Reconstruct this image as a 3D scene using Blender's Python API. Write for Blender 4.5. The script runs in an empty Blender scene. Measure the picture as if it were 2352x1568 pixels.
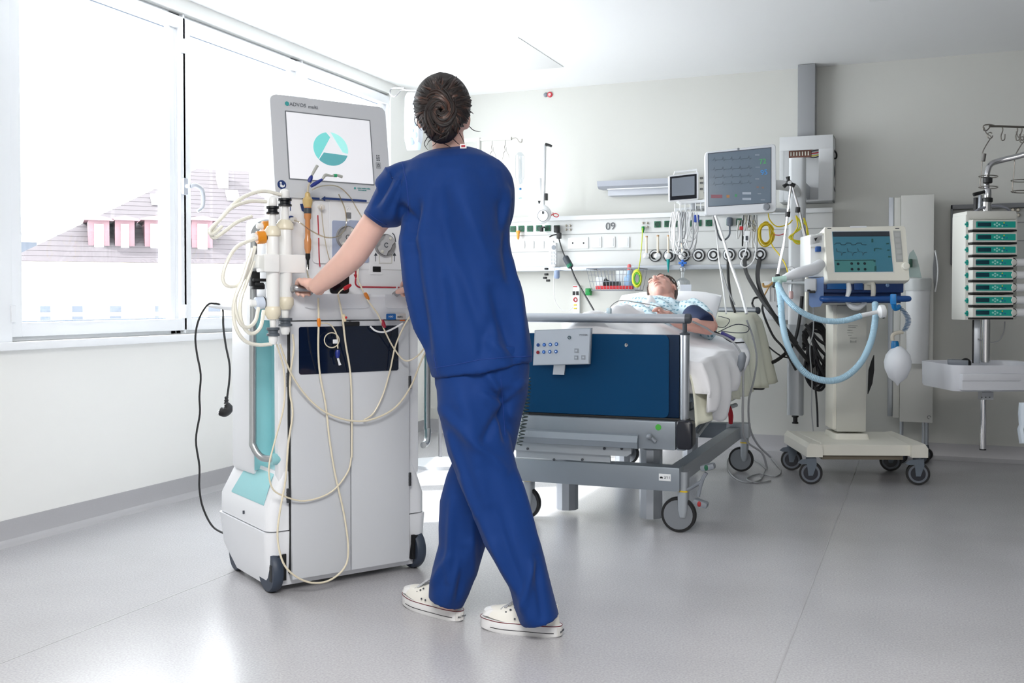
import bpy, bmesh, math, random
from mathutils import Vector as V, Matrix as M
random.seed(7)
sc = bpy.context.scene
COL = sc.collection
# ---------------------------------------------------------------- camera, world, sun, lights, exposure
CU, CV, FL = 1176.0, 784.0, 2350.0
TH = math.atan(0.4); PIT = math.radians(1.146)
cs, sn, cp, sp = math.cos(TH), math.sin(TH), math.cos(PIT), math.sin(PIT)
CF = V((-sn*cp, cs*cp, -sp)); CR = V((cs, sn, 0)); CUP = V((-sn*sp, cs*sp, cp))
CAM = V((0, 0, 1.0)); VC = 737.0
cd = bpy.data.cameras.new('camera'); cam = bpy.data.objects.new('camera', cd); COL.objects.link(cam)
cd.sensor_width = 36; cd.lens = 36*FL/2352; cd.shift_y = -(CV-VC)/2352; cd.clip_start = .05; cd.clip_end = 300
cam.matrix_world = M(((CR.x, CUP.x, -CF.x, 0), (CR.y, CUP.y, -CF.y, 0), (CR.z, CUP.z, -CF.z, 1.0), (0, 0, 0, 1)))
sc.camera = cam
w = bpy.data.worlds.new('sky'); sc.world = w; w.use_nodes = True
w.node_tree.nodes['Background'].inputs[0].default_value = (0.97, 0.985, 1.0, 1)
w.node_tree.nodes['Background'].inputs[1].default_value = 4.2
sd = bpy.data.lights.new('sun', 'SUN'); sd.energy = 5.0; sd.angle = math.radians(1.0); sd.color = (1, .98, .95)
so = bpy.data.objects.new('sun', sd); COL.objects.link(so); so.location = (-8, 2, 6)
so.rotation_euler = V((.885, .53, -1)).to_track_quat('-Z', 'Y').to_euler()
def area(name, loc, rot, sx, sy, e, col=(1, 1, 1), portal=False):
    l = bpy.data.lights.new(name, 'AREA'); l.shape = 'RECTANGLE'; l.size = sx; l.size_y = sy; l.energy = e; l.color = col
    if portal: l.cycles.is_portal = True
    o = bpy.data.objects.new(name, l); COL.objects.link(o); o.location = loc; o.rotation_euler = rot; return o
area('window_portal', (-3.62, 4.74, 1.64), (0, math.radians(-90), 0), 1.5, 3.3, 1, portal=True)
area('added_fill_light', (-.2, .2, 2.5), (0, 0, 0), 1.8, 1.2, 62, (1, .985, .96))  # added fill behind the camera, brightens the faces turned toward it
sc.view_settings.view_transform = 'Standard'; sc.view_settings.look = 'None'
sc.view_settings.exposure = 1.38; sc.view_settings.gamma = 1; sc.view_settings.use_curve_mapping = False
cy = sc.cycles
cy.use_denoising = True; cy.max_bounces = 10; cy.diffuse_bounces = 5; cy.glossy_bounces = 4; cy.transmission_bounces = 6
cy.transparent_max_bounces = 12; cy.caustics_reflective = False; cy.caustics_refractive = False; cy.sample_clamp_indirect = 6

# ---------------------------------------------------------------- pixel rays (2352 x 1568 frame) to real points
def ray(u, v): return CF + CR*((u-CU)/FL) - CUP*((v-VC)/FL)
def at(u, v, z): return CAM + ray(u, v)*z
def onX(u, v, x): d = ray(u, v); return CAM + d*(x/d.x)
def onY(u, v, y): d = ray(u, v); return CAM + d*(y/d.y)
def onZ(u, v, z): d = ray(u, v); return CAM + d*((z-1.0)/d.z)
def onP(u, v, p, n): d = ray(u, v); return CAM + d*((V(p)-CAM).dot(n)/d.dot(n))

# ---------------------------------------------------------------- materials
def lin(c):
    return tuple(((x/255)/12.92 if x/255 <= .04045 else ((x/255+.055)/1.055)**2.4) for x in c)
MATS = {}
def mat(name, rgb=0, rough=.5, metal=0, alpha=1, trans=0, emit=0, coat=0, noise=0, nscale=40, bump=0, bscale=200, sss=0, spec=.5, sheen=0):
    if name in MATS: return MATS[name]
    m = bpy.data.materials.new(name); m.use_nodes = True; nt = m.node_tree; b = nt.nodes['Principled BSDF']
    c = lin(rgb)
    b.inputs['Base Color'].default_value = (*c, 1); b.inputs['Roughness'].default_value = rough
    b.inputs['Metallic'].default_value = metal; b.inputs['Alpha'].default_value = alpha
    b.inputs['Transmission Weight'].default_value = trans; b.inputs['Coat Weight'].default_value = coat
    b.inputs['Specular IOR Level'].default_value = spec; b.inputs['Sheen Weight'].default_value = sheen
    if emit: b.inputs['Emission Color'].default_value = (*c, 1); b.inputs['Emission Strength'].default_value = emit
    if sss: b.inputs['Subsurface Weight'].default_value = sss; b.inputs['Subsurface Radius'].default_value = (.02, .008, .005); b.inputs['Subsurface Scale'].default_value = 1
    tc = nt.nodes.new('ShaderNodeTexCoord')
    if noise:
        n = nt.nodes.new('ShaderNodeTexNoise'); n.inputs['Scale'].default_value = nscale; n.inputs['Detail'].default_value = 4
        mx = nt.nodes.new('ShaderNodeMix'); mx.data_type = 'RGBA'
        mx.inputs[6].default_value = (*[x*(1-noise) for x in c], 1); mx.inputs[7].default_value = (*[min(1, x*(1+noise)) for x in c], 1)
        nt.links.new(tc.outputs['Object'], n.inputs['Vector']); nt.links.new(n.outputs['Fac'], mx.inputs[0]); nt.links.new(mx.outputs[2], b.inputs['Base Color'])
        if emit: nt.links.new(mx.outputs[2], b.inputs['Emission Color'])
    if bump:
        n = nt.nodes.new('ShaderNodeTexNoise'); n.inputs['Scale'].default_value = bscale; n.inputs['Detail'].default_value = 3
        bp = nt.nodes.new('ShaderNodeBump'); bp.inputs['Strength'].default_value = bump; bp.inputs['Distance'].default_value = .002
        nt.links.new(tc.outputs['Object'], n.inputs['Vector']); nt.links.new(n.outputs['Fac'], bp.inputs['Height']); nt.links.new(bp.outputs['Normal'], b.inputs['Normal'])
    MATS[name] = m; return m
def glass(name, tint=(255, 255, 255), gloss=.08, rough=.02):
    if name in MATS: return MATS[name]
    m = bpy.data.materials.new(name); m.use_nodes = True; nt = m.node_tree; nt.nodes.clear()
    o = nt.nodes.new('ShaderNodeOutputMaterial'); t = nt.nodes.new('ShaderNodeBsdfTransparent'); g = nt.nodes.new('ShaderNodeBsdfGlossy'); x = nt.nodes.new('ShaderNodeMixShader')
    t.inputs[0].default_value = (*lin(tint), 1); g.inputs['Roughness'].default_value = rough; x.inputs[0].default_value = gloss
    nt.links.new(t.outputs[0], x.inputs[1]); nt.links.new(g.outputs[0], x.inputs[2]); nt.links.new(x.outputs[0], o.inputs[0])
    MATS[name] = m; return m

# ---------------------------------------------------------------- mesh builder
def catmull(pts, k=6, closed=False):
    P = [V(p) for p in pts]; n = len(P); out = []
    if n < 3: return P
    rng = range(n if closed else n-1)
    for i in rng:
        p0 = P[(i-1) % n] if closed or i > 0 else P[0]*2-P[1]
        p1 = P[i]; p2 = P[(i+1) % n]
        p3 = P[(i+2) % n] if closed or i+2 < n else P[-1]*2-P[-2]
        for j in range(k):
            t = j/k
            out.append(.5*((2*p1)+(p2-p0)*t+(2*p0-5*p1+4*p2-p3)*t*t+(3*p1-p0-3*p2+p3)*t**3))
    if not closed: out.append(P[-1])
    return out
class MB:
    def __init__(s): s.bm = bmesh.new(); s.mi = 0
    def _mark(s, faces):
        for f in faces: f.material_index = s.mi
    def poly(s, pts):
        f = s.bm.faces.new([s.bm.verts.new(p) for p in pts]); f.material_index = s.mi; return s
    def box(s, c, sz, b=0, rot=None, seg=2):
        r = bmesh.ops.create_cube(s.bm, size=1); vs = r['verts']
        X = M.Translation(V(c)) @ (rot.to_4x4() if rot is not None else M.Identity(4))
        for v in vs: v.co = V((v.co.x*sz[0], v.co.y*sz[1], v.co.z*sz[2]))
        if b:
            es = list({e for v in vs for e in v.link_edges})
            r2 = bmesh.ops.bevel(s.bm, geom=es, offset=min(b, .49*min(sz)), segments=seg, profile=.6, affect='EDGES')
            vs = list({v for f in r2['faces'] for v in f.verts} | {v for v in vs if v.is_valid})
        for v in vs: v.co = X @ v.co
        s._mark({f for v in vs for f in v.link_faces}); return s
    def bb(s, x0, x1, y0, y1, z0, z1, b=0, seg=2):
        return s.box(((x0+x1)/2, (y0+y1)/2, (z0+z1)/2), (abs(x1-x0), abs(y1-y0), abs(z1-z0)), b, None, seg)
    def loft(s, rings, cap=True, closed=True, loop=False):
        R = [[s.bm.verts.new(p) for p in r] for r in rings]; n = len(R[0]); fs = []
        m = len(R)
        for i in range(m if loop else m-1):
            A, B = R[i], R[(i+1) % m]
            for j in range(n if closed else n-1):
                k = (j+1) % n
                try: fs.append(s.bm.faces.new((A[j], A[k], B[k], B[j])))
                except ValueError: pass
        if cap and closed and not loop:
            fs.append(s.bm.faces.new(R[0][::-1])); fs.append(s.bm.faces.new(R[-1]))
        s._mark(fs); return s
    def tube(s, pts, r, n=8, k=5, smooth=True, closed=False, flat=1):
        P = catmull(pts, k, closed) if smooth and len(pts) > 2 else [V(p) for p in pts]
        N = len(P); rings = []; up = None
        for i, p in enumerate(P):
            a = P[(i-1) % N] if closed or i > 0 else P[0]; b = P[(i+1) % N] if closed or i < N-1 else P[-1]
            t = (b-a)
            if t.length < 1e-9: t = V((0, 0, 1))
            t.normalize()
            if up is None: up = t.orthogonal().normalized()
            up = (up-t*up.dot(t))
            if up.length < 1e-6: up = t.orthogonal()
            up.normalize(); sd_ = t.cross(up)
            if isinstance(r, (list, tuple)):
                x = i/(N-1)*(len(r)-1); q = min(int(x), len(r)-2); rr = r[q]*(1-x+q)+r[q+1]*(x-q)
            else: rr = r
            rings.append([p+(up*math.cos(2*math.pi*j/n)*flat+sd_*math.sin(2*math.pi*j/n))*rr for j in range(n)])
        return s.loft(rings, loop=closed)
    def cyl(s, p, q, r, r2=None, n=20):
        return s.tube([p, q], [r, r if r2 is None else r2], n=n)
    def lathe(s, prof, p, ax=(0, 0, 1), n=24):
        p = V(p); t = V(ax).normalized(); u = t.orthogonal().normalized(); w_ = t.cross(u)
        return s.loft([[p+t*h+(u*math.cos(2*math.pi*j/n)+w_*math.sin(2*math.pi*j/n))*max(r, 1e-4) for j in range(n)] for r, h in prof])
    def prism(s, pts, d):
        d = V(d); return s.loft([[V(p) for p in pts], [V(p)+d for p in pts]])
    def sph(s, c, r, seg=16, rot=None):
        if not isinstance(r, (tuple, list)): r = (r, r, r)
        q = bmesh.ops.create_uvsphere(s.bm, u_segments=seg, v_segments=max(6, seg*2//3), radius=1)
        X = M.Translation(V(c)) @ (rot.to_4x4() if rot is not None else M.Identity(4)) @ M.Diagonal((*r, 1))
        for v in q['verts']: v.co = X @ v.co
        s._mark({f for v in q['verts'] for f in v.link_faces}); return s
    def grid(s, rows):
        return s.loft(rows, cap=False, closed=False)
def rrect(w_, h, r, n=4):
    o = []
    for cx, cy_, a in ((w_/2-r, h/2-r, 0), (-w_/2+r, h/2-r, 90), (-w_/2+r, -h/2+r, 180), (w_/2-r, -h/2+r, 270)):
        for i in range(n+1):
            t = math.radians(a+90*i/n); o.append((cx+r*math.cos(t), cy_+r*math.sin(t)))
    return o
ROOT = {}
def root_of(o):
    while o.parent: o = o.parent
    return o
def tag(o, label=None, cat=None, group=None, kind=None):
    if label: o['label'] = label
    if cat: o['category'] = cat
    if group: o['group'] = group
    if kind: o['kind'] = kind
    return o
def thing(name, label, cat, loc=(0, 0, 0), rz=0, group=None):
    o = bpy.data.objects.new(name, None); COL.objects.link(o); o.empty_display_size = .05
    o.location = loc; o.rotation_euler = (0, 0, rz); tag(o, label, cat, group)
    ROOT[o.name] = M.Translation(V(loc)) @ M.Rotation(rz, 4, 'Z'); return o
def obj(name, mb, m, parent=None, world=False, ang=35, label=None, kind=None, flat=False, mods=None):
    me = bpy.data.meshes.new(name)
    bmesh.ops.recalc_face_normals(mb.bm, faces=mb.bm.faces)
    mb.bm.to_mesh(me); mb.bm.free()
    if parent is not None and world:
        X = ROOT.get(root_of(parent).name)
        if X: me.transform(X.inverted())
    for x in (m if isinstance(m, (list, tuple)) else [m]): me.materials.append(x)
    if not flat:
        me.polygons.foreach_set('use_smooth', [True]*len(me.polygons)); me.set_sharp_from_angle(angle=math.radians(ang))
    o = bpy.data.objects.new(name, me); COL.objects.link(o)
    if parent is not None: o.parent = parent
    if label: o['label'] = label
    if kind: o['kind'] = kind
    return o
def solo(name, mb, m, label, cat, group=None, **k):
    return tag(obj(name, mb, m, **k), label, cat, group)
def dup(r, loc=None, rz=None, label=None, group=None):
    c = r.copy(); COL.objects.link(c)
    if loc is not None: c.location = loc
    if rz is not None: c.rotation_euler = (0, 0, rz)
    if label: c['label'] = label
    if group: c['group'] = group
    def rec(a, b):
        for ch in list(a.children):
            d = ch.copy(); COL.objects.link(d); d.parent = b; rec(ch, d)
    rec(r, c); return c
def txt(s, size, p, xd, yd, m, parent=None, world=True, name='lettering', ext=.0006, align='CENTER', spacing=1, bold=0):
    c = bpy.data.curves.new('t', 'FONT'); c.body = s; c.size = size; c.align_x = align; c.align_y = 'CENTER'; c.extrude = ext; c.space_character = spacing; c.offset = bold
    t = bpy.data.objects.new('t', c); COL.objects.link(t); bpy.context.view_layer.update()
    me = bpy.data.meshes.new_from_object(t.evaluated_get(bpy.context.evaluated_depsgraph_get()))
    bpy.data.objects.remove(t)
    xd = V(xd).normalized(); yd = V(yd); yd = (yd-xd*yd.dot(xd)).normalized(); zd = xd.cross(yd); p = V(p)
    X = M(((xd.x, yd.x, zd.x, p.x), (xd.y, yd.y, zd.y, p.y), (xd.z, yd.z, zd.z, p.z), (0, 0, 0, 1)))
    me.transform(X)
    if parent is not None and world and ROOT.get(root_of(parent).name): me.transform(ROOT[root_of(parent).name].inverted())
    me.materials.clear(); me.materials.append(m); me.name = name
    o = bpy.data.objects.new(name, me); COL.objects.link(o)
    if parent is not None: o.parent = parent
    return o
def rotto(zd, xd=None):
    zd = V(zd).normalized(); xd = V(xd) if xd is not None else zd.orthogonal(); xd = (xd-zd*xd.dot(zd)).normalized(); yd = zd.cross(xd)
    return M(((xd.x, yd.x, zd.x), (xd.y, yd.y, zd.y), (xd.z, yd.z, zd.z)))

# palette
WHITE = mat('white_plastic', (232, 234, 236), .35)
OFFW = mat('warm_white_plastic', (222, 220, 208), .4)
CREAM = mat('cream_plastic', (205, 203, 192), .45)
LGREY = mat('light_grey_paint', (190, 193, 197), .4)
MGREY = mat('mid_grey_plastic', (128, 134, 142), .45)
DGREY = mat('dark_grey_plastic', (62, 68, 76), .45)
BLACK = mat('black_rubber', (16, 17, 20), .5)
STEEL = mat('brushed_steel', (175, 175, 178), .28, 1)
ALU = mat('anodised_aluminium', (178, 183, 190), .38, .85)
CHROME = mat('chrome', (205, 205, 208), .12, 1)
NAVY = mat('navy_print', (22, 50, 110), .5)
RED = mat('red_plastic', (190, 20, 35), .4)
GREEN = mat('socket_green', (8, 92, 62), .4)
TEAL = mat('teal_plastic', (0, 150, 140), .4)
YEL = mat('yellow_plastic', (228, 205, 30), .45)
BLUEP = mat('blue_plastic', (30, 95, 165), .4)
AMBER = mat('amber_plastic', (225, 130, 30), .3)
CLEAR = glass('clear_plastic', (235, 238, 240), .16, .15)
# ---------------------------------------------------------------- the room
DW, AX, HC = 7.0, -3.48, 2.53         # back wall y, left wall x, ceiling height
XR, YF = 3.1, -2.4
WALL = mat('wall_paint', (238, 238, 235), .75, bump=.05, bscale=300)
def floor_mat():
    m = bpy.data.materials.new('vinyl_floor'); m.use_nodes = True; nt = m.node_tree; b = nt.nodes['Principled BSDF']
    tc = nt.nodes.new('ShaderNodeTexCoord')
    def noi(s, d): n = nt.nodes.new('ShaderNodeTexNoise'); n.inputs['Scale'].default_value = s; n.inputs['Detail'].default_value = d; nt.links.new(tc.outputs['Object'], n.inputs['Vector']); return n
    a, c2, d = noi(160, 3), noi(1.3, 4), noi(700, 2)
    r = nt.nodes.new('ShaderNodeValToRGB'); r.color_ramp.elements[0].position = .3; r.color_ramp.elements[1].position = .7
    r.color_ramp.elements[0].color = (*lin((172, 171, 174)), 1); r.color_ramp.elements[1].color = (*lin((194, 193, 196)), 1)
    nt.links.new(a.outputs['Fac'], r.inputs[0])
    mx = nt.nodes.new('ShaderNodeMix'); mx.data_type = 'RGBA'; mx.blend_type = 'MULTIPLY'; mx.inputs[0].default_value = .25
    nt.links.new(r.outputs[0], mx.inputs[6]); nt.links.new(c2.outputs['Color'], mx.inputs[7])
    r3 = nt.nodes.new('ShaderNodeMapRange'); r3.inputs[1].default_value = .3; r3.inputs[2].default_value = .75; r3.inputs[3].default_value = .85; r3.inputs[4].default_value = 1.0
    nt.links.new(c2.outputs['Fac'], r3.inputs[0]); nt.links.new(r3.outputs[0], mx.inputs[7]); mx.inputs[0].default_value = 1
    nt.links.new(mx.outputs[2], b.inputs['Base Color'])
    r2 = nt.nodes.new('ShaderNodeMapRange'); r2.inputs[3].default_value = .17; r2.inputs[4].default_value = .28
    nt.links.new(c2.outputs['Fac'], r2.inputs[0]); nt.links.new(r2.outputs[0], b.inputs['Roughness'])
    bp = nt.nodes.new('ShaderNodeBump'); bp.inputs['Strength'].default_value = .12; bp.inputs['Distance'].default_value = .001
    nt.links.new(d.outputs['Fac'], bp.inputs['Height']); nt.links.new(bp.outputs['Normal'], b.inputs['Normal'])
    b.inputs['Specular IOR Level'].default_value = .5
    return m
FLOOR = floor_mat()
tag(obj('floor', MB().bb(AX-.1, XR+.1, YF-.1, DW+.1, -.1, 0), FLOOR), kind='structure')
mb = MB()                                   # welded joints of the vinyl sheets
for x in (-2.35, -.35, 1.65): mb.bb(x-.0025, x+.0025, YF, DW-.02, -.001, .0006)
tag(obj('trim_2', mb, mat('floor_weld', (166, 165, 168), .4)), 'faint weld lines between the grey vinyl sheets of the floor', kind='structure')
tag(obj('ceiling', MB().bb(AX-.3, XR+.1, YF-.1, DW+.1, HC, HC+.1), mat('ceiling_paint', (240, 241, 242), .8)), kind='structure')
WALLB = mat('wall_paint_back', (206, 206, 201), .75, bump=.05, bscale=300)
tag(obj('wall_back', MB().bb(AX-.3, XR+.1, DW, DW+.12, 0, HC), WALLB), kind='structure')
WALLD = mat('wall_bounce_cut', (128, 130, 128), .8)  # out-of-view right wall made dark to cut light bouncing back
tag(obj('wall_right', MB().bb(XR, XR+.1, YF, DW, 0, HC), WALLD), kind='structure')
tag(obj('wall_front', MB().bb(AX-.3, XR+.1, YF-.1, YF, 0, HC), WALL), kind='structure')
WY0, WY1, WZ0, WZ1 = 3.06, 6.40, .83, 2.455
mb = MB(); mb.bb(AX-.3, AX, YF, DW, 0, WZ0); mb.bb(AX-.3, AX, YF, DW, WZ1, HC)
mb.bb(AX-.3, AX, YF, WY0, WZ0, WZ1); mb.bb(AX-.3, AX, WY1, DW, WZ0, WZ1)
tag(obj('wall_left', mb, WALL), kind='structure')
SK = mat('cove_skirting', (176, 175, 178), .4, noise=.05, nscale=200)
def cove(p, q, nrm):
    p, q, nrm = V(p), V(q), V(nrm); pr = [(0, 0), (.055, 0), (.03, .006), (.012, .02), (.006, .045), (.006, .1), (0, .1)]
    return MB().loft([[a+nrm*x+V((0, 0, z)) for x, z in pr] for a in (p, q)])
tag(obj('baseboard_left', cove((AX, YF, 0), (AX, DW, 0), (1, 0, 0)), SK), kind='structure')
tag(obj('baseboard_back', cove((AX, DW, 0), (XR, DW, 0), (0, -1, 0)), SK), kind='structure')
tag(obj('baseboard_right', cove((XR, YF, 0), (XR, DW, 0), (-1, 0, 0)), SK), kind='structure')
# window strip: inner sill board, three glazed sashes
PVC = mat('window_pvc', (240, 242, 245), .3)
GASK = mat('grey_gasket', (140, 150, 165), .5)
tag(obj('trim_1', MB().bb(AX-.02, AX+.035, WY0-.06, WY1+.06, WZ0-.035, WZ0+.0, .006), PVC), 'white inner sill board under the windows', kind='structure')
YM = [3.115, 4.19, 5.253, 6.366]
GE = [(48, 390), (438, 664), (708, 872)]
for i in range(3):
    a, b = YM[i], YM[i+1]
    t = tag(thing('window_%d' % (i+1), None, None, (AX-.05, (a+b)/2, WZ0)), kind='structure')
    x0, x1 = AX-.11, AX-.035
    m_ = MB()
    f0, f1 = a-.055 if i == 0 else a, b+.034 if i == 2 else b
    for (ya, yb, za, zb) in ((f0, a+.04, WZ0, WZ1), (b-.04, f1, WZ0, WZ1), (a, b, WZ0, WZ0+.045), (a, b, WZ1-.05, WZ1)):
        m_.bb(x0, x1, ya, yb, za, zb, .004)
    if i == 0: m_.bb(x0-.02, AX-.001, WY0-.01, onX(GE[0][0], 400, AX-.014).y-.062, WZ0-.01, WZ1, .002)
    if i < 2: m_.bb(x0, AX-.014, onX(GE[i][1], 400, AX-.08).y+.04, onX(GE[i+1][0], 400, AX-.014).y-.055, WZ0, WZ1, .002)
    obj('frame', m_, PVC, t, True)
    g0, g1 = onX(GE[i][0], 400, AX-.014).y, onX(GE[i][1], 400, AX-.08).y; h0, h1 = onX(50, 740, AX-.07).z, onX(388, 65, AX-.07).z
    m_ = MB(); wd = .06; s0, s1, z0, z1 = g0-wd, g1+.045, h0-wd, h1+wd
    for (ya, yb, za, zb) in ((s0, s0+wd, z0, z1), (s1-.045, s1, z0, z1), (s0+wd-.002, s1-.043, z0, z0+wd), (s0+wd-.002, s1-.043, z1-wd, z1)):
        m_.bb(x0-.01, AX-.012, ya, yb, za, zb, .006)
    sash = obj('sash', m_, PVC, t, True)
    m_ = MB(); e = .006
    for (ya, yb, za, zb) in ((g0, g0+e, h0, h1), (g1-e, g1, h0, h1), (g0, g1, h0, h0+e), (g0, g1, h1-e, h1)):
        m_.bb(x0+.03, x0+.045, ya, yb, za, zb)
    obj('gasket', m_, GASK, sash, True)
    obj('pane', MB().bb(x0+.03, x0+.036, g0, g1, h0, h1), glass('window_glass', (250, 252, 253), .04, 0), sash, True)
    if i < 2:
        m_ = MB(); m_.bb(AX-.013, AX+.006, s0-.012, s0+.012, WZ0+.08, WZ0+.15, .003); m_.bb(AX-.013, AX+.006, s0-.012, s0+.012, WZ1-.2, WZ1-.13, .003)
        obj('hinge', m_, PVC, t, True)
    if i == 1 or i == 0:
        yh = s1-.034 if i == 0 else s0+.034
        if i == 0: yh = YM[1]+.062
        m_ = MB(); zc = 1.50
        p = onX(424, 428, AX); yh = p.y; zc = p.z
        if i == 0:
            m_.box((AX+.0, yh, zc), (.022, .034, .085), .008); m_.cyl((AX, yh, zc), (AX+.04, yh, zc), .011)
            m_.tube([(AX+.038, yh, zc), (AX+.05, yh+.02, zc+.006), (AX+.056, yh+.06, zc-.01), (AX+.056, yh+.075, zc-.05), (AX+.054, yh+.07, zc-.10), (AX+.046, yh+.04, zc-.125)], [.011, .012, .012, .011, .010, .008], n=10)
            obj('handle', m_, mat('handle_shaded_white', (186, 190, 198), .3), t, True)  # white handle, its grey shading put into the base colour
# fine lines of an access panel in the ceiling
mb = MB(); A = [onZ(985, 112, HC), onZ(1190, 85, HC), onZ(1270, 150, HC), onZ(1085, 172, HC)]
tag(obj('trim_3', MB().bb(min(q.x for q in A), max(q.x for q in A), min(q.y for q in A), max(q.y for q in A), HC-.004, HC+.001, .001), mat('ceiling_panel_paint', (232, 232, 232), .8)), 'flush access panel in the white ceiling', kind='structure')
# swirl diffuser in the ceiling
vc = onZ(2150, -58, HC)
t = thing('ceiling_vent', 'square white swirl air diffuser with radial black slots in the ceiling', 'vent', (vc.x, vc.y, HC))
obj('face_plate', MB().box((0, 0, -.006), (.62, .62, .012), .003), mat('vent_white', (226, 228, 228), .4), t)
for i in range(24):
    a = 2*math.pi*i/24+.05; b_ = a+.34
    p = V((.085*math.cos(a), .085*math.sin(a), -.0135)); q = V((.262*math.cos(a+.16), .262*math.sin(a+.16), -.0135))
    d = (q-p); n = V((-d.y, d.x, 0)).normalized()
    obj('slot', MB().prism([p+n*.004, q+n*.009, q-n*.009, p-n*.004], (0, 0, .004)), BLACK, t)
obj('hub', MB().lathe([(0, -.017), (.05, -.017), (.06, -.012), (.06, -.008)], (0, 0, 0)), mat('vent_white', 0), t)

# ---------------------------------------------------------------- outside
E0, E1 = at(50, 600, 25), at(560, 608, 27.2)
bx = (E1-E0); bx.z = 0; bx.normalize(); by = V((-bx.y, bx.x, 0))
if by.dot(CF) < 0: by = -by
brz = math.atan2(bx.y, bx.x)
t = thing('apartment_building', 'cream building with a grey tiled hip roof and red dormers outside the windows', 'building', (E0.x, E0.y, E0.z-9), brz)
ez = 9.0
def BP(u, v, off=0):           # local point on the building's front plane (off = depth behind it)
    p = onP(u, v, E0+by*off, by) ; q = p-V((E0.x, E0.y, E0.z-9)); return V((q.dot(bx), q.dot(by), q.z))
L_ = 12.0
FAC = mat('cream_facade', (252, 246, 228), .8); ROOF = mat('roof_tiles', (66, 61, 64), .9, noise=.14, nscale=6); DRED = mat('dormer_red', (100, 72, 78), .6)
obj('wall', MB().bb(0, L_, 0, 8, 0, ez-.25), FAC, t)
mb = MB(); mb.bb(-.25, L_, -.35, 8, ez-.25, ez, .03); mb.bb(-.1, L_, -.12, 0, ez-.62, ez-.45, .02); mb.bb(-.05, L_, -.07, 0, ez-1.35, ez-1.25, .02)
obj('cornice', mb, mat('cornice_cream', (247, 235, 215), .8), t)
R0 = BP(452, 388, 4.2); rh = R0.z; rx = R0.x
mb = MB(); mb.loft([[V((-.35, -.4, ez)), V((L_, -.4, ez)), V((L_, 8.8, ez)), V((-.35, 8.8, ez))], [V((rx, 4.1, rh)), V((L_, 4.1, rh-.25)), V((L_, 4.3, rh-.25)), V((rx, 4.3, rh))]])
obj('roof', mb, ROOF, t)
# tiles as courses of ridges: rows of curved tiles joined in one part
mb = MB(); sl = (V((0, 4.1, rh))-V((0, -.4, ez)))
nr = 22
for r in range(nr):
    f = r/nr; y = -.4+4.5*f; z = ez+(rh-ez)*f; x = -.35+(rx+.35)*f
    dy = sl.normalized(); nn = V((0, -dy.z, dy.y))
    xe_ = (rx+.35)*.24/sl.length; mb.loft([[V((x, y, z))+nn*.0, V((x, y, z))+nn*.006, V((x+xe_, y, z))+dy*.24], [V((L_, y, z))+nn*.0, V((L_, y, z))+nn*.006, V((L_, y, z))+dy*.24]])
k = 0
obj('tile_course', mb, mat('roof_tiles', 0), t, kind='stuff')
def roofy(z): return -.4+4.5*(z-ez)/(rh-ez)
for (u0, u1, side) in ((209, 245, 1), (270, 303, 1), (338, 380, 1), (446, 482, 1), (640, 676, 1)):
    p0 = BP(u0, 582, .3); p1 = BP(u1, 512, .3); x0, x1 = p0.x, p1.x; z0, z1 = ez+.22, p1.z+.05
    mb = MB(); mb.bb(x0-.06, x1+.06, .25, roofy(z1), z0-.15, z1)
    dm = obj('dormer', mb, DRED, t)
    obj('dormer_roof', MB().prism([V((x0-.16, .12, z1)), V((x0-.16, .12, z1+.05)), V(((x0+x1)/2, .12, z1+.13)), V((x1+.16, .12, z1+.05)), V((x1+.16, .12, z1))], (0, roofy(z1)+.1, 0)), mat('dormer_red_trim', (112, 84, 90), .6), dm)
    obj('window', MB().bb(x0+.08, x1-.08, .2, .3, z0+.08, z1-.09), mat('far_window_white', (250, 250, 250), .3), dm)
for (u0, u1) in ((92, 116), (165, 190), (252, 278), (356, 382), (478, 506), (560, 590)):
    p0 = BP(u0, 730); p1 = BP(u1, 700)
    fr = obj('window_frame', MB().bb(p0.x-.08, p1.x+.08, -.03, .04, p0.z-1.0, p1.z+.55), mat('far_frame', (253, 252, 248), .6), t)
    obj('pane', MB().bb(p0.x, p1.x, -.05, .0, p0.z-.9, p1.z-.02), mat('far_pane', (58, 64, 74), .6), fr)
p = BP(512, 400, 3.2)
obj('chimney', MB().bb(p.x-.14, p.x+.14, 3.1, 3.6, p.z-.9, p.z+.18, .02), mat('far_frame', 0), t)
for (u, v) in ((362, 462), (535, 452)):
    p = BP(u, v, 0); zz = p.z
    q = BP(u, v, roofy(BP(u, v, 1.8).z)); d = sl.normalized(); nn = V((0, -d.z, d.y))
    obj('skylight', MB().box(V((q.x, roofy(q.z), q.z))+nn*.06, (.34, .5, .08), rot=rotto(nn, (1, 0, 0))), mat('far_window_white', 0), t)
# low flat building further away
q0 = at(20, 590, 60)
t = thing('flat_building', 'low white building with a row of grey windows far left outside', 'building', (q0.x, q0.y, q0.z-15), brz+.1)
obj('wall', MB().bb(-10, 3.4, 0, 8, 0, 16.2), mat('far_white', (250, 250, 250), .7), t)
obj('roof_slab', MB().bb(-10.3, 3.7, -.3, 8, 16.2, 16.45), mat('far_grey', (92, 98, 108), .7), t)
for i in range(9): obj('window', MB().bb(-8.6+i*1.3, -7.6+i*1.3, -.05, .1, 15.0, 15.9), mat('far_pane', 0), t)
solo('street_ground', MB().bb(-60, -16, -10, 60, -9.2, -9), mat('street', (200, 200, 200), .8), 'pale ground far below outside the windows', 'ground')
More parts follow.
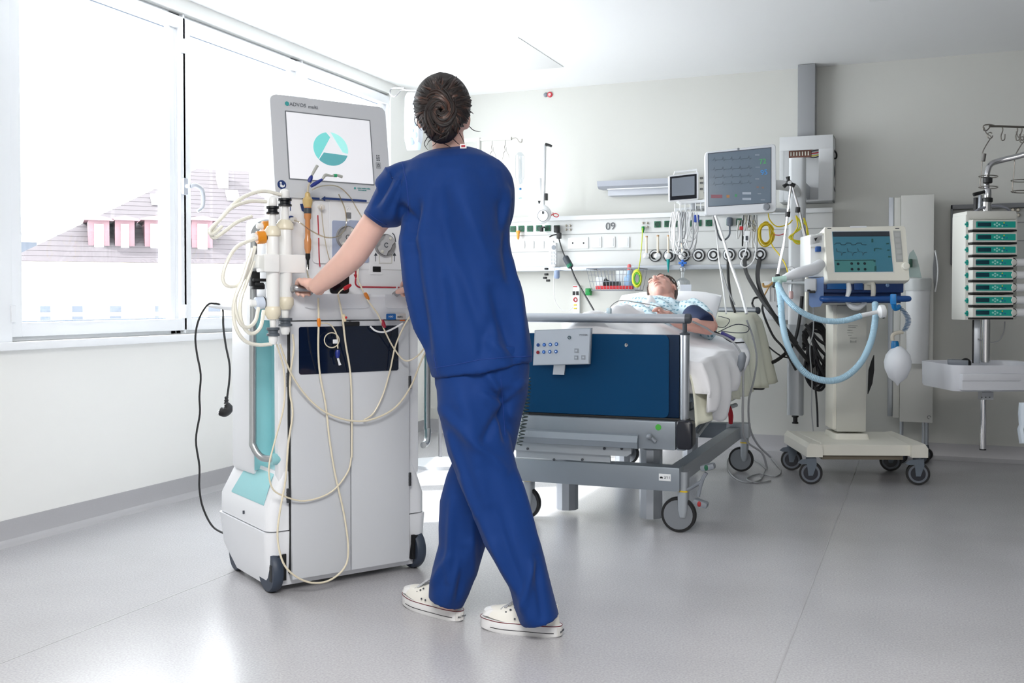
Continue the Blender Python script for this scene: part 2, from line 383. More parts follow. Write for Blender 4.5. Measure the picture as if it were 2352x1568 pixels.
# ---------------------------------------------------------------- dialysis machine
MO = V((-2.046, 2.884, 0)); MRZ = math.radians(57)
mx, my = V((math.cos(MRZ), math.sin(MRZ), 0)), V((-math.sin(MRZ), math.cos(MRZ), 0))
MW = .63
def toM(p): q = V(p)-MO; return V((q.dot(mx), q.dot(my), q.z))
def toW(p): return MO+mx*p[0]+my*p[1]+V((0, 0, p[2]))
def MF(u, v, y=0.0): return toM(onP(u, v, MO+my*y, my))       # local point on the plane y
def MS(u, v, x=0.0): return toM(onP(u, v, MO+mx*x, mx))       # local point on the side plane x
mc = thing('dialysis_machine', 'tall white and grey dialysis machine on wheels with a bright screen, pushed by the nurse', 'machine', MO, MRZ)
BODY = mat('machine_body', (234, 236, 240), .35); BODYG = mat('machine_grey', (204, 207, 212), .4); PANEL = mat('control_panel_white', (240, 241, 243), .35)
TEALP = mat('pale_teal_panel', (150, 208, 214), .35); DARKGAP = mat('dark_gap', (20, 22, 26), .7)
D = .46
def rr(x0, x1, y0, y1, r, z, n=4):
    return [V((x0+(x1-x0)/2+a, y0+(y1-y0)/2+b, z)) for a, b in rrect(x1-x0, y1-y0, r, n)]
# base skirt
zs = .215
mb = MB()
mb.loft([rr(.022, MW-.022, .022, D-.09, .03, .022), rr(.006, MW-.006, .006, D-.0, .035, .10), rr(0, MW, 0, D+.03, .035, zs-.004)])
base = obj('base', mb, BODY, mc)
mb = MB()
mb.loft([rr(.006, MW-.006, .004, D+.025, .035, zs), rr(.006, MW-.006, .004, D+.022, .035, zs+.07), rr(.04, MW-.04, .006, D-.02, .03, zs+.165), rr(.052, MW-.052, .008, D-.06, .03, zs+.2)])
obj('base_cover', mb, BODY, mc)
# cabinet
xl, xr = MF(638, 900, .012).x, MF(962, 900, .012).x
mb = MB()
mb.bb(xl, xr, .012, .05, .36, .985, .012)                      # front frame
mb.bb(xl+.05, xr-.05, .04, .22, .33, 1.0)                       # recessed core
mb.bb(xl-.02, xr+.0, .19, D-.05, .38, 1.02, .02)             # rear body
mb.bb(xl+.02, xr-.02, .14, D-.08, 1.0, 1.30, .03)
cab = obj('cabinet', mb, BODY, mc)
for x, s in ((xl+.05, -1), (xr-.05, 1)):
    obj('side_panel', MB().bb(x-.004 if s < 0 else x, x if s < 0 else x+.004, .05, .192, .40, .98), TEALP, mc)
    obj('side_panel', MB().bb(x if s > 0 else x-.066, x+.066 if s > 0 else x, .184, .190, .40, .98, .002), TEALP, mc)
for s in (0, 1):
    X = (lambda x: x) if s == 0 else (lambda x: MW-x)
    mb = MB()
    rings = []
    for x, z, ya, yb in ((.010, zs+.080, .05, .36), (.040, zs+.170, .05, .30), (.062, .412, .05, .19), (xl+.052, .45, .05, .19)):
        rings.append([V((X(x), ya, z+.004)), V((X(x), yb, z+.004)), V((X(x), yb, z+.009)), V((X(x), ya, z+.009))])
    obj('foot_pad', mb.loft(rings), TEALP, mc)
# doors
zd0, zd1 = .045, MF(700, 738, -.012).z
xa, xm, xb = MF(670, 1100, -.012).x, MF(806, 1100, -.012).x, MF(940, 1100, -.012).x
d1 = obj('door', MB().bb(xa, xm-.0015, -.014, .012, zd0, zd1, .005), BODYG, mc)
d2 = obj('door', MB().bb(xm+.0015, xb, -.014, .012, zd0, zd1, .005), BODYG, mc)
obj('door_gap', MB().bb(xa-.004, xb+.004, -.004, .014, zd0+.02, zd1), DARKGAP, mc)
for (u, v) in ((662, 872), (662, 1138), (941, 878), (941, 1100)):
    q = MF(u, v, -.012); mb = MB(); mb.cyl((q.x, -.012, q.z-.024), (q.x, -.012, q.z+.024), .006, n=12)
    for k in (-.012, 0, .012): mb.cyl((q.x, -.012, q.z+k-.0006), (q.x, -.012, q.z+k+.0006), .0068, n=12)
    obj('hinge', mb, mat('hinge_dark', (70, 72, 76), .4, .6), mc)
p, q = MF(687, 862, -.016), MF(915, 745, -.016)
mb = MB().loft([[V(((p.x+q.x)/2+a, y, (p.z+q.z)/2+b)) for a, b in rrect(q.x-p.x, q.z-p.z-.006, .008)] for y in (-.0165, -.010)])
obj('glass_panel', mb, mat('dark_navy_glass', (14, 24, 44), .08, coat=.5), mc)
p = MF(795, 741, -.016)
obj('door_latch', MB().bb(p.x-.015, p.x+.052, -.019, -.012, p.z-.012, p.z+.004, .003), DARKGAP, mc)
# tray front (rounded bulge) with two troughs
p0, p1 = MF(655, 738, -.02), MF(972, 672, -.02)
zt0, zt1 = zd1+.004, MF(800, 676, -.03).z
mb = MB()
prof = [(.10, zt0), (-.012, zt0), (-.03, zt0+.015), (-.042, zt0+.05), (-.045, zt1-.008), (-.04, zt1), (-.03, zt1), (.0, zt1-.02), (.09, zt1-.022)]
mb.loft([[V((x, y, z)) for y, z in prof] for x in (xl-.012, xl-.004, xr+.004, xr+.012)])
obj('tray', mb, mat('tray_grey', (236, 238, 242), .4), mc)
mb = MB()
for (ua, ub) in ((700, 850), (885, 960)):
    a_, b_ = MF(ua, 690, -.046), MF(ub, 690, -.046)
    mb.loft([[V(((a_.x+b_.x)/2+i*(b_.x-a_.x)/2*k, y, (zt1+zt0)/2+.022+j*.026*k)) for i, j in ((-1, -.8), (-.8, -1), (.8, -1), (1, -.8), (1, .9), (-1, .9))] for y, k in ((-.0465, 1), (-.043, .96))])
obj('tray_recess', mb, mat('tray_shadow', (224, 227, 232), .45), mc)
# control panel (y .1), head with screen leaning back
YP = .10
c0, c1 = MF(632, 690, YP), MF(968, 455, YP)
zc0, zc1 = zt1-.02, MF(700, 456, YP).z
mb = MB(); mb.bb(c0.x, c1.x, YP, YP+.10, zc0, zc1+.02, .012)
cpn = obj('control_panel', mb, PANEL, mc)
tilt = .05
zh0, zh1 = zc1, MF(700, 226, YP+tilt).z
hx0, hx1 = MF(630, 440, YP).x, MF(896, 440, YP).x
def HP(x, z, off=0):      # point on the leaning face of the head
    f = (z-zh0)/(zh1-zh0); return V((x, YP-.012+tilt*f-off, z))
nh = V((0, -(zh1-zh0), tilt)).normalized()
def HF(u, v, off=0):      # pixel to the leaning face
    a = toW(HP(0, zh0, off)); nw = mx*nh.x+my*nh.y+V((0, 0, nh.z)); return toM(onP(u, v, a, nw))
hw = hx1-hx0; hh = zh1-zh0
def face(x0, x1, z0, z1, r, off0, off1, n=5):
    cx, cz = (x0+x1)/2, (z0+z1)/2
    return [[HP(cx+a, cz+b, off) for a, b in rrect(x1-x0, z1-z0, r, n)] for off in (off0, off1)]
hx1 = HF(888, 300).x
mb = MB(); mb.loft(face(hx0, hx1, zh0, zh1, .026, -.03, 0))
bz = obj('screen_bezel', mb, BODYG, mc)
s0, s1 = HF(659, 254), HF(855, 418)
sx0, sx1, sz0, sz1 = HF(661, 330).x, HF(852, 340).x, HF(760, 416).z, HF(760, 268).z
obj('screen_rim', MB().loft(face(sx0-.004, sx1+.004, sz0-.004, sz1+.004, .003, 0, .0015)), mat('rim_shadow', (120, 124, 130), .5), bz)
scr = obj('display', MB().loft(face(sx0, sx1, sz0, sz1, .001, 0, .002)), mat('lit_screen_white', (232, 233, 238), .3, emit=.12), bz)
# emblem on the screen: circle split in three around a triangle
EC = HF(760, 342, .0025); er = (HF(800, 342).x-HF(721, 342).x)/2; ez_ = (HF(760, 304).z-HF(760, 380).z)/2
def circ(a): return (math.cos(a), math.sin(a))
def seg(a0, a1, inner): 
    n = 18; return [circ(math.radians(a0+(a1-a0)*i/n)) for i in range(n+1)]+inner
cols = [((105, 188, 186), seg(98, 218, [(-.17+.17, .62-.02)])), ((148, 212, 208), seg(84, -16, [(.68, -.17)])), ((80, 146, 152), seg(-26, -140, [(-.42, -.22)]))]
cols[0] = ((105, 188, 186), seg(103, 222, [(0.0, .70)]))
cols[1] = ((148, 212, 208), seg(-12, 88, [(.06, .97), (.68, -.14)]))
cols[2] = ((80, 146, 152), seg(-20, -136, [(-.42, -.25), (.95, -.32)]))
for i, (c, P) in enumerate(cols):
    P = [(x*(1), z) for x, z in P]
    mb = MB(); mb.prism([HP(EC.x+x*er, EC.z+z*ez_, .002) for x, z in P], (0, -.0008, 0))
    obj('emblem_segment', mb, mat('emblem_%d' % i, c, .4, emit=.25), scr)
mw = lambda v_: mx*v_[0]+my*v_[1]+V((0, 0, v_[2]))
upH = mw(V((0, tilt, hh)).normalized())
DGP = mat('grey_print', (105, 110, 118), .5); TP = mat('teal_print', (60, 160, 160), .5)
def ht(s, u, v, size, m, sp_=1, par=bz, off=.001): return txt(s, size, toW(HF(u, v, off)), mx, upH, m, par, spacing=sp_)
ht('ADVOS', 684, 241, .0185, DGP, 1.05); ht('multi', 719, 246, .0185, DGP)
q = HF(659, 238); mb = MB(); mb.prism([HP(q.x+.008*math.cos(a), q.z+.008*math.sin(a), .001) for a in [math.radians(20+i*320/14) for i in range(15)]], (0, -.0006, 0)); obj('emblem', mb, TP, bz)
q = HF(815, 432); mb = MB(); mb.prism([HP(q.x+.004*math.cos(a*.6), q.z+.004*math.sin(a*.6), .001) for a in range(10)], (0, -.0006, 0)); obj('emblem', mb, TP, bz)
ht('HEPA WASH GMBH', 836, 433, .006, TP); ht('MULTI-ORGAN', 832, 437, .005, TP)
q = HF(647, 424)
mb = MB(); mb.prism([HP(q.x+.016*math.cos(a), q.z+.016*math.sin(a), .001) for a in [i*2*math.pi/24 for i in range(24)]], (0, -.001, 0))
rd = obj('manual_sign', mb, NAVY, bz)
mb = MB()
mb.prism([HP(q.x-.004+.004*math.cos(a), q.z+.006+.004*math.sin(a), .0022) for a in [i*2*math.pi/10 for i in range(10)]], (0, -.0005, 0))
mb.prism([HP(q.x+a, q.z+b, .0022) for a, b in ((-.008, 0), (-.001, .001), (.004, -.004), (.011, .002), (.010, -.006), (.002, -.010), (-.006, -.008))], (0, -.0005, 0))
obj('reader_symbol', mb, WHITE, rd)
q = HF(869, 380); p = HF(868, 363)
k_ = obj('power_key', MB().loft(face(q.x-.010, q.x+.010, q.z-.012, q.z+.012, .003, 0, .0015)), mat('key_grey', (165, 168, 173), .4), bz)
mb = MB(); mb.tube([HP(q.x+.005*math.cos(a), q.z+.005*math.sin(a), .002) for a in [math.radians(110+i*320/10) for i in range(11)]], .0007, n=5, smooth=False); mb.tube([HP(q.x, q.z+.002, .002), HP(q.x, q.z+.007, .002)], .0007, n=5); obj('symbol', mb, DGREY, k_)
mb = MB()
for dx in (-.004, .004):
    for k in range(4): mb.loft(face(p.x+dx-.0022, p.x+dx+.0022, p.z-.010+k*.006, p.z-.0065+k*.006, .0003, 0, .0012))
obj('status_marks', mb, DGREY, bz)
# head side cover
mb = MB()
sp0 = [HP(hx0, zh0, -.02), HP(hx0, zh1-.02, -.02)]
mb.loft([[V((hx0+.004, YP+.02, zh0+.0)), V((hx1-.004, YP+.02, zh0)), V((hx1-.004, YP+tilt+.02, zh1-.012)), V((hx0+.004, YP+tilt+.02, zh1-.012))],
         [V((hx0+.002, YP+.12, zh0+.01)), V((hx1-.002, YP+.12, zh0+.01)), V((hx1-.002, YP+.12+tilt, zh1-.02)), V((hx0+.002, YP+.12+tilt, zh1-.02))],
         [V((hx0+.01, YP+.26, zh0+.05)), V((hx1-.01, YP+.26, zh0+.05)), V((hx1-.01, YP+.29, zh1-.06)), V((hx0+.01, YP+.29, zh1-.06))]])
obj('head_housing', mb, BODY, mc)
# prints on the control panel
def PP(u, v, off=.001): return MF(u, v, YP-off)
def stripe(pts, w_, m, par, off=.001, name='printed_line'):
    mb = MB(); P = [PP(u, v, off) for u, v in pts]
    mb.tube([V((p.x, YP-off, p.z)) for p in P], w_, n=6, k=4, flat=1); return obj(name, mb, m, par)
def poly_(pts, m, par, off=.0012, name='printed_mark'):
    mb = MB(); mb.prism([PP(u, v, off) for u, v in pts], (0, -.0008, 0)); return obj(name, mb, m, par)
BL = mat('line_blue', (38, 62, 120), .5); RL = mat('line_red', (178, 36, 52), .5)
poly_([(716, 453), (734, 454), (734, 459), (716, 458)], BL, cpn, .014); poly_([(738, 456), (747, 450), (747, 453), (842, 459), (842, 464), (747, 458), (747, 462)], BL, cpn, .014)
mb = MB(); mb.tube([PP(a, b, .002) for a, b in ((667, 484), (667, 458), (672, 452), (690, 452), (696, 458), (696, 468))], .0016, n=6); obj('printed_line', mb, BL, cpn)
poly_([(689, 468), (699, 468), (699, 487), (693, 484)], BL, cpn)
for P in (((730, 494), (732, 540)), ((732, 546), (733, 590), (735, 612))):
    mb = MB(); mb.tube([PP(a, b, .0085) for a, b in P], .0022, n=6); obj('printed_line', mb, RL, cpn)
mb = MB(); mb.tube([PP(a, b, .0012) for a, b in ((817, 616), (817, 632))], .003, n=6); mb.tube([PP(a, b, .0012) for a, b in ((817, 640), (817, 652), (824, 659), (835, 659))], .003, n=6)
mb.tube([PP(835, 659, .0012), PP(909, 660, .0012)], .003, n=6)
for u in (914, 922, 930): mb.tube([PP(u, 660, .0012), PP(u+4, 660, .0012)], .003, n=6)
obj('printed_line', mb, RL, cpn); poly_([(812, 630), (822, 630), (817, 641)], RL, cpn)
mb = MB(); mb.tube([PP(926, 636, .001), PP(926, 648, .001)], .0014, n=6); mb.tube([PP(926, 651, .001), PP(926, 654, .001)], .0014, n=6); obj('printed_line', mb, mat('line_green', (20, 90, 70), .5), cpn)
# left column plate, pump plates
def plate(u0, v0, u1, v1, r, th, m, par, name, off=0):
    a, b = MF(u0, v1, YP), MF(u1, v0, YP)
    mb = MB(); mb.loft([[V(((a.x+b.x)/2+i, YP-off-y, (a.z+b.z)/2+j)) for i, j in rrect(b.x-a.x, b.z-a.z, r)] for y in (-.002, th*.7, th)]); return obj(name, mb, m, par)
plate(716, 463, 752, 604, .015, .008, PANEL, cpn, 'tube_guide_plate')
plate(757, 466, 942, 616, .012, .003, PANEL, cpn, 'pump_plate')
plate(762, 508, 800, 598, .006, .006, mat('pump_frame_blue', (165, 175, 200), .4), cpn, 'pump_frame')
plate(800, 508, 846, 602, .006, .006, mat('pump_frame_blue', 0), cpn, 'pump_frame')
def rotor(u, v, R_, nm='pump_rotor'):
    c = PP(u, v, .004)
    mb = MB(); mb.lathe([(R_, -.002), (R_, .010), (R_*.95, .013), (R_*.93, .006), (0, .006)], (c.x, YP-.004, c.z), (0, -1, 0), 28)
    r_ = obj(nm, mb, mat('pump_well', (150, 150, 150), .4), cpn)
    mb = MB(); a0 = math.radians(-35)
    P = []
    for i in range(20):
        a = a0+i*2*math.pi/20; k = .92 if abs(math.cos(a-a0)) > .72 else .55
        P.append(V((c.x+R_*k*math.cos(a+math.pi/2), YP-.011, c.z+R_*k*math.sin(a+math.pi/2))))
    mb.prism(P, (0, -.008, 0)); w1 = obj('rotor_arm', mb, mat('rotor_silver', (200, 200, 202), .35, .3), r_)
    mb = MB(); mb.tube([V((c.x+.008*math.cos(a), YP-.020, c.z+.008*math.sin(a))) for a in [math.radians(40+i*28) for i in range(11)]], .0014, n=6, smooth=False); obj('direction_ring', mb, DGREY, r_)
    for a in (a0+math.pi/2, a0-math.pi/2): obj('roller', MB().lathe([(.006, -.004), (.006, .022), (.003, .024)], (c.x+R_*.72*math.cos(a), YP-.0, c.z+R_*.72*math.sin(a)), (0, -1, 0), 14), CREAM, r_)
Rr = (MF(908, 560, YP).x-MF(862, 560, YP).x)/2
rotor(883, 563, Rr); rotor(795, 545, Rr)
mb = MB()
for i, (a, b) in enumerate((((905, 541), (909, 556)),)): mb.tube([PP(901, 535, .004), PP(906, 541, .004), PP(909, 555, .004)], .0018, n=6)
for u in (863, 906): mb.tube([PP(u, 582, .004), PP(u, 600, .004)], .0012, n=6)
obj('arrow_print', mb, DGREY, cpn, kind='stuff')
for u in (863, 906): poly_([(u-4, 587), (u+4, 587), (u, 580)], DGREY, cpn, .0035)
mb = MB(); mb.tube([PP(871, 582, .004), PP(871, 604, .004), PP(900, 604, .004), PP(900, 582, .004)], .0018, n=6, smooth=False); obj('tube_bracket', mb, CREAM, cpn)
pl = plate(848, 608, 876, 630, .006, .004, PANEL, cpn, 'sensor_plate'); plate(855, 612, 873, 624, .002, .006, BLACK, pl, 'sensor_window')
pl = plate(757, 610, 800, 674, .012, .006, mat('black_glossy', (18, 18, 24), .12), cpn, 'door_window')
c = PP(928, 620); obj('green_port', MB().lathe([(.011, 0), (.011, .006), (.006, .008), (.005, .004), (0, .004)], (c.x, YP, c.z), (0, -1, 0)), mat('port_green', (40, 120, 80), .4), cpn)
def port(u, v, m, name='port'):
    c = PP(u, v); o = obj(name, MB().lathe([(.0135, -.001), (.0135, .004), (.010, .006)], (c.x, YP, c.z), (0, -1, 0)), m, cpn)
    obj('connector', MB().lathe([(.008, .004), (.008, .024), (.0095, .026), (.0095, .034), (.005, .036)], (c.x, YP, c.z), (0, -1, -.1)), mat('connector_white', (226, 222, 216), .35), o); return V((c.x, YP-.035, c.z-.004))
P_r = port(732, 475, RED, 'red_port'); P_b = port(668, 504, NAVY, 'blue_port')
# small flow dial symbol
q = PP(799, 479); mb = MB(); mb.tube([V((q.x+.009*math.cos(a), YP-.002, q.z+.009*math.sin(a))) for a in [math.radians(-50+i*23) for i in range(12)]], .0011, n=5, smooth=False); mb.tube([PP(797, 484, .002), PP(801, 477, .002)], .0012, n=5); mb.tube([PP(803, 478, .002), PP(806, 489, .002)], .001, n=5); obj('dial_print', mb, DGREY, cpn)
plate(794, 488, 806, 502, .002, .003, mat('key_grey', 0), cpn, 'key')
# sticker on the tray front: blue tag and reclean mark
def TF(u, v, y=-.0465): return MF(u, v, y)
a_, b_ = TF(887, 734), TF(909, 720)
mb = MB(); mb.loft([[V(((a_.x+b_.x)/2+i, y, (a_.z+b_.z)/2+j)) for i, j in rrect(b_.x-a_.x, b_.z-a_.z, .004)] for y in (-.046, -.0475)])
st = obj('sticker', mb, BLUEP, mc); txt('H2O', .009, toW(TF(898, 727, -.048)), mx, V((0, 0, 1)), WHITE, st)
st = obj('sticker', MB().bb(b_.x+.002, TF(932, 727).x, -.0475, -.046, a_.z, b_.z, .0005), mat('sticker_grey', (196, 192, 190), .5), mc); txt('eatc', .014, toW(TF(919, 727, -.048)), mx, V((0, 0, 1)), DGREY, st)
a_ = TF(924, 735); obj('orange_mark', MB().bb(a_.x-.01, a_.x+.01, -.048, -.046, a_.z-.003, a_.z+.001), mat('orange_print', (190, 90, 30), .5), st)
# vertical handle bars in the side recesses
HB = mat('handle_steel', (180, 184, 186), .3, .9)
def sidebar(x, s):
    T = MS
    pts = [(x+s*.06, .03, 1.255), (x+s*.02, .045, 1.262), (x, .075, 1.235), (x, .085, 1.17), (x, .095, .9), (x, .10, .55), (x, .095, .50), (x+s*.02, .07, .462), (x+s*.055, .035, .458)]
    return pts
for x, s in ((xl-.055, 1), (MF(981, 900, .1).x, -1)):
    obj('handle_bar', MB().tube([V(p) for p in sidebar(x, s)], .0125, n=12, k=6), HB, mc)
    if s > 0: obj('handle_mount', MB().lathe([(.02, -.02), (.02, .0), (.014, .012)], (x+s*.06, .03, .458), (s*.8, -.1, 0)), TEALP, mc)
# push bar the nurse holds
pb0, pb1 = MF(672, 664, -.09), MF(948, 664, -.09)
mb = MB(); zpb = 1.040
for a_, b_ in ((pb0.x+.004, MF(722, 664, -.09).x), (MF(925, 664, -.09).x, pb1.x+.03)):
    mb = MB(); mb.tube([V((a_, -.03, zpb-.02)), V((a_+.003, -.085, zpb)), V((a_+.02, -.095, zpb)), V((b_-.02, -.095, zpb)), V((b_-.003, -.085, zpb)), V((b_, -.03, zpb-.02))], .0115, n=12); obj('push_grip', mb, STEEL, mc)
PUSH_Z = zpb
# left back arm that carries the mains cable
q = toM(at(480, 702, 3.95)); q2 = toM(at(575, 708, 3.80))
ck = obj('cable_arm', MB().tube([q, q.lerp(q2, .5), q2, V((xl+.02, .3, q2.z-.01))], [.006, .014, .014, .012], n=8), BODY, mc)
# wheels
TYRE = mat('tyre_slate', (52, 62, 78), .5)
def mwheel(x, y, r, wd):
    mb = MB(); mb.lathe([(r*.55, -wd/2), (r*.93, -wd/2), (r, -wd/2+.008), (r, wd/2-.008), (r*.93, wd/2), (r*.55, wd/2)], (x, y, r), (1, 0, 0), 36)
    o = obj('wheel', mb, TYRE, mc); obj('hub', MB().lathe([(0, -wd/2+.003), (r*.56, -wd/2+.003), (r*.56, wd/2-.003), (0, wd/2-.003)], (x, y, r), (1, 0, 0), 24), DGREY, o)
for x in (.036, MW-.036): mwheel(x, .052, .075, .036)
for x in (.045, MW-.045): mwheel(x, D-.07, .06, .03)
# wheel arches: dark inner boxes in front of the skirt corners
for x, s in ((.058, 1), (MW-.058, -1)):
    P = [(-.041*1, .045), (-.041, .10), (-.03, .125), (0.0, .135), (.012, .135), (.012, .045)]
    obj('wheel_arch', MB().prism([V((x+s*a, -.0015, z)) for a, z in P], (0, .02, 0)), BLACK, mc)
for (u, v) in ((560, 1176),): 
    q = MS(u, v, .004); obj('slot_screw', MB().bb(.0, .008, q.y-.003, q.y+.003, q.z-.006, q.z+.006, .001), DGREY, mc)
# ---------------------------------------------------------------- figure tools
FH = V((CF.x, CF.y, 0)).normalized()
def ring(uL, uR, v, z, b, vR=None, n=28, sq=1.0, zR=None):
    L = at(uL, v, z); R = at(uR, v if vR is None else vR, z if zR is None else zR); c = (L+R)/2; h = (R-L)/2
    o = []
    for i in range(n):
        a = 2*math.pi*i/n; ca, sa = math.cos(a), math.sin(a)
        o.append(c+h*(math.copysign(abs(ca)**sq, ca))+FH*b*(math.copysign(abs(sa)**sq, sa)))
    return o
def fine(o, vox, smooth=6, fac=.5, fn=None, ang=80, sub=0):
    """fuse the closed pieces of a mesh into one skin, smooth it, displace it with fn(co, no)"""
    m = o.modifiers.new('r', 'REMESH'); m.mode = 'VOXEL'; m.voxel_size = vox
    s = o.modifiers.new('s', 'SMOOTH'); s.factor = fac; s.iterations = smooth
    bpy.context.view_layer.update()
    me = bpy.data.meshes.new_from_object(o.evaluated_get(bpy.context.evaluated_depsgraph_get()))
    o.modifiers.clear(); mats = list(o.data.materials); o.data = me; me.materials.clear()
    for x in mats: me.materials.append(x)
    if fn:
        ns = [v.normal.copy() for v in me.vertices]
        for v, n in zip(me.vertices, ns): v.co += fn(v.co, n)
    me.polygons.foreach_set('use_smooth', [True]*len(me.polygons))
    return o
def project(p):
    d = p-CAM; zf = d.dot(CF); return CU+FL*d.dot(CR)/zf, VC-FL*d.dot(CUP)/zf
def folds(lines, off, back=True):
    """creases given as polylines (u, v, u, v, half width px, height m) on the side that faces the camera"""
    from mathutils import noise as NZ
    def fn(co, no):
        p = co+off; u, v = project(p); d = 0
        f = -no.dot(FH)
        if f > -.2:
            k = min(1, (f+.2)*2)
            for (a, b, c, e, wd, h) in lines:
                dx, dy = c-a, e-b; L2 = dx*dx+dy*dy; t = max(0, min(1, ((u-a)*dx+(v-b)*dy)/L2))
                q = ((u-a-t*dx)**2+(v-b-t*dy)**2)/(wd*wd*1.8)
                if q < 6: d += 2.6*h*math.exp(-q)*k*(1-.5*abs(2*t-1)**3)
        d += .0022*NZ.noise(p*9)+.0014*NZ.noise(p*V((22, 22, 8)))
        return no*d
    return fn
SKIN = mat('skin', (226, 184, 170), .5, sss=.15, noise=.05, nscale=30)
SCRUB = mat('scrub_blue', (0, 48, 112), .72, bump=.25, bscale=1400, sheen=.06, spec=.25, noise=.05, nscale=6)
# ---------------------------------------------------------------- nurse
NB = onZ(1140, 1430, 0)
nurse = thing('nurse', 'dark-haired person in blue scrubs, back to the camera, pushing the white machine', 'person', NB)
T = 3.10
def tp(dl=0, z=0):      # torso rings, dl shrinks
    R = [(985, 1078, 346, .05, 3.17, 338), (960, 1105, 356, .075, 3.16, 346), (932, 1138, 374, .098, 3.15, 362), (918, 1162, 400, .11, 3.14, 392), (918, 1172, 440, .118, 3.13, 436), (922, 1172, 500, .12, 3.12, 500),
         (918, 1172, 560, .118, 3.11, 558), (934, 1184, 630, .115, 3.10, 630), (948, 1200, 690, .112, 3.09, 688), (962, 1214, 750, .115, 3.09, 742), (980, 1222, 810, .122, 3.09, 795), (990, 1224, 868, .122, 3.09, 832)]
    return [ring(a+dl, b-dl, v, z_, d-dl*.0012, vR) for a, b, v, d, z_, vR in R]
def wp(*a): return at(*a)
# body: one continuous skin
mb = MB()
mb.loft([ring(a+(26 if v > 400 else 14), b-(24 if v > 400 else 14), v, z_, d-.03, vR) for a, b, v, d, z_, vR in [(990, 1075, 352, .05, 3.17, 348), (945, 1125, 380, .09, 3.15, 370), (932, 1155, 440, .10, 3.13, 436), (932, 1158, 560, .10, 3.11, 560), (948, 1184, 690, .10, 3.09, 690), (985, 1205, 830, .105, 3.09, 830), (1010, 1200, 900, .10, 3.09, 890)]])
mb.tube([at(1032, 372, 3.17), at(1030, 330, 3.165), at(1024, 290, 3.16)], [.056, .05, .05], n=18)
mb.sph(at(1020, 252, 3.15), (.074, .088, .102), 24, M.Rotation(TH, 3, 'Z'))
mb.sph(at(1012, 268, 3.22), (.056, .06, .075), 16, M.Rotation(TH, 3, 'Z'))
mb.tube([at(1006, 262, 3.30), at(1004, 270, 3.295)], [.008, .012], n=8)                       # nose, away from the camera
mb.sph(at(1071, 274, 3.165), (.012, .022, .032), 12, M.Rotation(TH-.35, 3, 'Z')); mb.sph(at(966, 272, 3.165), (.012, .022, .032), 12, M.Rotation(TH+.35, 3, 'Z'))
# her left arm (left in the photograph) and hand around the push bar
mb.tube([at(950, 410, 3.13), at(905, 455, 3.17), at(858, 515, 3.22), at(812, 583, 3.27), at(765, 628, 3.33), at(722, 662, 3.385)], [.056, .05, .0435, .045, .038, .0265], n=18)
def hand(wr, palm, kn, bar_dir, curl, s=1.0, right=False):
    """wr wrist, palm middle, kn knuckle row centre; fingers curl along 'curl' points"""
    wr, palm, kn = V(wr), V(palm), V(kn); bd = V(bar_dir).normalized(); ax = (kn-wr).normalized()
    for r_ in [0]:
        mb.loft([[c+bd*h*math.cos(a)*1.0+ax.cross(bd)*t_*math.sin(a) for a in [2*math.pi*i/14 for i in range(14)]] for c, h, t_ in ((wr, .026*s, .021*s), (wr.lerp(palm, .5), .031*s, .02*s), (palm, .039*s, .019*s), (palm.lerp(kn, .6), .041*s, .016*s), (kn, .038*s, .013*s))])
    lens = (1.0, 1.08, 1.0, .82); fr = (.0098, .01, .0096, .0086)
    for i, k in enumerate((-.030, -.010, .010, .030)):
        pts = [kn+bd*k*s-ax*.012]
        for c in curl: pts.append(kn+bd*k*s*.98+V(c)*lens[i]*s)
        mb.tube(pts, [fr[i]*s, fr[i]*s, fr[i]*.95*s, fr[i]*.86*s, fr[i]*.6*s], n=10)
barz = PUSH_Z
def barp(u): p = MF(u, 664, -.1); return toW(V((p.x, -.097, barz)))
bdir = mx
b1 = barp(706)
wr1 = at(722, 662, 3.385)
kn1 = b1+V((0, 0, .022))+my*-.022
hand(wr1, wr1.lerp(kn1, .55)+V((0, 0, .008)), kn1, bdir, [my*.022+V((0, 0, .006)), my*.040+V((0, 0, -.018)), my*.036+V((0, 0, -.038)), my*.020+V((0, 0, -.046))], .98)
mb.tube([wr1+bdir*.012, wr1.lerp(kn1, .45)+bdir*.034-V((0, 0, .008)), b1+bdir*.045-V((0, 0, .012))-my*.014, b1+bdir*.042-V((0, 0, .016))+my*.006], [.012, .0125, .010, .007], n=10)
# her right arm, mostly hidden by the body
sh2 = at(1115, 412, 3.14); b2 = barp(946); kn2 = b2+V((0, 0, .02))-my*.02; wr2 = kn2-my*.075+V((0, 0, -.01))+mx*.03
mb.tube([sh2, at(1118, 480, 3.22), at(1088, 560, 3.31), at(1040, 610, 3.37), wr2], [.048, .044, .040, .036, .026], n=18)
hand(wr2, wr2.lerp(kn2, .55)+V((0, 0, .006)), kn2, bdir, [my*.022+V((0, 0, .006)), my*.040+V((0, 0, -.018)), my*.036+V((0, 0, -.038)), my*.020+V((0, 0, -.046))], .98)
mb.tube([wr2-bdir*.012, wr2.lerp(kn2, .45)-bdir*.036-V((0, 0, .008)), b2-bdir*.052-V((0, 0, .006))-my*.014, b2-bdir*.062-V((0, 0, .012))+my*.002], [.012, .0135, .0115, .0085], n=10)
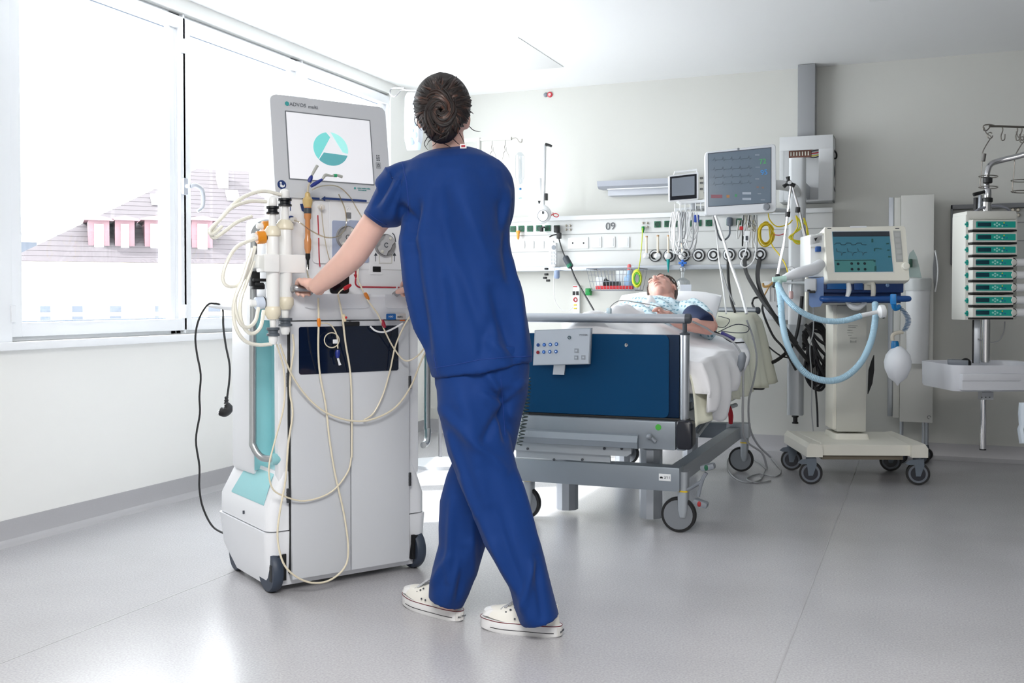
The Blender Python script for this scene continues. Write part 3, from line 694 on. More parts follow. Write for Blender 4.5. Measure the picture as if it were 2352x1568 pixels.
# legs inside the trousers, down to the ankles
fa = onZ(1238, 1462, 0); fb = onZ(1030, 1430, 0)
mb.tube([at(1080, 880, 3.09), at(1110, 1060, 3.08), at(1165, 1230, 3.06), at(1238, 1420, 3.035)], [.085, .062, .05, .034], n=16)
mb.tube([at(1150, 880, 3.11), at(1105, 1060, 3.16), at(1065, 1220, 3.2), at(1030, 1395, 3.20)], [.066, .06, .048, .034], n=16)
body = obj('body', mb, SKIN, nurse, True)
fine(body, .0052, 4, .5)
# scrub trousers
mb = MB()
mb.loft([ring(a, b, v, z_, d, vR) for a, b, v, z_, d, vR in ((996, 1216, 800, 3.09, .098, 790), (996, 1216, 850, 3.09, .103, 835), (998, 1212, 885, 3.09, .100, 880), (1010, 1200, 905, 3.09, .08, 905))])
mb.loft([ring(a, b, v, z_, d, vR) for a, b, v, z_, d, vR in ((1000, 1150, 860, 3.08, .088, 850), (1004, 1156, 920, 3.07, .09, 915), (1014, 1166, 980, 3.07, .088, 975), (1028, 1178, 1040, 3.07, .084, 1030), (1048, 1190, 1090, 3.06, .08, 1080), (1084, 1210, 1168, 3.05, .076, 1148), (1112, 1230, 1250, 3.04, .074, 1222), (1140, 1248, 1295, 3.035, .073, 1270), (1168, 1262, 1345, 3.03, .071, 1325), (1180, 1276, 1395, 3.03, .072, 1378), (1196, 1285, 1432, 3.03, .072, 1412))])
mb.loft([ring(a, b, v, z_, d, vR) for a, b, v, z_, d, vR in ((1100, 1217, 850, 3.10, .085, 840), (1098, 1212, 910, 3.11, .085, 905), (1080, 1196, 970, 3.13, .082, 968), (1052, 1182, 1030, 3.14, .08, 1030), (1026, 1164, 1090, 3.16, .078, 1095), (1010, 1146, 1150, 3.17, .074, 1158), (1007, 1130, 1210, 3.18, .072, 1215), (1008, 1114, 1250, 3.185, .072, 1258), (994, 1098, 1300, 3.19, .071, 1312), (985, 1078, 1350, 3.195, .07, 1362), (984, 1062, 1372, 3.2, .068, 1394))])
tr = obj('trousers', mb, SCRUB, nurse, True)
fine(tr, .006, 5, .5, folds([(1012, 940, 1160, 1080, 9, .005), (1150, 900, 1162, 1010, 6, -.006), (1100, 900, 1180, 960, 10, .005), (1060, 1100, 1180, 1350, 7, .004), (1030, 1000, 1100, 1180, 6, .004), (1190, 1090, 1240, 1250, 10, .004), (1200, 1400, 1225, 1290, 7, .005), (1245, 1415, 1230, 1280, 7, -.004),
    (1040, 1150, 1030, 1330, 7, .005), (1065, 1260, 1050, 1370, 6, -.005), (1085, 1190, 1085, 1320, 7, .004), (995, 1340, 1030, 1280, 7, .005), (1180, 900, 1110, 1010, 8, -.005), (1200, 880, 1150, 930, 7, .005), (1060, 900, 1120, 1150, 16, .007), (1110, 1080, 1200, 1400, 14, -.006), (1140, 1250, 1215, 1420, 10, .006), (1075, 1250, 1030, 1380, 9, .006), (1120, 860, 1150, 905, 7, .005)], NB))
# hem lines of the trousers
# scrub top with sleeves
mb = MB(); mb.loft(tp())
mb.loft([ring(884, 960, 352, 3.15, .03, 430), ring(884, 955, 380, 3.15, .075, 468), ring(871, 945, 418, 3.17, .082, 500), ring(850, 915, 462, 3.19, .078, 522), ring(838, 886, 484, 3.205, .072, 523), ring(834, 884, 490, 3.21, .070, 527)][1:], cap=True)
mb.tube([at(985, 404, 3.145), at(945, 412, 3.15), at(918, 424, 3.155), at(896, 446, 3.17)], [.058, .062, .066, .066], n=18)
mb.tube([at(1112, 395, 3.14), at(1136, 424, 3.16), at(1142, 475, 3.20), at(1132, 520, 3.25)], [.060, .062, .056, .053], n=16)
top = obj('scrub_top', mb, SCRUB, nurse, True)
fine(top, .0055, 12, .5, folds([(925, 545, 965, 840, 9, .006), (940, 505, 985, 800, 8, -.006), (960, 470, 940, 540, 9, -.009), (940, 500, 915, 470, 8, -.008), (975, 560, 1010, 840, 11, .005), (1040, 430, 1130, 640, 14, .006), (1130, 640, 1180, 800, 13, -.005), (1020, 520, 1110, 760, 14, -.005), (1180, 600, 1205, 820, 9, .005),
    (1150, 470, 1168, 640, 9, -.006), (1170, 440, 1150, 560, 7, .005), (1060, 820, 1040, 700, 12, .005), (1100, 830, 1130, 730, 12, -.004), (925, 400, 880, 480, 6, .005), (905, 395, 862, 470, 5, -.005), (940, 400, 900, 500, 7, .005), (1000, 400, 960, 560, 14, .004), (1170, 820, 1120, 780, 10, .004), (1060, 400, 1150, 700, 24, .009), (990, 560, 1080, 820, 22, -.008), (1000, 430, 1040, 600, 20, -.006), (1100, 560, 1190, 830, 20, -.008), (1030, 640, 1100, 850, 16, .007), (950, 600, 975, 830, 10, .007)], NB))
# seams: yoke and sleeve stitching, hem bands
def on_back(pts, o, lift=.0015):
    out = []
    off = NB
    for u, v in pts:
        d = ray(u, v).normalized(); hit, loc, nr, _ = o.ray_cast(CAM-off, d)
        if hit: out.append(loc+off+nr*lift)
    return out
bpy.context.view_layer.update()
SEAM = mat('scrub_seam', (14, 52, 124), .8)
def seam(pts, o, par, r=.0016, name='seam'):
    P = []
    for i in range(len(pts)-1):
        for k in range(8): P.append((pts[i][0]+(pts[i+1][0]-pts[i][0])*k/8, pts[i][1]+(pts[i+1][1]-pts[i][1])*k/8))
    P = on_back(P+[pts[-1]], o, .0004)
    if len(P) > 2: obj(name, MB().tube(P, r, n=6, smooth=False), SEAM, par, True)
seam([(924, 372), (934, 420), (938, 460), (938, 495)], top, top)
seam([(836, 480), (862, 502), (888, 516)], top, top, .0012)
seam([(997, 845), (1040, 838), (1100, 826), (1160, 820), (1220, 818)], top, top, .0012)
seam([(996, 815), (1006, 862)], top, top, .0012)
seam([(1150, 870), (1156, 940), (1160, 1000)], tr, tr, .0012)
cp_ = on_back([(1063, 339)], top, .003)
P = on_back([(1048+i*3, 338) for i in range(12)], top, .002)
c_ = at(1064, 337, 3.075)
hit = on_back([(1064, 341)], top, .003)
c_ = hit[0] if hit else c_
ob = obj('neck_label', MB().box(c_+V((0, 0, .004)), (.020, .003, .014), .001, M.Rotation(TH-.1, 3, 'Z')), mat('label_white', (235, 232, 232), .6), top, True)
obj('red_print', MB().box(c_+V((0, 0, .004))-FH*.0018, (.012, .001, .006), 0, M.Rotation(TH-.1, 3, 'Z')), mat('label_red', (170, 30, 50), .6), top, True)
# hair: scalp volume, twisted locks, loose strands
HM = [mat('hair_dark', (26, 18, 17), .62), mat('hair_brown', (44, 28, 23), .6), mat('hair_lighter', (74, 47, 37), .42)]
rnd = random.Random(5)
mb = MB(); hc = at(1016, 240, 3.14); HR = M.Rotation(TH, 3, 'Z')
mb.sph(hc, (.088, .098, .096), 28, HR)
mb.sph(at(1014, 285, 3.085), (.056, .04, .06), 20, HR); mb.sph(at(1022, 216, 3.08), (.058, .045, .045), 20, HR)
hair = obj('hair', mb, HM[0], nurse, True); fine(hair, .007, 3)
bpy.context.view_layer.update()
lk = [MB(), MB(), MB()]
def hairpt(u, v, lift=.004):
    d = ray(u, v).normalized(); hit, loc, nr, _ = hair.ray_cast(CAM-NB, d)
    return loc+NB+nr*lift if hit else None
for i in range(430):
    # locks sweep inward from the rim, all turning the same way into the twist
    a0 = rnd.uniform(0, 2*math.pi); s0 = rnd.uniform(.5, 1.06); s1 = s0*rnd.uniform(.25, .6); sw = rnd.uniform(.25, .95)*(1 if math.cos(a0) > -.2 else -.7); P = []
    r_ = rnd.uniform(.0022, .0052); ph = rnd.uniform(0, 6)
    for k in range(10):
        t_ = k/9; s_ = s0+(s1-s0)*t_; a = a0+sw*t_*t_
        p = hairpt(1017+69*s_*math.cos(a)+2*math.sin(ph+5*t_), 247-74*s_*math.sin(a)+8*t_, .001+.005*math.sin(math.pi*t_))
        if p: P.append(p)
    if len(P) > 5: lk[rnd.choices((0, 1, 2), (6, 3, 1.2))[0]].tube(P, [r_*.5, r_, r_*1.15, r_*.9, r_*.3], n=6, k=3)
for i in range(60):             # the twist itself: arcs rolled round its centre
    cu, cv_ = 1012, 255; R1 = rnd.uniform(8, 42); a0 = rnd.uniform(0, 6.28); r_ = rnd.uniform(.003, .0055)
    P = [p for p in (hairpt(cu+R1*(1-.06*k)*.85*math.cos(a0+k*.26), cv_+R1*(1-.06*k)*1.25*math.sin(a0+k*.26), .010+.010*(1-R1/45)) for k in range(9)) if p]
    if len(P) > 5: lk[rnd.choices((0, 1, 2), (5, 4, 2))[0]].tube(P, [r_*.4, r_, r_*1.1, r_*.3], n=7, k=3)
for pts in ([(958, 290), (952, 275), (956, 255), (950, 240), (946, 238)], [(966, 240), (955, 236), (947, 240)], [(985, 310), (975, 328), (978, 338), (984, 345)], [(995, 318), (985, 325), (980, 335)], [(1078, 290), (1086, 298), (1098, 302), (1104, 302)], [(1010, 325), (1030, 335), (1038, 342)], [(1040, 318), (1050, 328), (1056, 332)], [(962, 268), (958, 285), (968, 300)], [(1080, 255), (1086, 260), (1087, 262)], [(1000, 172), (1010, 166), (1022, 168)], [(1010, 318), (1000, 330), (992, 336)], [(1055, 305), (1062, 318), (1066, 328)]):
    lk[0].tube([at(u, v, 3.10) for u, v in pts], [.0014, .0012, .0005], n=5)
for i, m_ in enumerate(lk): obj('hair_locks', m_, HM[i], hair, True, kind='stuff')
# ---------------------------------------------------------------- canvas shoes
CANV = mat('canvas_white', (232, 230, 222), .8, bump=.3, bscale=1500); RUB = mat('sole_rubber', (226, 226, 226), .45)
def outline(n=36):
    pts = []
    for i in range(n):
        a = 2*math.pi*i/n; x = math.cos(a); y = math.sin(a)
        X = x*.5; W = .5*(1-.16*(1-x)*.9) if x < 0 else .5
        wy = (abs(y)**.8)*math.copysign(1, y)*(.37+.10*max(0, min(1, (x+.35)*1.3)))
        wy -= .035*math.exp(-((x+.05)/.4)**2)*(1 if y > 0 else -.2)*(1 if y > 0 else 1)
        pts.append((X, wy))
    return pts
def shoe(heel, toe, label, pitch=0, s=1.0, side=1):
    heel, toe = V(heel), V(toe); d = toe-heel; L = d.length; rz = math.atan2(d.y, d.x)
    rt = thing('shoe', label, 'shoe', (heel+toe)/2, rz, 'white canvas shoes of the nurse'); O = outline(); W = .105
    def at_(x, y, z): return V((x, y*side, z+max(0, (x-.05))*.12*L+ (0 if pitch == 0 else max(0, -x-.0)*pitch)))
    def lay(k, z, inset=0): return [at_(x*L*k, y*W*k, z) for x, y in O]
    def lay2(f, z): return [at_(x*L*f, y*W*(f-.0), z) for x, y in O]
    mb = MB(); mb.loft([lay2(.95, 0), lay2(1.0, .004), lay2(1.0, .034), lay2(.97, .0365)]); obj('sole', mb, RUB, rt)
    for f, z, m_, r in ((1.004, .0345, mat('shoe_stripe_red', (105, 18, 36), .5), .0012), (1.004, .014, mat('shoe_stripe_black', (25, 25, 32), .5), .0011)):
        P = [at_(x*L*f, y*W*f, z) for x, y in O]
        if z < .02: P = [p for p, (x, y) in zip(P, O) if -.46 < x < .34]; 
        if z < .02:
            for yy in (1, -1):
                Q = [p for p, (x, y) in zip([at_(x*L*f, y*W*f, z) for x, y in O], O) if -.46 < x < .34 and y*yy > .02]; Q.sort(key=lambda p: p.x)
                obj('black_stripe', MB().tube(Q, r, n=6, k=2), m_, rt)
        else: obj('red_stripe', MB().tube(P, r, n=6, k=2, closed=True), m_, rt)
    # upper: rings shrink and rise to the ankle opening
    def up(x0, x1, wf, z, n=36):
        c = (x0+x1)/2; h = (x1-x0)/2; return [V(((c+h*2*x)*L, y*W*wf*side, z+.008+max(0, ((c+h*2*x)-.05))*.12*L*(1))) for x, y in O]
    mb = MB(); mb.loft([up(-.475, .475, .94, .026), up(-.47, .44, .90, .038), up(-.465, .36, .82, .05), up(-.462, .22, .72, .062), up(-.458, .10, .62, .074), up(-.452, .02, .55, .084), up(-.445, -.01, .46, .083), up(-.43, -.03, .42, .06)], cap=True)
    u_ = obj('upper', mb, CANV, rt)
    obj('toe_cap', MB().loft([up(.20, .472, .78, .027), up(.20, .445, .74, .040), up(.21, .38, .62, .0475), up(.24, .34, .4, .05)]), RUB, rt)
    mb = MB()
    for k in range(6):
        x = (.24-.045*k)*L; zz = .061+.0085*k+.004
        mb.tube([V((x, -.026, zz-.007)), V((x-.006, -.012, zz)), V((x-.002, .012, zz+.001)), V((x+.004, .026, zz-.006))], .0028, n=5)
        mb.tube([V((x, .026, zz-.007)), V((x-.006, .012, zz+.001)), V((x+.004, -.026, zz-.002))], .0018, n=5)
    obj('laces', mb, mat('lace_grey', (176, 178, 182), .6), rt)
    for k in range(4):
        for yy in (-1, 1): obj('eyelet', MB().lathe([(.0032, 0), (.0032, .0015), (.0018, .002)], ((.19-.055*k)*L, yy*.032, .056+.008*k), (0, yy*.6, .8), 10), mat('eyelet_metal', (90, 92, 98), .3, .8), rt)
    for q in (-.02, .05): 
        for yy in (-1, 1): obj('vent_eyelet', MB().lathe([(.003, 0), (.003, .002)], (q*L-.01, yy*W*.40, .050), (0, yy, .3), 10), DGREY, rt)
    obj('ankle_sock', MB().lathe([(.036, .05), (.036, .092), (.034, .1)], (-.28*L, 0, 0)), mat('sock_black', (24, 24, 30), .8), rt)
    hl = obj('heel_patch', MB().loft([[at_(x*L*f, y*W*f, z) for x, y in [(-.47, -.17), (-.4995, -.06), (-.4995, .06), (-.47, .17)]]+[at_(x*L*(f-.02), y*W*f, z) for x, y in [(-.47, .17), (-.49, .06), (-.49, -.06), (-.47, -.17)]] for f, z in ((1.01, .006), (1.012, .030))]), mat('heel_patch_white', (215, 213, 210), .5), rt)
    txt('ALL STAR', .008, (-.5075*L, 0, .018), (0, -1, 0), (0, 0, 1), DGREY, rt, world=False)
    return rt
shoe(onZ(1290, 1462, 0), onZ(1106, 1438, 0), 'white canvas shoe nearer the camera, toe pointing left, under the right trouser hem', s=1)
shoe(onZ(1060, 1428, 0), onZ(932, 1383, 0), 'white canvas shoe farther left, partly showing a black sock under the left trouser hem', s=1, side=-1)
# ---------------------------------------------------------------- hospital bed
BR = V((-1.325, 5.3, 0)); XL, XRB = -1.72, -.932
bed = thing('hospital_bed', 'hospital bed with a dark blue footboard and grey steel frame on castors', 'bed', BR)
FB = 4.30
def BY(u, v, y=FB): return onY(u, v, y)
BBLUE = mat('footboard_blue', (0, 59, 98), .5, noise=.04, nscale=3, spec=.15); BBD = mat('footboard_blue_dark', (4, 36, 66), .5, spec=.2)
FRM = mat('bed_frame_grey', (138, 146, 154), .38, .45); FRL = mat('bed_frame_light', (170, 176, 182), .35, .4)
zb0, zb1 = BY(1480, 957).z, BY(1480, 768).z
xr_ = BY(1560, 860).x; xs = BY(1537, 860).x
fb = obj('footboard', MB().bb(XL+.02, xr_, FB+.002, FB+.03, zb0, zb1, .006), BBD, bed, True)
mb = MB(); mb.loft([[V(((XL+.03+xs)/2+a, y, (zb0+zb1)/2+b)) for a, b in rrect(xs-XL-.03, zb1-zb0-.002, .022)] for y in (FB+.006, FB-.006, FB-.009)])
obj('board_panel', mb, BBLUE, fb, True)
p = BY(1440, 792); obj('lock', MB().lathe([(.008, 0), (.008, .004), (.003, .005)], (p.x, FB-.008, p.z), (0, -1, 0)), CHROME, fb, True)
obj('board_seal', MB().bb(XL+.01, XRB+.02, FB-.004, FB+.034, zb0-.012, zb0-.001, .002), BLACK, bed, True)
zr = BY(1450, 731).z
for x in (XL+.0, BY(1571, 860).x):
    obj('post', MB().lathe([(.020, zb0-.015), (.0205, zb0-.01), (.0205, zb1-.004), (.019, zb1)], (x, FB+.012, 0), n=24), ALU, bed, True)
    obj('post_neck', MB().lathe([(.021, zb1), (.022, zb1+.006), (.010, zb1+.012), (.0095, zr-.02)], (x, FB+.012, 0), n=20), DGREY, bed, True)
xe = BY(1572, 731).x+.006
obj('foot_rail', MB().tube([V((XL-.03, FB+.012, zr)), V((xe, FB+.012, zr))], .0205, n=24), ALU, bed, True)
for x, s in ((XL-.03, -1), (xe, 1)): obj('rail_cap', MB().lathe([(.0215, -.004), (.0215, .012), (.017, .02), (.008, .023)], (x, FB+.012, zr), (s, 0, 0)), DGREY, bed, True)
# head end
HY = 6.40; zh = onY(1700, 713, HY).z; xh = onY(1738, 713, HY).x
obj('head_rail', MB().tube([V((XL-.03, HY, zh)), V((xh, HY, zh))], .0205, n=20), ALU, bed, True)
for x, s in ((XL-.03, -1), (xh, 1)): obj('rail_cap', MB().lathe([(.0215, -.004), (.0215, .012), (.017, .02), (.008, .023)], (x, HY, zh), (s, 0, 0)), DGREY, bed, True)
for x in (XL, onY(1734, 713, HY).x-.006):
    obj('post', MB().lathe([(.020, .45), (.020, zh-.09)], (x, HY, 0)), ALU, bed, True)
    obj('post_neck', MB().lathe([(.021, zh-.09), (.011, zh-.08), (.0095, zh-.018)], (x, HY, 0)), DGREY, bed, True)
obj('headboard', MB().bb(XL+.03, XRB-.02, HY-.01, HY+.012, .5, .84, .006), BBD, bed, True)
# grey foot crossbeam with trim tray
zf1, zf0 = zb0-.012, BY(1530, 1031).z
mb = MB(); mb.bb(XL-.01, XRB-.03, FB-.03, FB+.05, zf0, zf1, .008); cb = obj('crossbeam', mb, FRM, bed, True)
obj('beam_end', MB().bb(XRB-.028, XRB+.012, FB-.028, FB+.052, zf0, zf1, .008), FRM, bed, True)
p = BY(1573, 998, FB-.03)
mb = MB(); mb.loft([[V((p.x+a, FB-.03+y, p.z+b)) for a, b in rrect(.07*k, .125*k, .018)] for y, k in ((.07, .9), (.0, 1), (-.012, .98), (-.018, .86))]); obj('bumper', mb, mat('bumper_navy', (14, 18, 30), .35), bed, True)
p = BY(XL, 0)
a_, b_ = BY(1180, 1002, FB-.05), BY(1470, 1022, FB-.05)
mb = MB(); mb.loft([[V((x, FB-.03-y, z)) for y, z in ((0, b_.z-.02), (.028, b_.z-.014), (.034, b_.z+.012), (.02, b_.z+.038), (0, b_.z+.044))] for x in (XL+.02, b_.x-.04, b_.x-.01)]); obj('trim_tray', mb, FRM, bed, True)
q = BY(1440, 1048, FB-.02)
mb = MB(); mb.prism([V((XL+.02, FB-.022, b_.z-.02)), V((q.x+.02, FB-.022, b_.z-.02)), V((q.x+.02, FB-.022, q.z+.015)), V((q.x+.0, FB-.022, q.z)), V((XL+.02, FB-.022, q.z+.0))], (0, .012, 0)); pl_ = obj('mount_plate', mb, FRL, bed, True)
for u in (1212, 1388, 1428): c = BY(u, 1030, FB-.025); obj('bolt', MB().lathe([(.006, 0), (.006, .004), (.003, .006)], (c.x, FB-.024, c.z), (0, -1, 0), 12), DGREY, pl_, True)
q = BY(1402, 1062, FB)
mb = MB(); mb.prism([V((XL+.02, FB-.0, b_.z-.03)), V((q.x-.006, FB-.0, b_.z-.03)), V((q.x, FB-.0, q.z)), V((XL+.02, FB-.0, q.z+.0))], (0, .012, 0)); pl2 = obj('mount_plate', mb, FRL, bed, True)
for u in (1273, 1338): c = BY(u, 1055, FB); obj('bolt', MB().lathe([(.006, 0), (.006, .004), (.003, .006)], (c.x, FB-.001, c.z), (0, -1, 0), 12), DGREY, pl2, True)
p = BY(1512, 981, FB-.031); obj('green_dot', MB().lathe([(.013, 0), (.013, .0015)], (p.x, FB-.03, p.z), (0, -1, 0)), mat('dot_green', (70, 165, 60), .4), cb, True)
p = BY(1500, 1005, FB-.031); mb = MB(); mb.sph((p.x-.012, FB-.045, p.z+.006), (.014, .016, .012), 12); mb.tube([(p.x-.01, FB-.045, p.z+.006), (p.x+.018, FB-.05, p.z-.014)], .007, n=8); obj('release_knob', mb, MGREY, cb, True)
# lower chassis
zc1, zc0 = BY(1560, 1073, FB+.02).z, BY(1560, 1128, FB+.02).z
xc = BY(1563, 1100, FB+.02).x
ch = obj('chassis_bar', MB().bb(XL-.0, xc, FB+.0, FB+.09, zc0, zc1, .006), FRM, bed, True)
obj('chassis_bar', MB().bb(XL+.05, xc-.02, 6.02, 6.10, .19, .28, .006), FRM, bed, True)
p = BY(1527, 1096, FB-.001); pt = obj('label_plate', MB().box((p.x, FB-.001, p.z), (.052, .002, .030), .0005), WHITE, ch, True)
txt('2/11', .016, (p.x+.010, FB-.003, p.z), (1, 0, 0), (0, 0, 1), DGREY, pt)
mb = MB(); mb.sph((p.x-.015, FB-.003, p.z-.001), (.007, .001, .004), 8); mb.bb(p.x-.020, p.x-.018, FB-.0035, FB-.002, p.z-.006, p.z, 0); mb.bb(p.x-.011, p.x-.009, FB-.0035, FB-.002, p.z-.006, p.z, 0); obj('animal_mark', mb, BLACK, pt, True)
for x in (XL+.06, xc-.05): obj('side_beam', MB().loft([[V((x-.03, y, z-.04)), V((x+.03, y, z-.04)), V((x+.03, y, z+.03)), V((x-.03, y, z+.03))] for y, z in ((FB+.06, .235), (6.06, .235))]), FRL, bed, True)
# lift columns with collars
for (u, y) in ((1303, 4.56), (1495, 4.52), (1430, 5.95), (1585, 5.95)):
    p = onY(u, 1100, y); mb = MB()
    if y < 5: mb.lathe([(.052, .02), (.052, .40)], (p.x, y, 0), n=10)
    else: mb.lathe([(.045, .03), (.045, .42)], (p.x, y, 0), n=10)
    lc = obj('lift_column', mb, ALU, bed, True, ang=30)
    if y < 5:
        obj('collar', MB().lathe([(.054, .355), (.056, .36), (.056, .372), (.053, .376)], (p.x, y, 0), n=20), FRL, lc, True); obj('collar', MB().lathe([(.054, .33), (.056, .335), (.056, .345), (.053, .35)], (p.x, y, 0), n=20), FRL, lc, True)
# platform under the mattress
for x in (XL+.05, XRB-.06): obj('platform_rail', MB().bb(x-.02, x+.02, FB+.05, 6.36, .44, .50, .004), FRL, bed, True)
for y in (4.7, 5.2, 5.7, 6.2): obj('platform_slat', MB().bb(XL+.05, XRB-.05, y-.03, y+.03, .47, .53, .004), FRM, bed, True)
mb = MB(); mb.tube([onX(1600, 1000, XRB-.01), onX(1625, 968, XRB-.01), onX(1655, 942, XRB-.01), onX(1690, 930, XRB-.01)], .012, n=8); obj('tilt_link', mb, FRL, bed, True)
mb = MB(); a_ = onX(1674, 935, XRB+.02); b_ = onX(1678, 972, XRB+.02); mb.tube([a_+V((-.02, 0, .0)), a_, a_.lerp(b_, .5)+V((.005, 0, 0)), b_], [.007, .013, .014, .011], n=8, flat=.7); obj('release_lever', mb, mat('lever_red', (170, 26, 40), .4), bed, True)
mb = MB(); mb.tube([onX(1650, 940, XRB), onX(1672, 935, XRB+.01)], .006, n=6); obj('lever_wire', mb, STEEL, bed, True)
# castors
CW = mat('castor_disc', (120, 124, 130), .5); YR = mat('ring_yellow', (225, 190, 40), .4)
def castor(x, y, r, zt, rz=0, ring_=True):
    mb = MB(); mb.lathe([(r*.84, -.014), (r*.97, -.014), (r, -.009), (r, .009), (r*.97, .014), (r*.84, .014)], (x, y, r), (0, 1, 0), 36)
    w_ = obj('wheel', mb, BLACK, bed, True)
    obj('wheel_disc', MB().lathe([(0, -.0165), (r*.83, -.0155), (r*.83, .0155), (0, .0165)], (x, y, r), (0, 1, 0), 30), CW, w_, True)
    fk = obj('fork', MB().loft([[V((x+.02+a, y+.0+b, z)) for a, b in rrect(.044*k, .062*k, .014)] for z, k in ((r-.01, .7), (r+.02, .95), (r*2+.02, 1), (zt, 1))]), FRL, bed, True)
    if ring_: obj('colour_ring', MB().loft([[V((x+.02+a, y+.0+b, z)) for a, b in rrect(.047, .065, .014)] for z in (r*2+.025, r*2+.032)]), YR, fk, True)
    return fk
c1 = onZ(1558, 1222, 0)
castor(c1.x, FB+.06, .0765, .265); castor(XL+.04, FB+.06, .0765, .265); c2 = onZ(1702, 1082, 0); castor(c2.x, c2.y, .072, .27); castor(XL+.06, c2.y, .072, .27)
obj('castor_arm', MB().bb(c2.x-.08, c2.x+.05, c2.y-.04, c2.y+.04, .2, .285, .008), FRL, bed, True)
mb = MB(); a_, b_ = BY(1578, 1125, FB+.04), BY(1612, 1105, FB+.04); c_, d_ = BY(1626, 1072, FB+.04), BY(1603, 1140, FB+.04)
mb.tube([a_, b_], .008, n=8); mb.tube([BY(1622, 1085, FB+.04), b_, d_], .0085, n=8)
pe = obj('brake_pedal', mb, MGREY, bed, True)
for c, m_, tilt_ in ((BY(1626, 1072, FB+.04), mat('pedal_green', (10, 90, 60), .4), -.25), (BY(1610, 1155, FB+.04), mat('pedal_red', (150, 30, 35), .4), .3)):
    o_ = obj('pedal_pad', MB().box(c, (.062, .05, .026), .010, M.Rotation(tilt_, 3, 'Y')), MGREY, pe, True)
    obj('pedal_mark', MB().sph(c-V((.003, .024, 0)), (.009, .003, .012), 12), m_, pe, True)
# control panel hooked over the footboard
ZP = FB-.05
A, B, C_, D_ = onY(1228, 758, ZP), onY(1358, 753, ZP), onY(1354, 836, ZP), onY(1224, 839, ZP)
cpn2 = thing('control_panel', 'light grey bed control panel with blue and red buttons hooked on the blue footboard', 'control panel', ((A.x+B.x)/2, ZP, 0))
mb = MB(); mb.loft([[q+V((0, y, 0)) for q in (A, B, C_, D_)] for y in (0, .018)]); cpf = obj('casing', mb, mat('panel_casing', (150, 158, 168), .4), cpn2, True)
ce = (A+B+C_+D_)/4; mb = MB(); mb.loft([[ce+(q-ce)*.965+V((0, y, 0)) for q in (A, B, C_, D_)] for y in (-.002, .001)]); obj('face_plate', mb, mat('panel_face', (176, 184, 194), .4), cpn2, True)
for (u, v, col, inner) in ((1236, 792, (20, 62, 125), None), (1250, 791.5, (30, 90, 165), (120, 160, 230)), (1264, 791, (30, 90, 165), (205, 225, 250)), (1278, 790, (30, 90, 165), (205, 225, 250)), (1235.5, 809, (130, 12, 30), None), (1249, 808, (30, 90, 165), (120, 160, 230)), (1263, 807.5, (30, 90, 165), (205, 225, 250)), (1277, 807, (30, 90, 165), (205, 225, 250))):
    p = onY(u, v, ZP-.002); r_ = 4.2/2350*4.4
    b_ = obj('button', MB().lathe([(r_, 0), (r_, .0015), (r_*.8, .003)], p, (0, -1, 0), 20), mat('btn%d%d' % (col[0], col[2]), col, .4), cpn2, True)
    if inner: obj('button_light', MB().lathe([(r_*.45, .003), (r_*.45, .0035)], p, (0, -1, 0), 12), mat('lit%d' % inner[0], inner, .4), b_, True)
for (u, v, a, b) in ((1324, 805, 5, 5), (1323.5, 821, 5, 5), (1340, 820.5, 5, 5)):
    p = onY(u, v, ZP-.002); e = 2*a*4.4/2350; k_ = obj('key', MB().box(p, (e, .002, e), .0006), mat('panel_key', (140, 146, 154), .4), cpn2, True)
    obj('key_symbol', MB().box(p-V((0, .0015, 0)), (e*.5, .001, e*.4)), mat('panel_face', 0), k_, True)
p = onY(1307.5, 775, ZP-.003); mb = MB(); mb.tube([p+V((.0065*math.cos(a), 0, .0065*math.sin(a))) for a in [math.radians(i*30) for i in range(12)]], .0016, n=6, closed=True, smooth=False); mb.tube([p, p+V((.004, 0, .004))], .0014, n=5); obj('lock_switch', mb, mat('switch_dark', (50, 80, 90), .4), cpn2, True)
txt('VOLKER', .010, onY(1339.5, 769, ZP-.003), (1, 0, 0), (0, 0, 1), DGP, cpn2, spacing=1.05)
mb = MB(); p, q = onY(1273, 842, ZP+.012), onY(1299, 860, ZP+.012); mb.loft([[V((x, y, z)) for x in (p.x, q.x)]+[V((x, y+.012, z)) for x in (q.x, p.x)] for y, z in ((ZP+.004, p.z+.012), (ZP+.003, p.z), (ZP-.008, q.z))]); obj('hook', mb, ALU, cpn2, True)
mb = MB(); mb.bb(A.x+.03, B.x-.03, ZP+.015, FB-.006, A.z-.06, A.z-.01, .002); obj('bracket', mb, MGREY, cpn2, True)
# mattress and sheets
from mathutils import noise as NZ
def mtop(y): 
    t = max(0, min(1, (y-5.15)/1.15)); return .70+.02*min(1, (y-4.35)/.5)+.20*t
mat_ = thing('mattress', 'bed mattress under the pale yellow sheet', 'mattress', (-1.325, 5.3, .5))
ys = [4.36+i*(6.34-4.36)/16 for i in range(17)]
mb = MB(); mb.loft([[V((-1.325+a, y, (mtop(y)-.165/2)+b)) for a, b in rrect(.76, .165, .03)] for y in ys]); obj('foam_block', mb, mat('mattress_blue', (170, 185, 200), .7), mat_, True)
SHEET = mat('sheet_pale_yellow', (238, 238, 220), .85, bump=.15, bscale=900); DUV = mat('duvet_white', (246, 246, 249), .8, bump=.12, bscale=700)
sh = thing('bed_sheet', 'pale yellow-green sheet hanging over the side of the hospital bed', 'sheet', (-1.325, 5.3, .6))
rows = []
yv = [4.33+i*(6.36-4.33)/60 for i in range(61)]
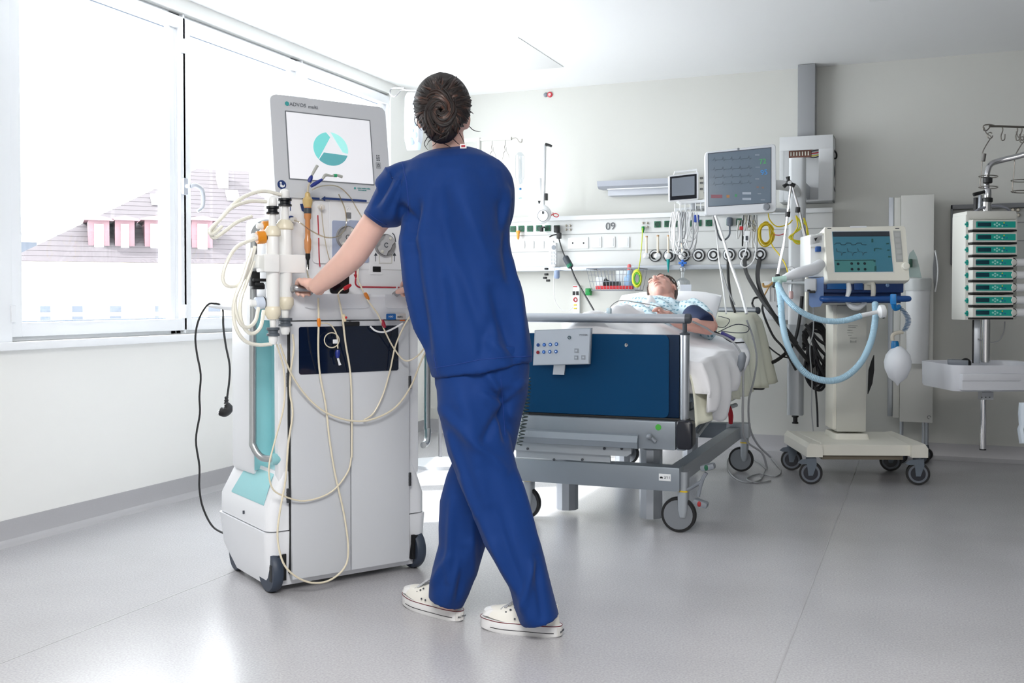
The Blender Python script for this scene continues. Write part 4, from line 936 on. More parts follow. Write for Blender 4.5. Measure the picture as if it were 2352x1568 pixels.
for y in yv:
    zt = mtop(max(4.4, y))+.006; row = []
    # drape bottom along the right side
    pts = [(4.33, .45), (4.55, .50), (4.78, .51), (5.2, .50), (5.8, .50), (6.1, .50), (6.36, .50)]
    for i in range(len(pts)-1):
        if pts[i][0] <= y <= pts[i+1][0]+1e-6: zb = pts[i][1]+(pts[i+1][1]-pts[i][1])*(y-pts[i][0])/(pts[i+1][0]-pts[i][0])
    for k in range(5): row.append(V((-1.74, y, .55+(zt-.03-.55)*k/4)))
    for k in range(9): row.append(V((-1.71+.77*k/8, y, zt+.004*NZ.noise(V((k*.6, y*5, 0))))))
    for k in range(12):
        f = (k+1)/12; z = zt-.012-(zt-.012-zb)*f
        wv = (.010+.028*f)*(math.sin(y*17+1.2*math.sin(y*6))+.5*math.sin(y*41+f*2))*.6
        row.append(V((-.925+.055*f**.7+wv+(.05*f if y > 6.0 else 0)*(y-6.0)/.36, y, z+.01*math.sin(y*9)*f)))
    rows.append(row)
o_ = obj('cloth', MB().grid(rows), SHEET, sh, True, ang=80); mo = o_.modifiers.new('t', 'SOLIDIFY'); mo.thickness = .004; mo.offset = 1
# duvet: rises over the legs, hangs on the right
dv = thing('duvet', 'white duvet over the legs of the patient, hanging down on the right', 'duvet', (-1.35, 5.0, .75))
rows = []
for i in range(71):
    y = 4.36+i*(5.42-4.36)/70; row = []; base = mtop(y)
    cxx = -1.37; hgt = .215
    edge = .12*math.exp(-((y-4.72)/.22)**2)+.03*math.sin(y*13)
    n = 64
    for k in range(n+1):
        s = k/n
        if s < .72:
            x = -1.80+(.93)*s/.72
            g = math.exp(-((x-cxx)/.23)**2)*(.9+.1*math.cos((x-cxx)*28)) ; z = base+.035+hgt*g
            z += .016*NZ.noise(V((x*7, y*5, 1)))+.012*math.sin(x*26+y*9+2*NZ.noise(V((x*3, y*3, 5))))*(.4+.6*g)
            if x < -1.74: z -= (-1.74-x)*2.2
        else:
            f = (s-.72)/.28; bot = .20-edge*.0+.0+.09*math.exp(-((y-4.62)/.14)**2)-.10*math.exp(-((y-5.3)/.2)**2)
            x = -.87+.05*math.sin(f*math.pi*.8)+.022*math.sin(y*24+f*2)*f; z = base+.035-bot*f*1.0+.012*math.sin(y*17)*f
        row.append(V((x, y, z)))
    rows.append(row)
# close the foot end with a hanging edge
fr_ = [[V((p.x, 4.352-0.0, p.z-.12*(1-j/5))) if False else V((p.x, 4.36-.012*math.sin(j/5*1.5), max(.60, p.z-.16*(1-j/5)))) for p in rows[0]] for j in range(5)]
o_ = obj('cover', MB().grid(fr_+rows), DUV, dv, True, ang=80); mo = o_.modifiers.new('t', 'SOLIDIFY'); mo.thickness = .012; mo.offset = -1
# pillow
pw = at(1530, 705, 5.95)
mb = MB()
pr = []
for i in range(13):
    a = -1+i/6; wv = (1-abs(a)**3.2); pr.append([pw+V((a*.30, 0, 0))+V((0, b*.20*(.55+.45*wv)+.02, c*(.012+.055*wv)+b*.07)) for b, c in [(math.cos(t_*2*math.pi/20), math.sin(t_*2*math.pi/20)) for t_ in range(20)]])
mb.loft(pr); o_ = solo('pillow', mb, DUV, 'white pillow under the head of the patient', 'pillow', ang=80)
# ---------------------------------------------------------------- patient
PB = V((-1.35, 5.3, .75))
pat = thing('patient', 'short-haired person asleep in the bed in a pale blue patterned gown', 'person', PB)
hc2 = at(1520, 668, 5.74)
hx_ = (CR*.88+V((0, 0, .42))+FH*-.22).normalized(); crown = CR*.06+V((0, 0, .44))+FH*.88; crown = (crown-hx_*crown.dot(hx_)).normalized(); nf = hx_.cross(crown)
def H(x, y, z): return hc2+hx_*x+nf*y+crown*z
HR2 = M(((hx_.x, nf.x, crown.x), (hx_.y, nf.y, crown.y), (hx_.z, nf.z, crown.z)))
PSK = mat('patient_skin', (222, 172, 158), .5, sss=.12, noise=.06, nscale=40)
mb = MB()
mb.sph(H(0, -.012, .03), (.074, .092, .085), 24, HR2); mb.sph(H(0, .018, -.02), (.062, .066, .085), 20, HR2)
mb.sph(H(0, .045, -.085), (.026, .03, .022), 12, HR2); mb.sph(H(0, .02, -.07), (.05, .05, .035), 16, HR2)
for s in (-1, 1):
    mb.sph(H(s*.034, .052, -.022), (.022, .02, .024), 12, HR2); mb.sph(H(s*.03, .068, .012), (.0145, .012, .010), 12, HR2)
    mb.sph(H(s*.03, .070, .033), (.022, .010, .007), 10, HR2); mb.sph(H(s*.075, -.01, -.005), (.008, .018, .03), 10, HR2)
    mb.sph(H(s*.011, .088, -.022), (.008, .009, .007), 8, HR2)
mb.tube([H(0, .076, .03), H(0, .088, .0), H(0, .104, -.018), H(0, .09, -.028)], [.008, .009, .0125, .010], n=10)
mb.tube([H(-.024, .070, -.053), H(-.01, .082, -.049), H(0, .083, -.050), H(.01, .082, -.049), H(.024, .070, -.053)], [.003, .006, .0055, .006, .003], n=8)
mb.tube([H(-.022, .068, -.060), H(0, .081, -.062), H(.022, .068, -.060)], [.003, .0075, .003], n=8)
mb.tube([H(0, -.02, -.05), H(0, -.04, -.13)], .055, n=16)
# torso, arms, legs under the covers
ch0 = at(1512, 702, 5.45)
def TR(x, y, z): return V((x, y, z))
mb.loft([[V((-1.37+a*w_, y, z+b*h_)) for a, b in [(math.cos(t_*2*math.pi/20), math.sin(t_*2*math.pi/20)) for t_ in range(20)]] for y, z, w_, h_ in ((5.60, .96, .07, .05), (5.53, .935, .17, .07), (5.42, .91, .185, .09), (5.2, .86, .165, .09), (4.98, .785, .15, .07), (4.85, .77, .14, .06))])
for s in (-1, 1): mb.tube([V((-1.37+s*.08, 4.95, .78)), V((-1.37+s*.08, 4.7, .80)), V((-1.37+s*.07, 4.5, .79))], [.065, .06, .045], n=12)
sR = at(1590, 716, 5.42); el = at(1632, 752, 5.22); wr_ = at(1560, 742, 5.12); hd = at(1530, 722, 5.08)
mb.tube([sR, el.lerp(sR, .45)+V((.01, 0, .01)), el], [.052, .046, .040], n=14); mb.tube([el, el.lerp(wr_, .5), wr_, hd], [.040, .038, .026, .024], n=14)
sL = at(1440, 712, 5.5); eL = V((-1.58, 5.2, .78)); wL = V((-1.50, 5.0, .77)); mb.tube([sL, eL, wL], [.05, .042, .028], n=12)
hk = at(1512, 714, 5.05)
mb.sph(hd.lerp(hk, .3), (.034, .03, .016), 12)
for i in range(4): mb.tube([hd+V((-.01, -.012+i*.015, .004)), hk+V((0.0, -.02+i*.015, .012)), hk+V((-.03+.004*abs(i-1), -.022+i*.015, -.002))], [.009, .0085, .006], n=8)
mb.tube([hd+V((.0, -.02, 0)), hk+V((.015, -.045, .004))], [.010, .007], n=8)
mb.sph(wL+V((.03, -.03, .01)), (.03, .035, .016), 12)
for i in range(4): mb.tube([wL+V((.03, -.03+i*.013, .01)), wL+V((.09, -.03+i*.014, .008)), wL+V((.112-.004*abs(i-1), -.03+i*.014, -.006))], [.009, .008, .006], n=8)
mb.tube([wL+V((.01, -.04, .01)), wL+V((.05, -.075, .01))], [.010, .007], n=8)
pb_ = obj('body', mb, PSK, pat, True); fine(pb_, .0038, 3, .5)
for s in (-1, 1):
    obj('closed_eye', MB().tube([H(s*.017, .0795, .008), H(s*.03, .0825, .0045), H(s*.043, .0745, .008)], [.0009, .0014, .0009], n=6), mat('lash_dark', (70, 45, 40), .6), pat, True)
    obj('eyebrow', MB().tube([H(s*.015, .081, .034), H(s*.03, .082, .041), H(s*.047, .072, .036)], [.002, .0028, .0012], n=6), mat('brow_brown', (95, 68, 55), .7), pat, True)
    obj('nostril', MB().sph(H(s*.0065, .0985, -.0295), (.0032, .003, .0022), 8, HR2), mat('lash_dark', 0), pat, True)
obj('lips', MB().tube([H(-.021, .0735, -.056), H(-.008, .0865, -.055), H(.008, .0865, -.055), H(.021, .0735, -.056)], [.001, .0024, .0024, .001], n=6), mat('lip_line', (150, 80, 78), .5), pat, True)
HPM = mat('patient_hair', (78, 62, 54), .5, noise=.25, nscale=90)
mb = MB(); mb.sph(H(0, -.030, .045), (.083, .088, .086), 24, HR2)
ph = obj('hair', mb, HPM, pat, True)
mb = MB()
for i in range(110):
    a = rnd.uniform(-1.5, 1.5); b = rnd.uniform(-.2, 1.1)
    def hp(a, b, k=1.0): return H(.084*k*math.sin(a)*math.cos(b*.6), -.03+.086*k*math.cos(a)*math.cos(b), .045+.088*k*math.sin(b)+.012)
    mb.tube([hp(a, b), hp(a+rnd.uniform(-.2, .2), b-.25, 1.05), hp(a+rnd.uniform(-.3, .3), b-.5, 1.04)], [.003, .003, .0008], n=5, k=3)
obj('hair_locks', mb, HPM, ph, True, kind='stuff')
# gown with small printed pattern
def gown_mat():
    m = bpy.data.materials.new('gown_print'); m.use_nodes = True; nt = m.node_tree; b = nt.nodes['Principled BSDF']; b.inputs['Roughness'].default_value = .85
    tc = nt.nodes.new('ShaderNodeTexCoord'); v = nt.nodes.new('ShaderNodeTexVoronoi'); v.inputs['Scale'].default_value = 46; v.inputs['Randomness'].default_value = .25
    r = nt.nodes.new('ShaderNodeValToRGB'); r.color_ramp.elements[0].position = .30; r.color_ramp.elements[1].position = .38
    r.color_ramp.elements[0].color = (*lin((118, 162, 180)), 1); r.color_ramp.elements[1].color = (*lin((206, 225, 234)), 1)
    nt.links.new(tc.outputs['Object'], v.inputs['Vector']); nt.links.new(v.outputs['Distance'], r.inputs[0]); nt.links.new(r.outputs[0], b.inputs['Base Color']); return m
mb = MB()
mb.loft([[V((-1.37+a*w_, y, z+b*h_)) for a, b in [(math.cos(t_*2*math.pi/24), math.sin(t_*2*math.pi/24)) for t_ in range(24)]] for y, z, w_, h_ in ((5.62, .955, .09, .055), (5.55, .94, .19, .082), (5.42, .92, .205, .105), (5.2, .865, .185, .10), (5.0, .79, .17, .075))])
mb.tube([sR+V((-.05, .02, 0)), sR+V((.0, 0, 0)), el.lerp(sR, .35)], [.066, .068, .062], n=16); mb.tube([sL, sL.lerp(eL, .6)], [.062, .058], n=14)
mb.tube([el+V((.0, .06, -.02)), el+V((-.03, .1, -.02)), el+V((-.1, .16, -.02))], [.03, .045, .05], n=12)
gw = obj('gown', mb, gown_mat(), pat, True); fine(gw, .007, 5, .5, lambda co, no: no*(.010*NZ.noise((co+PB)*14)+.006*math.sin((co.x+co.y)*60)))
cf0, cf1 = at(1592, 726, 5.27), at(1616, 742, 5.2)
solo('pressure_cuff', MB().tube([cf0.lerp(cf1, -.3), cf0, cf1, cf0.lerp(cf1, 1.2)], [.052, .060, .058, .05], n=20), mat('cuff_navy', (20, 40, 78), .7), 'dark blue blood pressure cuff around the arm of the patient', 'cuff')
# ---------------------------------------------------------------- supply rail on the back wall
def W(u, v, off=0.0): return onY(u, v, DW-off)
def WL(*P, off=0.0): return [W(u, v, off) for u, v in P]
UNIT = mat('rail_unit_white', (214, 215, 214), .45); UNITE = mat('rail_edge', (226, 228, 230), .3)
xa, xb = W(1040, 560, .1).x, W(1912, 560, .1).x
zt, zb = W(1905, 478, .1).z, W(1880, 608, .1).z
ru = thing('supply_rail', 'long white medical supply rail unit on the back wall above the bed', 'supply unit', ((xa+xb)/2, DW, zb))
F = .10
obj('casing', MB().bb(xa, xb, DW-F+.004, DW, zb, zt, .004), UNIT, ru, True)
obj('top_ledge', MB().bb(xa, xb, DW-F-.02, DW-F+.01, zt-.028, zt+.004, .005), UNITE, ru, True)
obj('lower_rail', MB().bb(xa, xb, DW-F-.02, DW-F+.01, zb-.022, zb+.01, .004), ALU, ru, True)
zj = [W(1400, v, F).z for v in (536, 575)]
for z in zj: obj('joint_strip', MB().bb(xa, xb, DW-F-.001, DW-F+.006, z-.0015, z+.0015), mat('joint_grey', (150, 152, 152), .5), ru, True)
FY = F+.001
def onF(u, v, o=0): return W(u, v, FY+o)
def sq(u, v, w_, h_, d, m, name, par, b=.002, base=F):
    p = W(u, v, base); k = 7.2/2350; o = obj(name, MB().bb(p.x-w_*k/2, p.x+w_*k/2, DW-base-d, DW-base+.004, p.z-h_*k/2, p.z+h_*k/2, b), m, par, True); return o, p
for u, v in ((1178, 526), (1197, 525), (1217, 525), (1238, 524), (1258, 524), (1279, 524), (1510, 515), (1533, 514), (1557, 514), (1581, 513), (1604, 512), (1628, 512), (1676, 510), (1699, 509)):
    o, p = sq(u, v, 14, 14, .006, GREEN, 'power_socket', ru)
    obj('socket_well', MB().lathe([(.017, .0065), (.0155, .0075), (.0135, .0072), (.0125, .0064)], (p.x, DW-F, p.z), (0, -1, 0), 20), mat('socket_green_dark', (5, 60, 42), .5), o, True)
for u in (1197, 1218, 1241, 1263): sq(u, 562, 18, 18, .004, WHITE, 'cover_plate', ru)
o, p = sq(1328, 558, 49, 26, .005, WHITE, 'aerial_socket', ru)
for du in (-12, 13): q = W(1328+du, 558, F); obj('hole', MB().lathe([(.006, .0045), (.006, .0065)], (q.x, DW-F, q.z), (0, -1, 0), 14), BLACK, o, True)
for u, s in ((1370, 24), (1400, 26), (1433, 26)):
    o, p = sq(u, 556, s, 25, .005, WHITE, 'cover_plate', ru); sq(u, 556, s-6, 19, .008, UNITE, 'insert', o)
def jack(u, v):
    q = W(u, v, F); o = obj('equipotential_jack', MB().lathe([(.0085, 0), (.0085, .004), (.005, .005), (.005, .012), (.002, .013)], (q.x, DW-F, q.z), (0, -1, 0), 14), mat('jack_metal', (165, 160, 150), .35, .8), ru, True)
for u, v in ((1301, 518), (1310, 518), (1301, 527), (1310, 527), (1477, 512), (1487, 512), (1477, 522), (1487, 521)): jack(u, v)
txt('09', .072, onF(1402, 520, .001), (1, 0, 0), (0, 0, 1), mat('number_grey', (84, 86, 90), .5), ru, spacing=1.0, name='number')
gas = [(1505, 587), (1538, 587), (1571, 586), (1605, 586), (1639, 585), (1675, 585), (1710, 584), (1746, 584)]
for i, (u, v) in enumerate(gas):
    q = W(u, v, F); r = .043
    o = obj('gas_outlet', MB().lathe([(r, 0), (r, .006), (r*.86, .008)], (q.x, DW-F, q.z), (0, -1, 0), 30), mat('outlet_dark', (50, 54, 60), .4), ru, True)
    obj('white_ring', MB().lathe([(r*.84, .0), (r*.84, .011), (r*.66, .012)], (q.x, DW-F, q.z), (0, -1, 0), 30), UNITE, o, True)
    obj('outlet_core', MB().lathe([(r*.62, .0), (r*.62, .016), (r*.4, .018), (r*.38, .010), (0, .010)], (q.x, DW-F, q.z), (0, -1, 0), 26), BLACK, o, True)
# flow meters plugged into the first outlets
for (u, v, vt, c, lab) in ((1485, 588, 545, None, 'slim flow meter tube left of the first gas outlet'), (1511, 588, 543, None, 'slim flow meter tube on the first gas outlet'), (1535, 588, 543, (0, 150, 150), 'flow meter with a teal nozzle on the second gas outlet'), (1567, 588, 560, (40, 110, 200), 'oxygen humidifier with a blue cross knob and clear bottle')):
    q = W(u, v, F+.05); t_ = thing('flow_meter', lab, 'flow meter', (q.x, q.y, q.z))
    obj('valve_body', MB().lathe([(.012, -.05), (.017, -.03), (.017, .0), (.022, .004), (.022, .016), (.010, .02)], (q.x, q.y, q.z), (0, -1, 0), 16), mat('valve_silver', (205, 206, 208), .3, .5), t_, True)
    qt = W(u, vt, F+.05)
    obj('glass_tube', MB().cyl((q.x, q.y, q.z+.012), (qt.x, q.y, qt.z), .0075, n=12), mat('meter_tube', (232, 220, 200), .2), t_, True)
    obj('tube_cap', MB().cyl((qt.x, q.y, qt.z), (qt.x, q.y, qt.z+.01), .009, n=12), mat('meter_cap', (190, 150, 110), .4), t_, True)
    if c and u == 1535: obj('nozzle', MB().lathe([(.010, .018), (.014, .012), (.006, -.055), (.003, -.085)], (q.x, q.y, q.z-.025), (0, 0, 1), 12), mat('nozzle_teal', c, .3), t_, True)
    if u == 1567:
        mb = MB(); a = W(1568, 604, F+.05); mb.box(a, (.055, .02, .016), .004); mb.box(a, (.018, .02, .045), .004); obj('cross_knob', mb, mat('knob_blue', c, .4), t_, True)
        a = W(1568, 612, F+.05); b_ = W(1568, 690, F+.05)
        mb = MB(); mb.lathe([(.012, 0), (.022, -.01), (.022, -.03), (.012, -.035), (.012, -.075), (.045, -.095), (.05, -.11), (.05, b_.z-a.z), (.044, b_.z-a.z-.006)], a, (0, 0, 1), 20); bt = obj('humidifier_bottle', mb, glass('bottle_clear', (240, 243, 246), .18, .1), t_, True)
        a = W(1575, 662, F+.11); obj('bottle_label', MB().box(a, (.075, .002, .05)), mat('bottle_label', (205, 210, 220), .5), bt, True)
# grey bed light on the wall
p0, p1 = W(1385, 416, .12), W(1545, 405, .12)
bl = thing('bed_light', 'long grey bed light mounted on the back wall left of the small monitor', 'wall lamp', ((p0.x+p1.x)/2, DW, p0.z))
x0 = W(1374, 430, .14).x; x1 = W(1690, 430, .14).x; za, zb_ = W(1376, 417, .14).z, W(1376, 430, .14).z; zc_ = W(1392, 450, .09).z
obj('light_shade', MB().loft([[V((x, DW-.16, zb_+.004)), V((x, DW-.17, za)), V((x, DW-.02, za+.008)), V((x, DW-.02, zb_-.01)), V((x, DW-.13, zb_-.012))] for x in (x0, x1)]), mat('lamp_grey', (168, 172, 182), .45), bl, True)
obj('housing', MB().bb(x0+.055, x1, DW-.09, DW, zc_, zb_, .003), mat('lamp_grey_light', (186, 189, 197), .45), bl, True)
obj('diffuser', MB().bb(x0+.06, x1-.02, DW-.13, DW-.09, zb_-.018, zb_-.006, .003), WHITE, bl, True)
# duct, service box, pendant post
obj_ = W(1830, 152, .12); a, b_ = W(1832, 230, .12), W(1872, 230, .12)
solo('wall_duct', MB().bb(a.x, b_.x, DW-.12, DW, W(1850, 330, .12).z, HC-.002, .003), mat('duct_grey', (148, 150, 153), .45), 'grey vertical cable duct between the ceiling and the service box', 'duct')
sb = thing('service_box', 'open white service box on the wall with coloured wires inside, behind the large monitor', 'service box', (W(1850, 460, .1).x, DW, W(1850, 460, .1).z))
bx0, bx1 = W(1790, 400, .2).x, W(1913, 400, .2).x; bz0, bz1 = W(1850, 462, .2).z, W(1850, 312, .2).z
hx0_, hx1_ = W(1800, 400, .2).x, W(1880, 400, .2).x; hz0, hz1 = W(1850, 452, .2).z, W(1850, 344, .2).z
BOXW = mat('service_box_white', (206, 208, 210), .45)
mb = MB(); mb.bb(bx0, bx1, DW-.2, DW-.19, hz1, bz1, .002); mb.bb(hx1_, bx1, DW-.2, DW-.19, bz0, hz1+.002, .002); mb.bb(bx0, hx0_, DW-.2, DW-.19, bz0, hz1+.002, .002)
obj('front_frame', mb, BOXW, sb, True)
mb = MB(); mb.bb(bx1-.01, bx1, DW-.19, DW, bz0, bz1, .002); mb.bb(bx0, bx1, DW-.19, DW, bz1-.01, bz1, .002); mb.bb(bx0, bx1, DW-.19, DW, bz0, bz0+.01); mb.bb(bx0, bx1, DW-.02, DW, bz0, bz1); obj('box_shell', mb, BOXW, sb, True)
p = W(1838, 354, .14); tb = obj('terminal_block', MB().box(p, (.14, .04, .045), .003), mat('terminal_brown', (120, 78, 66), .5), sb, True)
for i in range(7): obj('terminal', MB().box(p+V((-.055+.018*i, -.022, 0)), (.008, .006, .026), .001), CREAM, tb, True)
for k, (c, dz) in enumerate((((200, 30, 40), 0), ((20, 20, 24), .012), ((215, 205, 40), -.012), ((120, 60, 40), .02), ((20, 20, 24), -.02))):
    obj('wire', MB().tube([p+V((.05, 0, dz)), p+V((.09, -.01, dz*1.4)), p+V((.13, .0, dz*1.2+.005)), p+V((.19, .02, -.01+dz))], .0035, n=6), mat('wire%d' % k, c, .4), sb, True)
c1_, c2_ = W(1812, 365, .16), W(1850, 365, .16)
mb = MB(); mb.tube([W(1915, 345, .1), W(1921, 352, .1), W(1921, 362, .1), W(1915, 364, .1)], .006, n=6); obj('wire_loop', mb, BLACK, sb, True)
mb = MB(); mb.tube([W(1914, 370, .1), W(1917, 395, .1), W(1914, 420, .1), W(1918, 440, .1)], .003, n=6); obj('loose_wire', mb, DGREY, sb, True)
pp_ = thing('pendant_post', 'thick light grey vertical supply post with a black valve at its lower end', 'post', (W(1828, 950, .35).x, DW-.35, W(1828, 950, .35).z))
xp0, xp1 = W(1809, 800, .35).x, W(1846, 800, .35).x; cx = (xp0+xp1)/2; rp = (xp1-xp0)/2
zt_, zb2 = W(1828, 362, .35).z, W(1828, 952, .35).z
mb = MB(); mb.loft([[V((cx+a, DW-.35+b, z)) for a, b in rrect(rp*2, rp*2.0, rp*.55)] for z in (zb2, zb2+.005, W(1828, 745, .35).z)]); obj('lower_post', mb, mat('post_grey', (176, 180, 184), .35, .3), pp_, True)
mb = MB(); mb.loft([[V((cx+a, DW-.30+b, z)) for a, b in rrect(rp*2.05, rp*2.0, rp*.5)] for z in (W(1828, 745, .35).z, zt_)]); obj('upper_post', mb, mat('post_light', (206, 209, 212), .4), pp_, True)
obj('valve', MB().lathe([(.022, 0), (.022, -.014), (.014, -.018), (.014, -.045), (.02, -.048), (.02, -.056)], (cx, DW-.35, zb2), (0, 0, 1), 14), BLACK, pp_, True)
obj('wall_bracket', MB().bb(cx-.05, cx+.05, DW-.26, DW, zt_-.25, zt_-.15, .004), LGREY, pp_, True)
obj('wall_bracket', MB().bb(cx-.05, cx+.05, DW-.32, DW, W(1828, 840, .3).z-.02, W(1828, 840, .3).z+.01, .004), LGREY, pp_, True)
# white service panel at the side of the post (gauges, suction)
sv = thing('suction_unit', 'white suction panel with gauge and clear jar beside the grey post', 'suction unit', (W(1775, 735, .3).x, DW-.3, W(1775, 735, .3).z))
a, b_ = W(1752, 735, .3), W(1812, 645, .3)
obj('backplate', MB().bb(a.x, b_.x, DW-.30, DW-.0, a.z, b_.z, .008), mat('suction_white', (218, 220, 222), .4), sv, True)
q = W(1817, 622, .38); g = obj('gauge', MB().lathe([(.024, -.02), (.028, -.005), (.0285, .004), (.026, .008)], q, (0, -1, 0), 26), CHROME, sv, True)
obj('dial', MB().lathe([(.025, 0), (.025, .0085)], q, (0, -1, 0), 24), WHITE, g, True); obj('needle', MB().tube([q+V((-.008, -.010, .01)), q+V((.006, -.010, -.008))], .0016, n=5), BLACK, g, True)
mb = MB(); mb.tube([W(1800, 648, .38), W(1840, 650, .38), W(1865, 648, .38)], .011, n=10); mb.tube([q, W(1818, 650, .38)], .010, n=10); mb.tube([W(1818, 650, .38), W(1817, 668, .38)], .007, n=8); obj('manifold', mb, mat('clear_grey', (196, 202, 206), .2, .2), sv, True)
mb = MB(); a = W(1817, 668, .38); mb.lathe([(.010, 0), (.014, -.01), (.014, -.045), (.008, -.05)], a, (0, 0, 1), 14); obj('jar', mb, mat('jar_pink', (225, 190, 190), .2), sv, True)
for u in (1768, 1778, 1785): obj('panel_rib', MB().tube([W(u, 650, .303), W(u, 692, .303)], .0025, n=6), LGREY, sv, True)
p = W(1790, 703, .31); obj('port', MB().box(p, (.03, .02, .014), .002), BLACK, sv, True)
mb = MB(); mb.tube([W(1790, 632, .34), W(1778, 645, .34), W(1768, 655, .34), W(1755, 658, .34), W(1752, 650, .34)], .008, n=8); mb.tube([W(1768, 655, .34), W(1755, 680, .34), W(1752, 700, .34)], .005, n=7); obj('clamp_hook', mb, mat('hook_tan', (190, 150, 90), .4), sv, True)
# ---------------------------------------------------------------- monitors
class Face:
    """a rectangular face through three pixels at chosen depths; gives points by pixel"""
    def __init__(s, tl, tr, br, bl):
        s.tl, s.tr, s.br, s.bl = tl, tr, br, bl; s.x = (tr-tl).normalized(); n = (tr-tl).cross(bl-tl).normalized(); s.n = n if n.dot(CF) < 0 else -n; s.c = (tl+tr+br+bl)/4
    def px(s, u, v, off=0): return onP(u, v, s.c+s.n*off, s.n)
    def quad(s, uv, d0, d1):
        """slab between offsets d0..d1 in front of the face with the outline uv"""
        return [[s.px(u, v, 0)+s.n*d0 for u, v in uv], [s.px(u, v, 0)+s.n*d1 for u, v in uv]]
    def rr(s, u0, v0, u1, v1, r=3, n=3, skew=None):
        c = [(u0, v0), (u1, v0), (u1, v1), (u0, v1)] if skew is None else skew
        out = []
        for i in range(4):
            p0, p1, p2 = V((*c[i-1], 0)), V((*c[i], 0)), V((*c[(i+1) % 4], 0)); a = p1+(p0-p1).normalized()*r; b = p1+(p2-p1).normalized()*r
            for k in range(n+1): t = k/n; out.append(tuple(((1-t)**2*a+2*t*(1-t)*p1+t*t*b)[:2]))
        return out
zm = 6.05
fm = Face(at(1618, 350, zm+.03), at(1782, 330, zm-.02), at(1782, 488, zm-.02), at(1620, 494, zm+.03))
mo_ = thing('patient_monitor', 'large white patient monitor with a grey-blue screen showing 72', 'monitor', fm.c)
mob = obj('casing', MB().loft(fm.quad(fm.rr(0, 0, 0, 0, 8, 3, [(1619, 349), (1782, 330), (1783, 487), (1620, 495)]), -.07, -.004)+fm.quad(fm.rr(0, 0, 0, 0, 9, 3, [(1620, 350), (1781, 332), (1782, 486), (1621, 494)]), 0, .002)[1:]), mat('monitor_white', (226, 229, 234), .3), mo_, True)
MSC = mat('monitor_screen', (104, 118, 132), .15, emit=.05)
ms = obj('screen', MB().loft(fm.quad([(1627, 354), (1770, 340), (1770, 465), (1628, 474)], .0015, .004)), MSC, mo_, True)
obj('screen_edge', MB().loft(fm.quad([(1625.5, 352), (1771.5, 338), (1771.5, 466.5), (1626.5, 475.5)], .001, .003)), mat('screen_edge', (70, 78, 90), .4), mo_, True)
def ft(f, s, u, v, size, m, par, off=.005): return txt(s, size, f.px(u, v, off), f.x, f.n.cross(f.x)*-1 if False else (V((0, 0, 1))), m, par)
MG, MBc = mat('trace_green', (60, 150, 80), .4, emit=.25), mat('trace_blue', (50, 120, 180), .4, emit=.25)
ft(fm, '72', 1752, 371, .042, MG, ms); ft(fm, '95', 1755, 396, .042, MBc, ms)
for (u, v, w_, h_, c) in ((1739, 356, 10, 3, (120, 132, 145)), (1740, 384, 10, 2, (120, 132, 145)), (1739, 411, 9, 2, (130, 140, 150)), (1740, 430, 5, 4, (120, 100, 95)), (1752, 431, 5, 4, (120, 100, 95)), (1646, 451, 26, 8, (125, 80, 90)), (1672, 451, 7, 7, (150, 110, 70)), (1690, 449, 5, 6, (60, 130, 90)), (1715, 444, 20, 5, (150, 160, 172)), (1715, 457, 20, 5, (150, 160, 172)), (1744, 445, 8, 2, (130, 140, 150)), (1752, 459, 10, 2, (130, 140, 150))):
    obj('readout', MB().loft(fm.quad([(u-w_/2, v-h_/2), (u+w_/2, v-h_/2), (u+w_/2, v+h_/2), (u-w_/2, v+h_/2)], .004, .0046)), mat('rd%d_%d' % (c[0], c[1]), c, .4, emit=.1), ms, True)
for k, (yy, c) in enumerate(((390, (92, 104, 118)), (408, (92, 104, 118)), (424, (96, 110, 122)), (368, (94, 108, 120)))):
    P = []
    for i in range(44):
        u = 1632+i*2.2; P.append(fm.px(u, yy-(u-1632)*.05-(6 if i % 9 == 4 else (-3 if i % 9 == 5 else 0)), .0045))
    obj('trace', MB().tube(P, .0012, n=4, smooth=False), mat('trace_dim%d' % k, c, .4), ms, True)
p = fm.px(1760, 475, .002); obj('rotary_knob', MB().lathe([(.021, 0), (.021, .012), (.016, .016)], p, fm.n, 24), mat('knob_grey', (140, 145, 152), .35), mo_, True)
p = fm.px(1696, 342, .001); obj('emblem', MB().lathe([(.007, 0), (.007, .002)], p, fm.n, 16), MGREY, mo_, True)
obj('swing_arm', MB().tube([fm.c+fm.n*-.06, fm.c+V((.25, .2, -.02)), V((cx, DW-.3, fm.c.z-.03))], .03, n=12), WHITE, mo_, True)
zn = 6.15
fn_ = Face(at(1537, 404, zn), at(1603, 396, zn), at(1603, 457, zn), at(1537, 462, zn))
m2 = thing('small_monitor', 'small tablet-like monitor with black border left of the large monitor', 'monitor', fn_.c)
obj('casing', MB().loft(fn_.quad(fn_.rr(0, 0, 0, 0, 3, 3, [(1536, 403), (1604, 395), (1604, 458), (1537, 463)]), -.03, 0)), WHITE, m2, True)
b2_ = obj('black_border', MB().loft(fn_.quad([(1539, 406), (1600, 399), (1600, 455), (1539, 460)], 0, .002)), mat('glossy_black', (22, 26, 36), .15), m2, True)
obj('screen', MB().loft(fn_.quad([(1543, 410), (1595, 404), (1595, 447), (1543, 451)], .002, .003)), mat('small_screen', (135, 142, 152), .1), b2_, True)
mb = MB(); mb.tube([fn_.px(1549, 401, -.01), fn_.px(1549, 396, -.01), fn_.px(1600, 390, -.01), fn_.px(1600, 396, -.01)], .007, n=8, smooth=False); obj('carry_handle', mb, WHITE, m2, True)
obj('base_bracket', MB().loft(fn_.quad([(1556, 462), (1618, 459), (1618, 465), (1566, 468)], -.06, .02)), WHITE, m2, True)
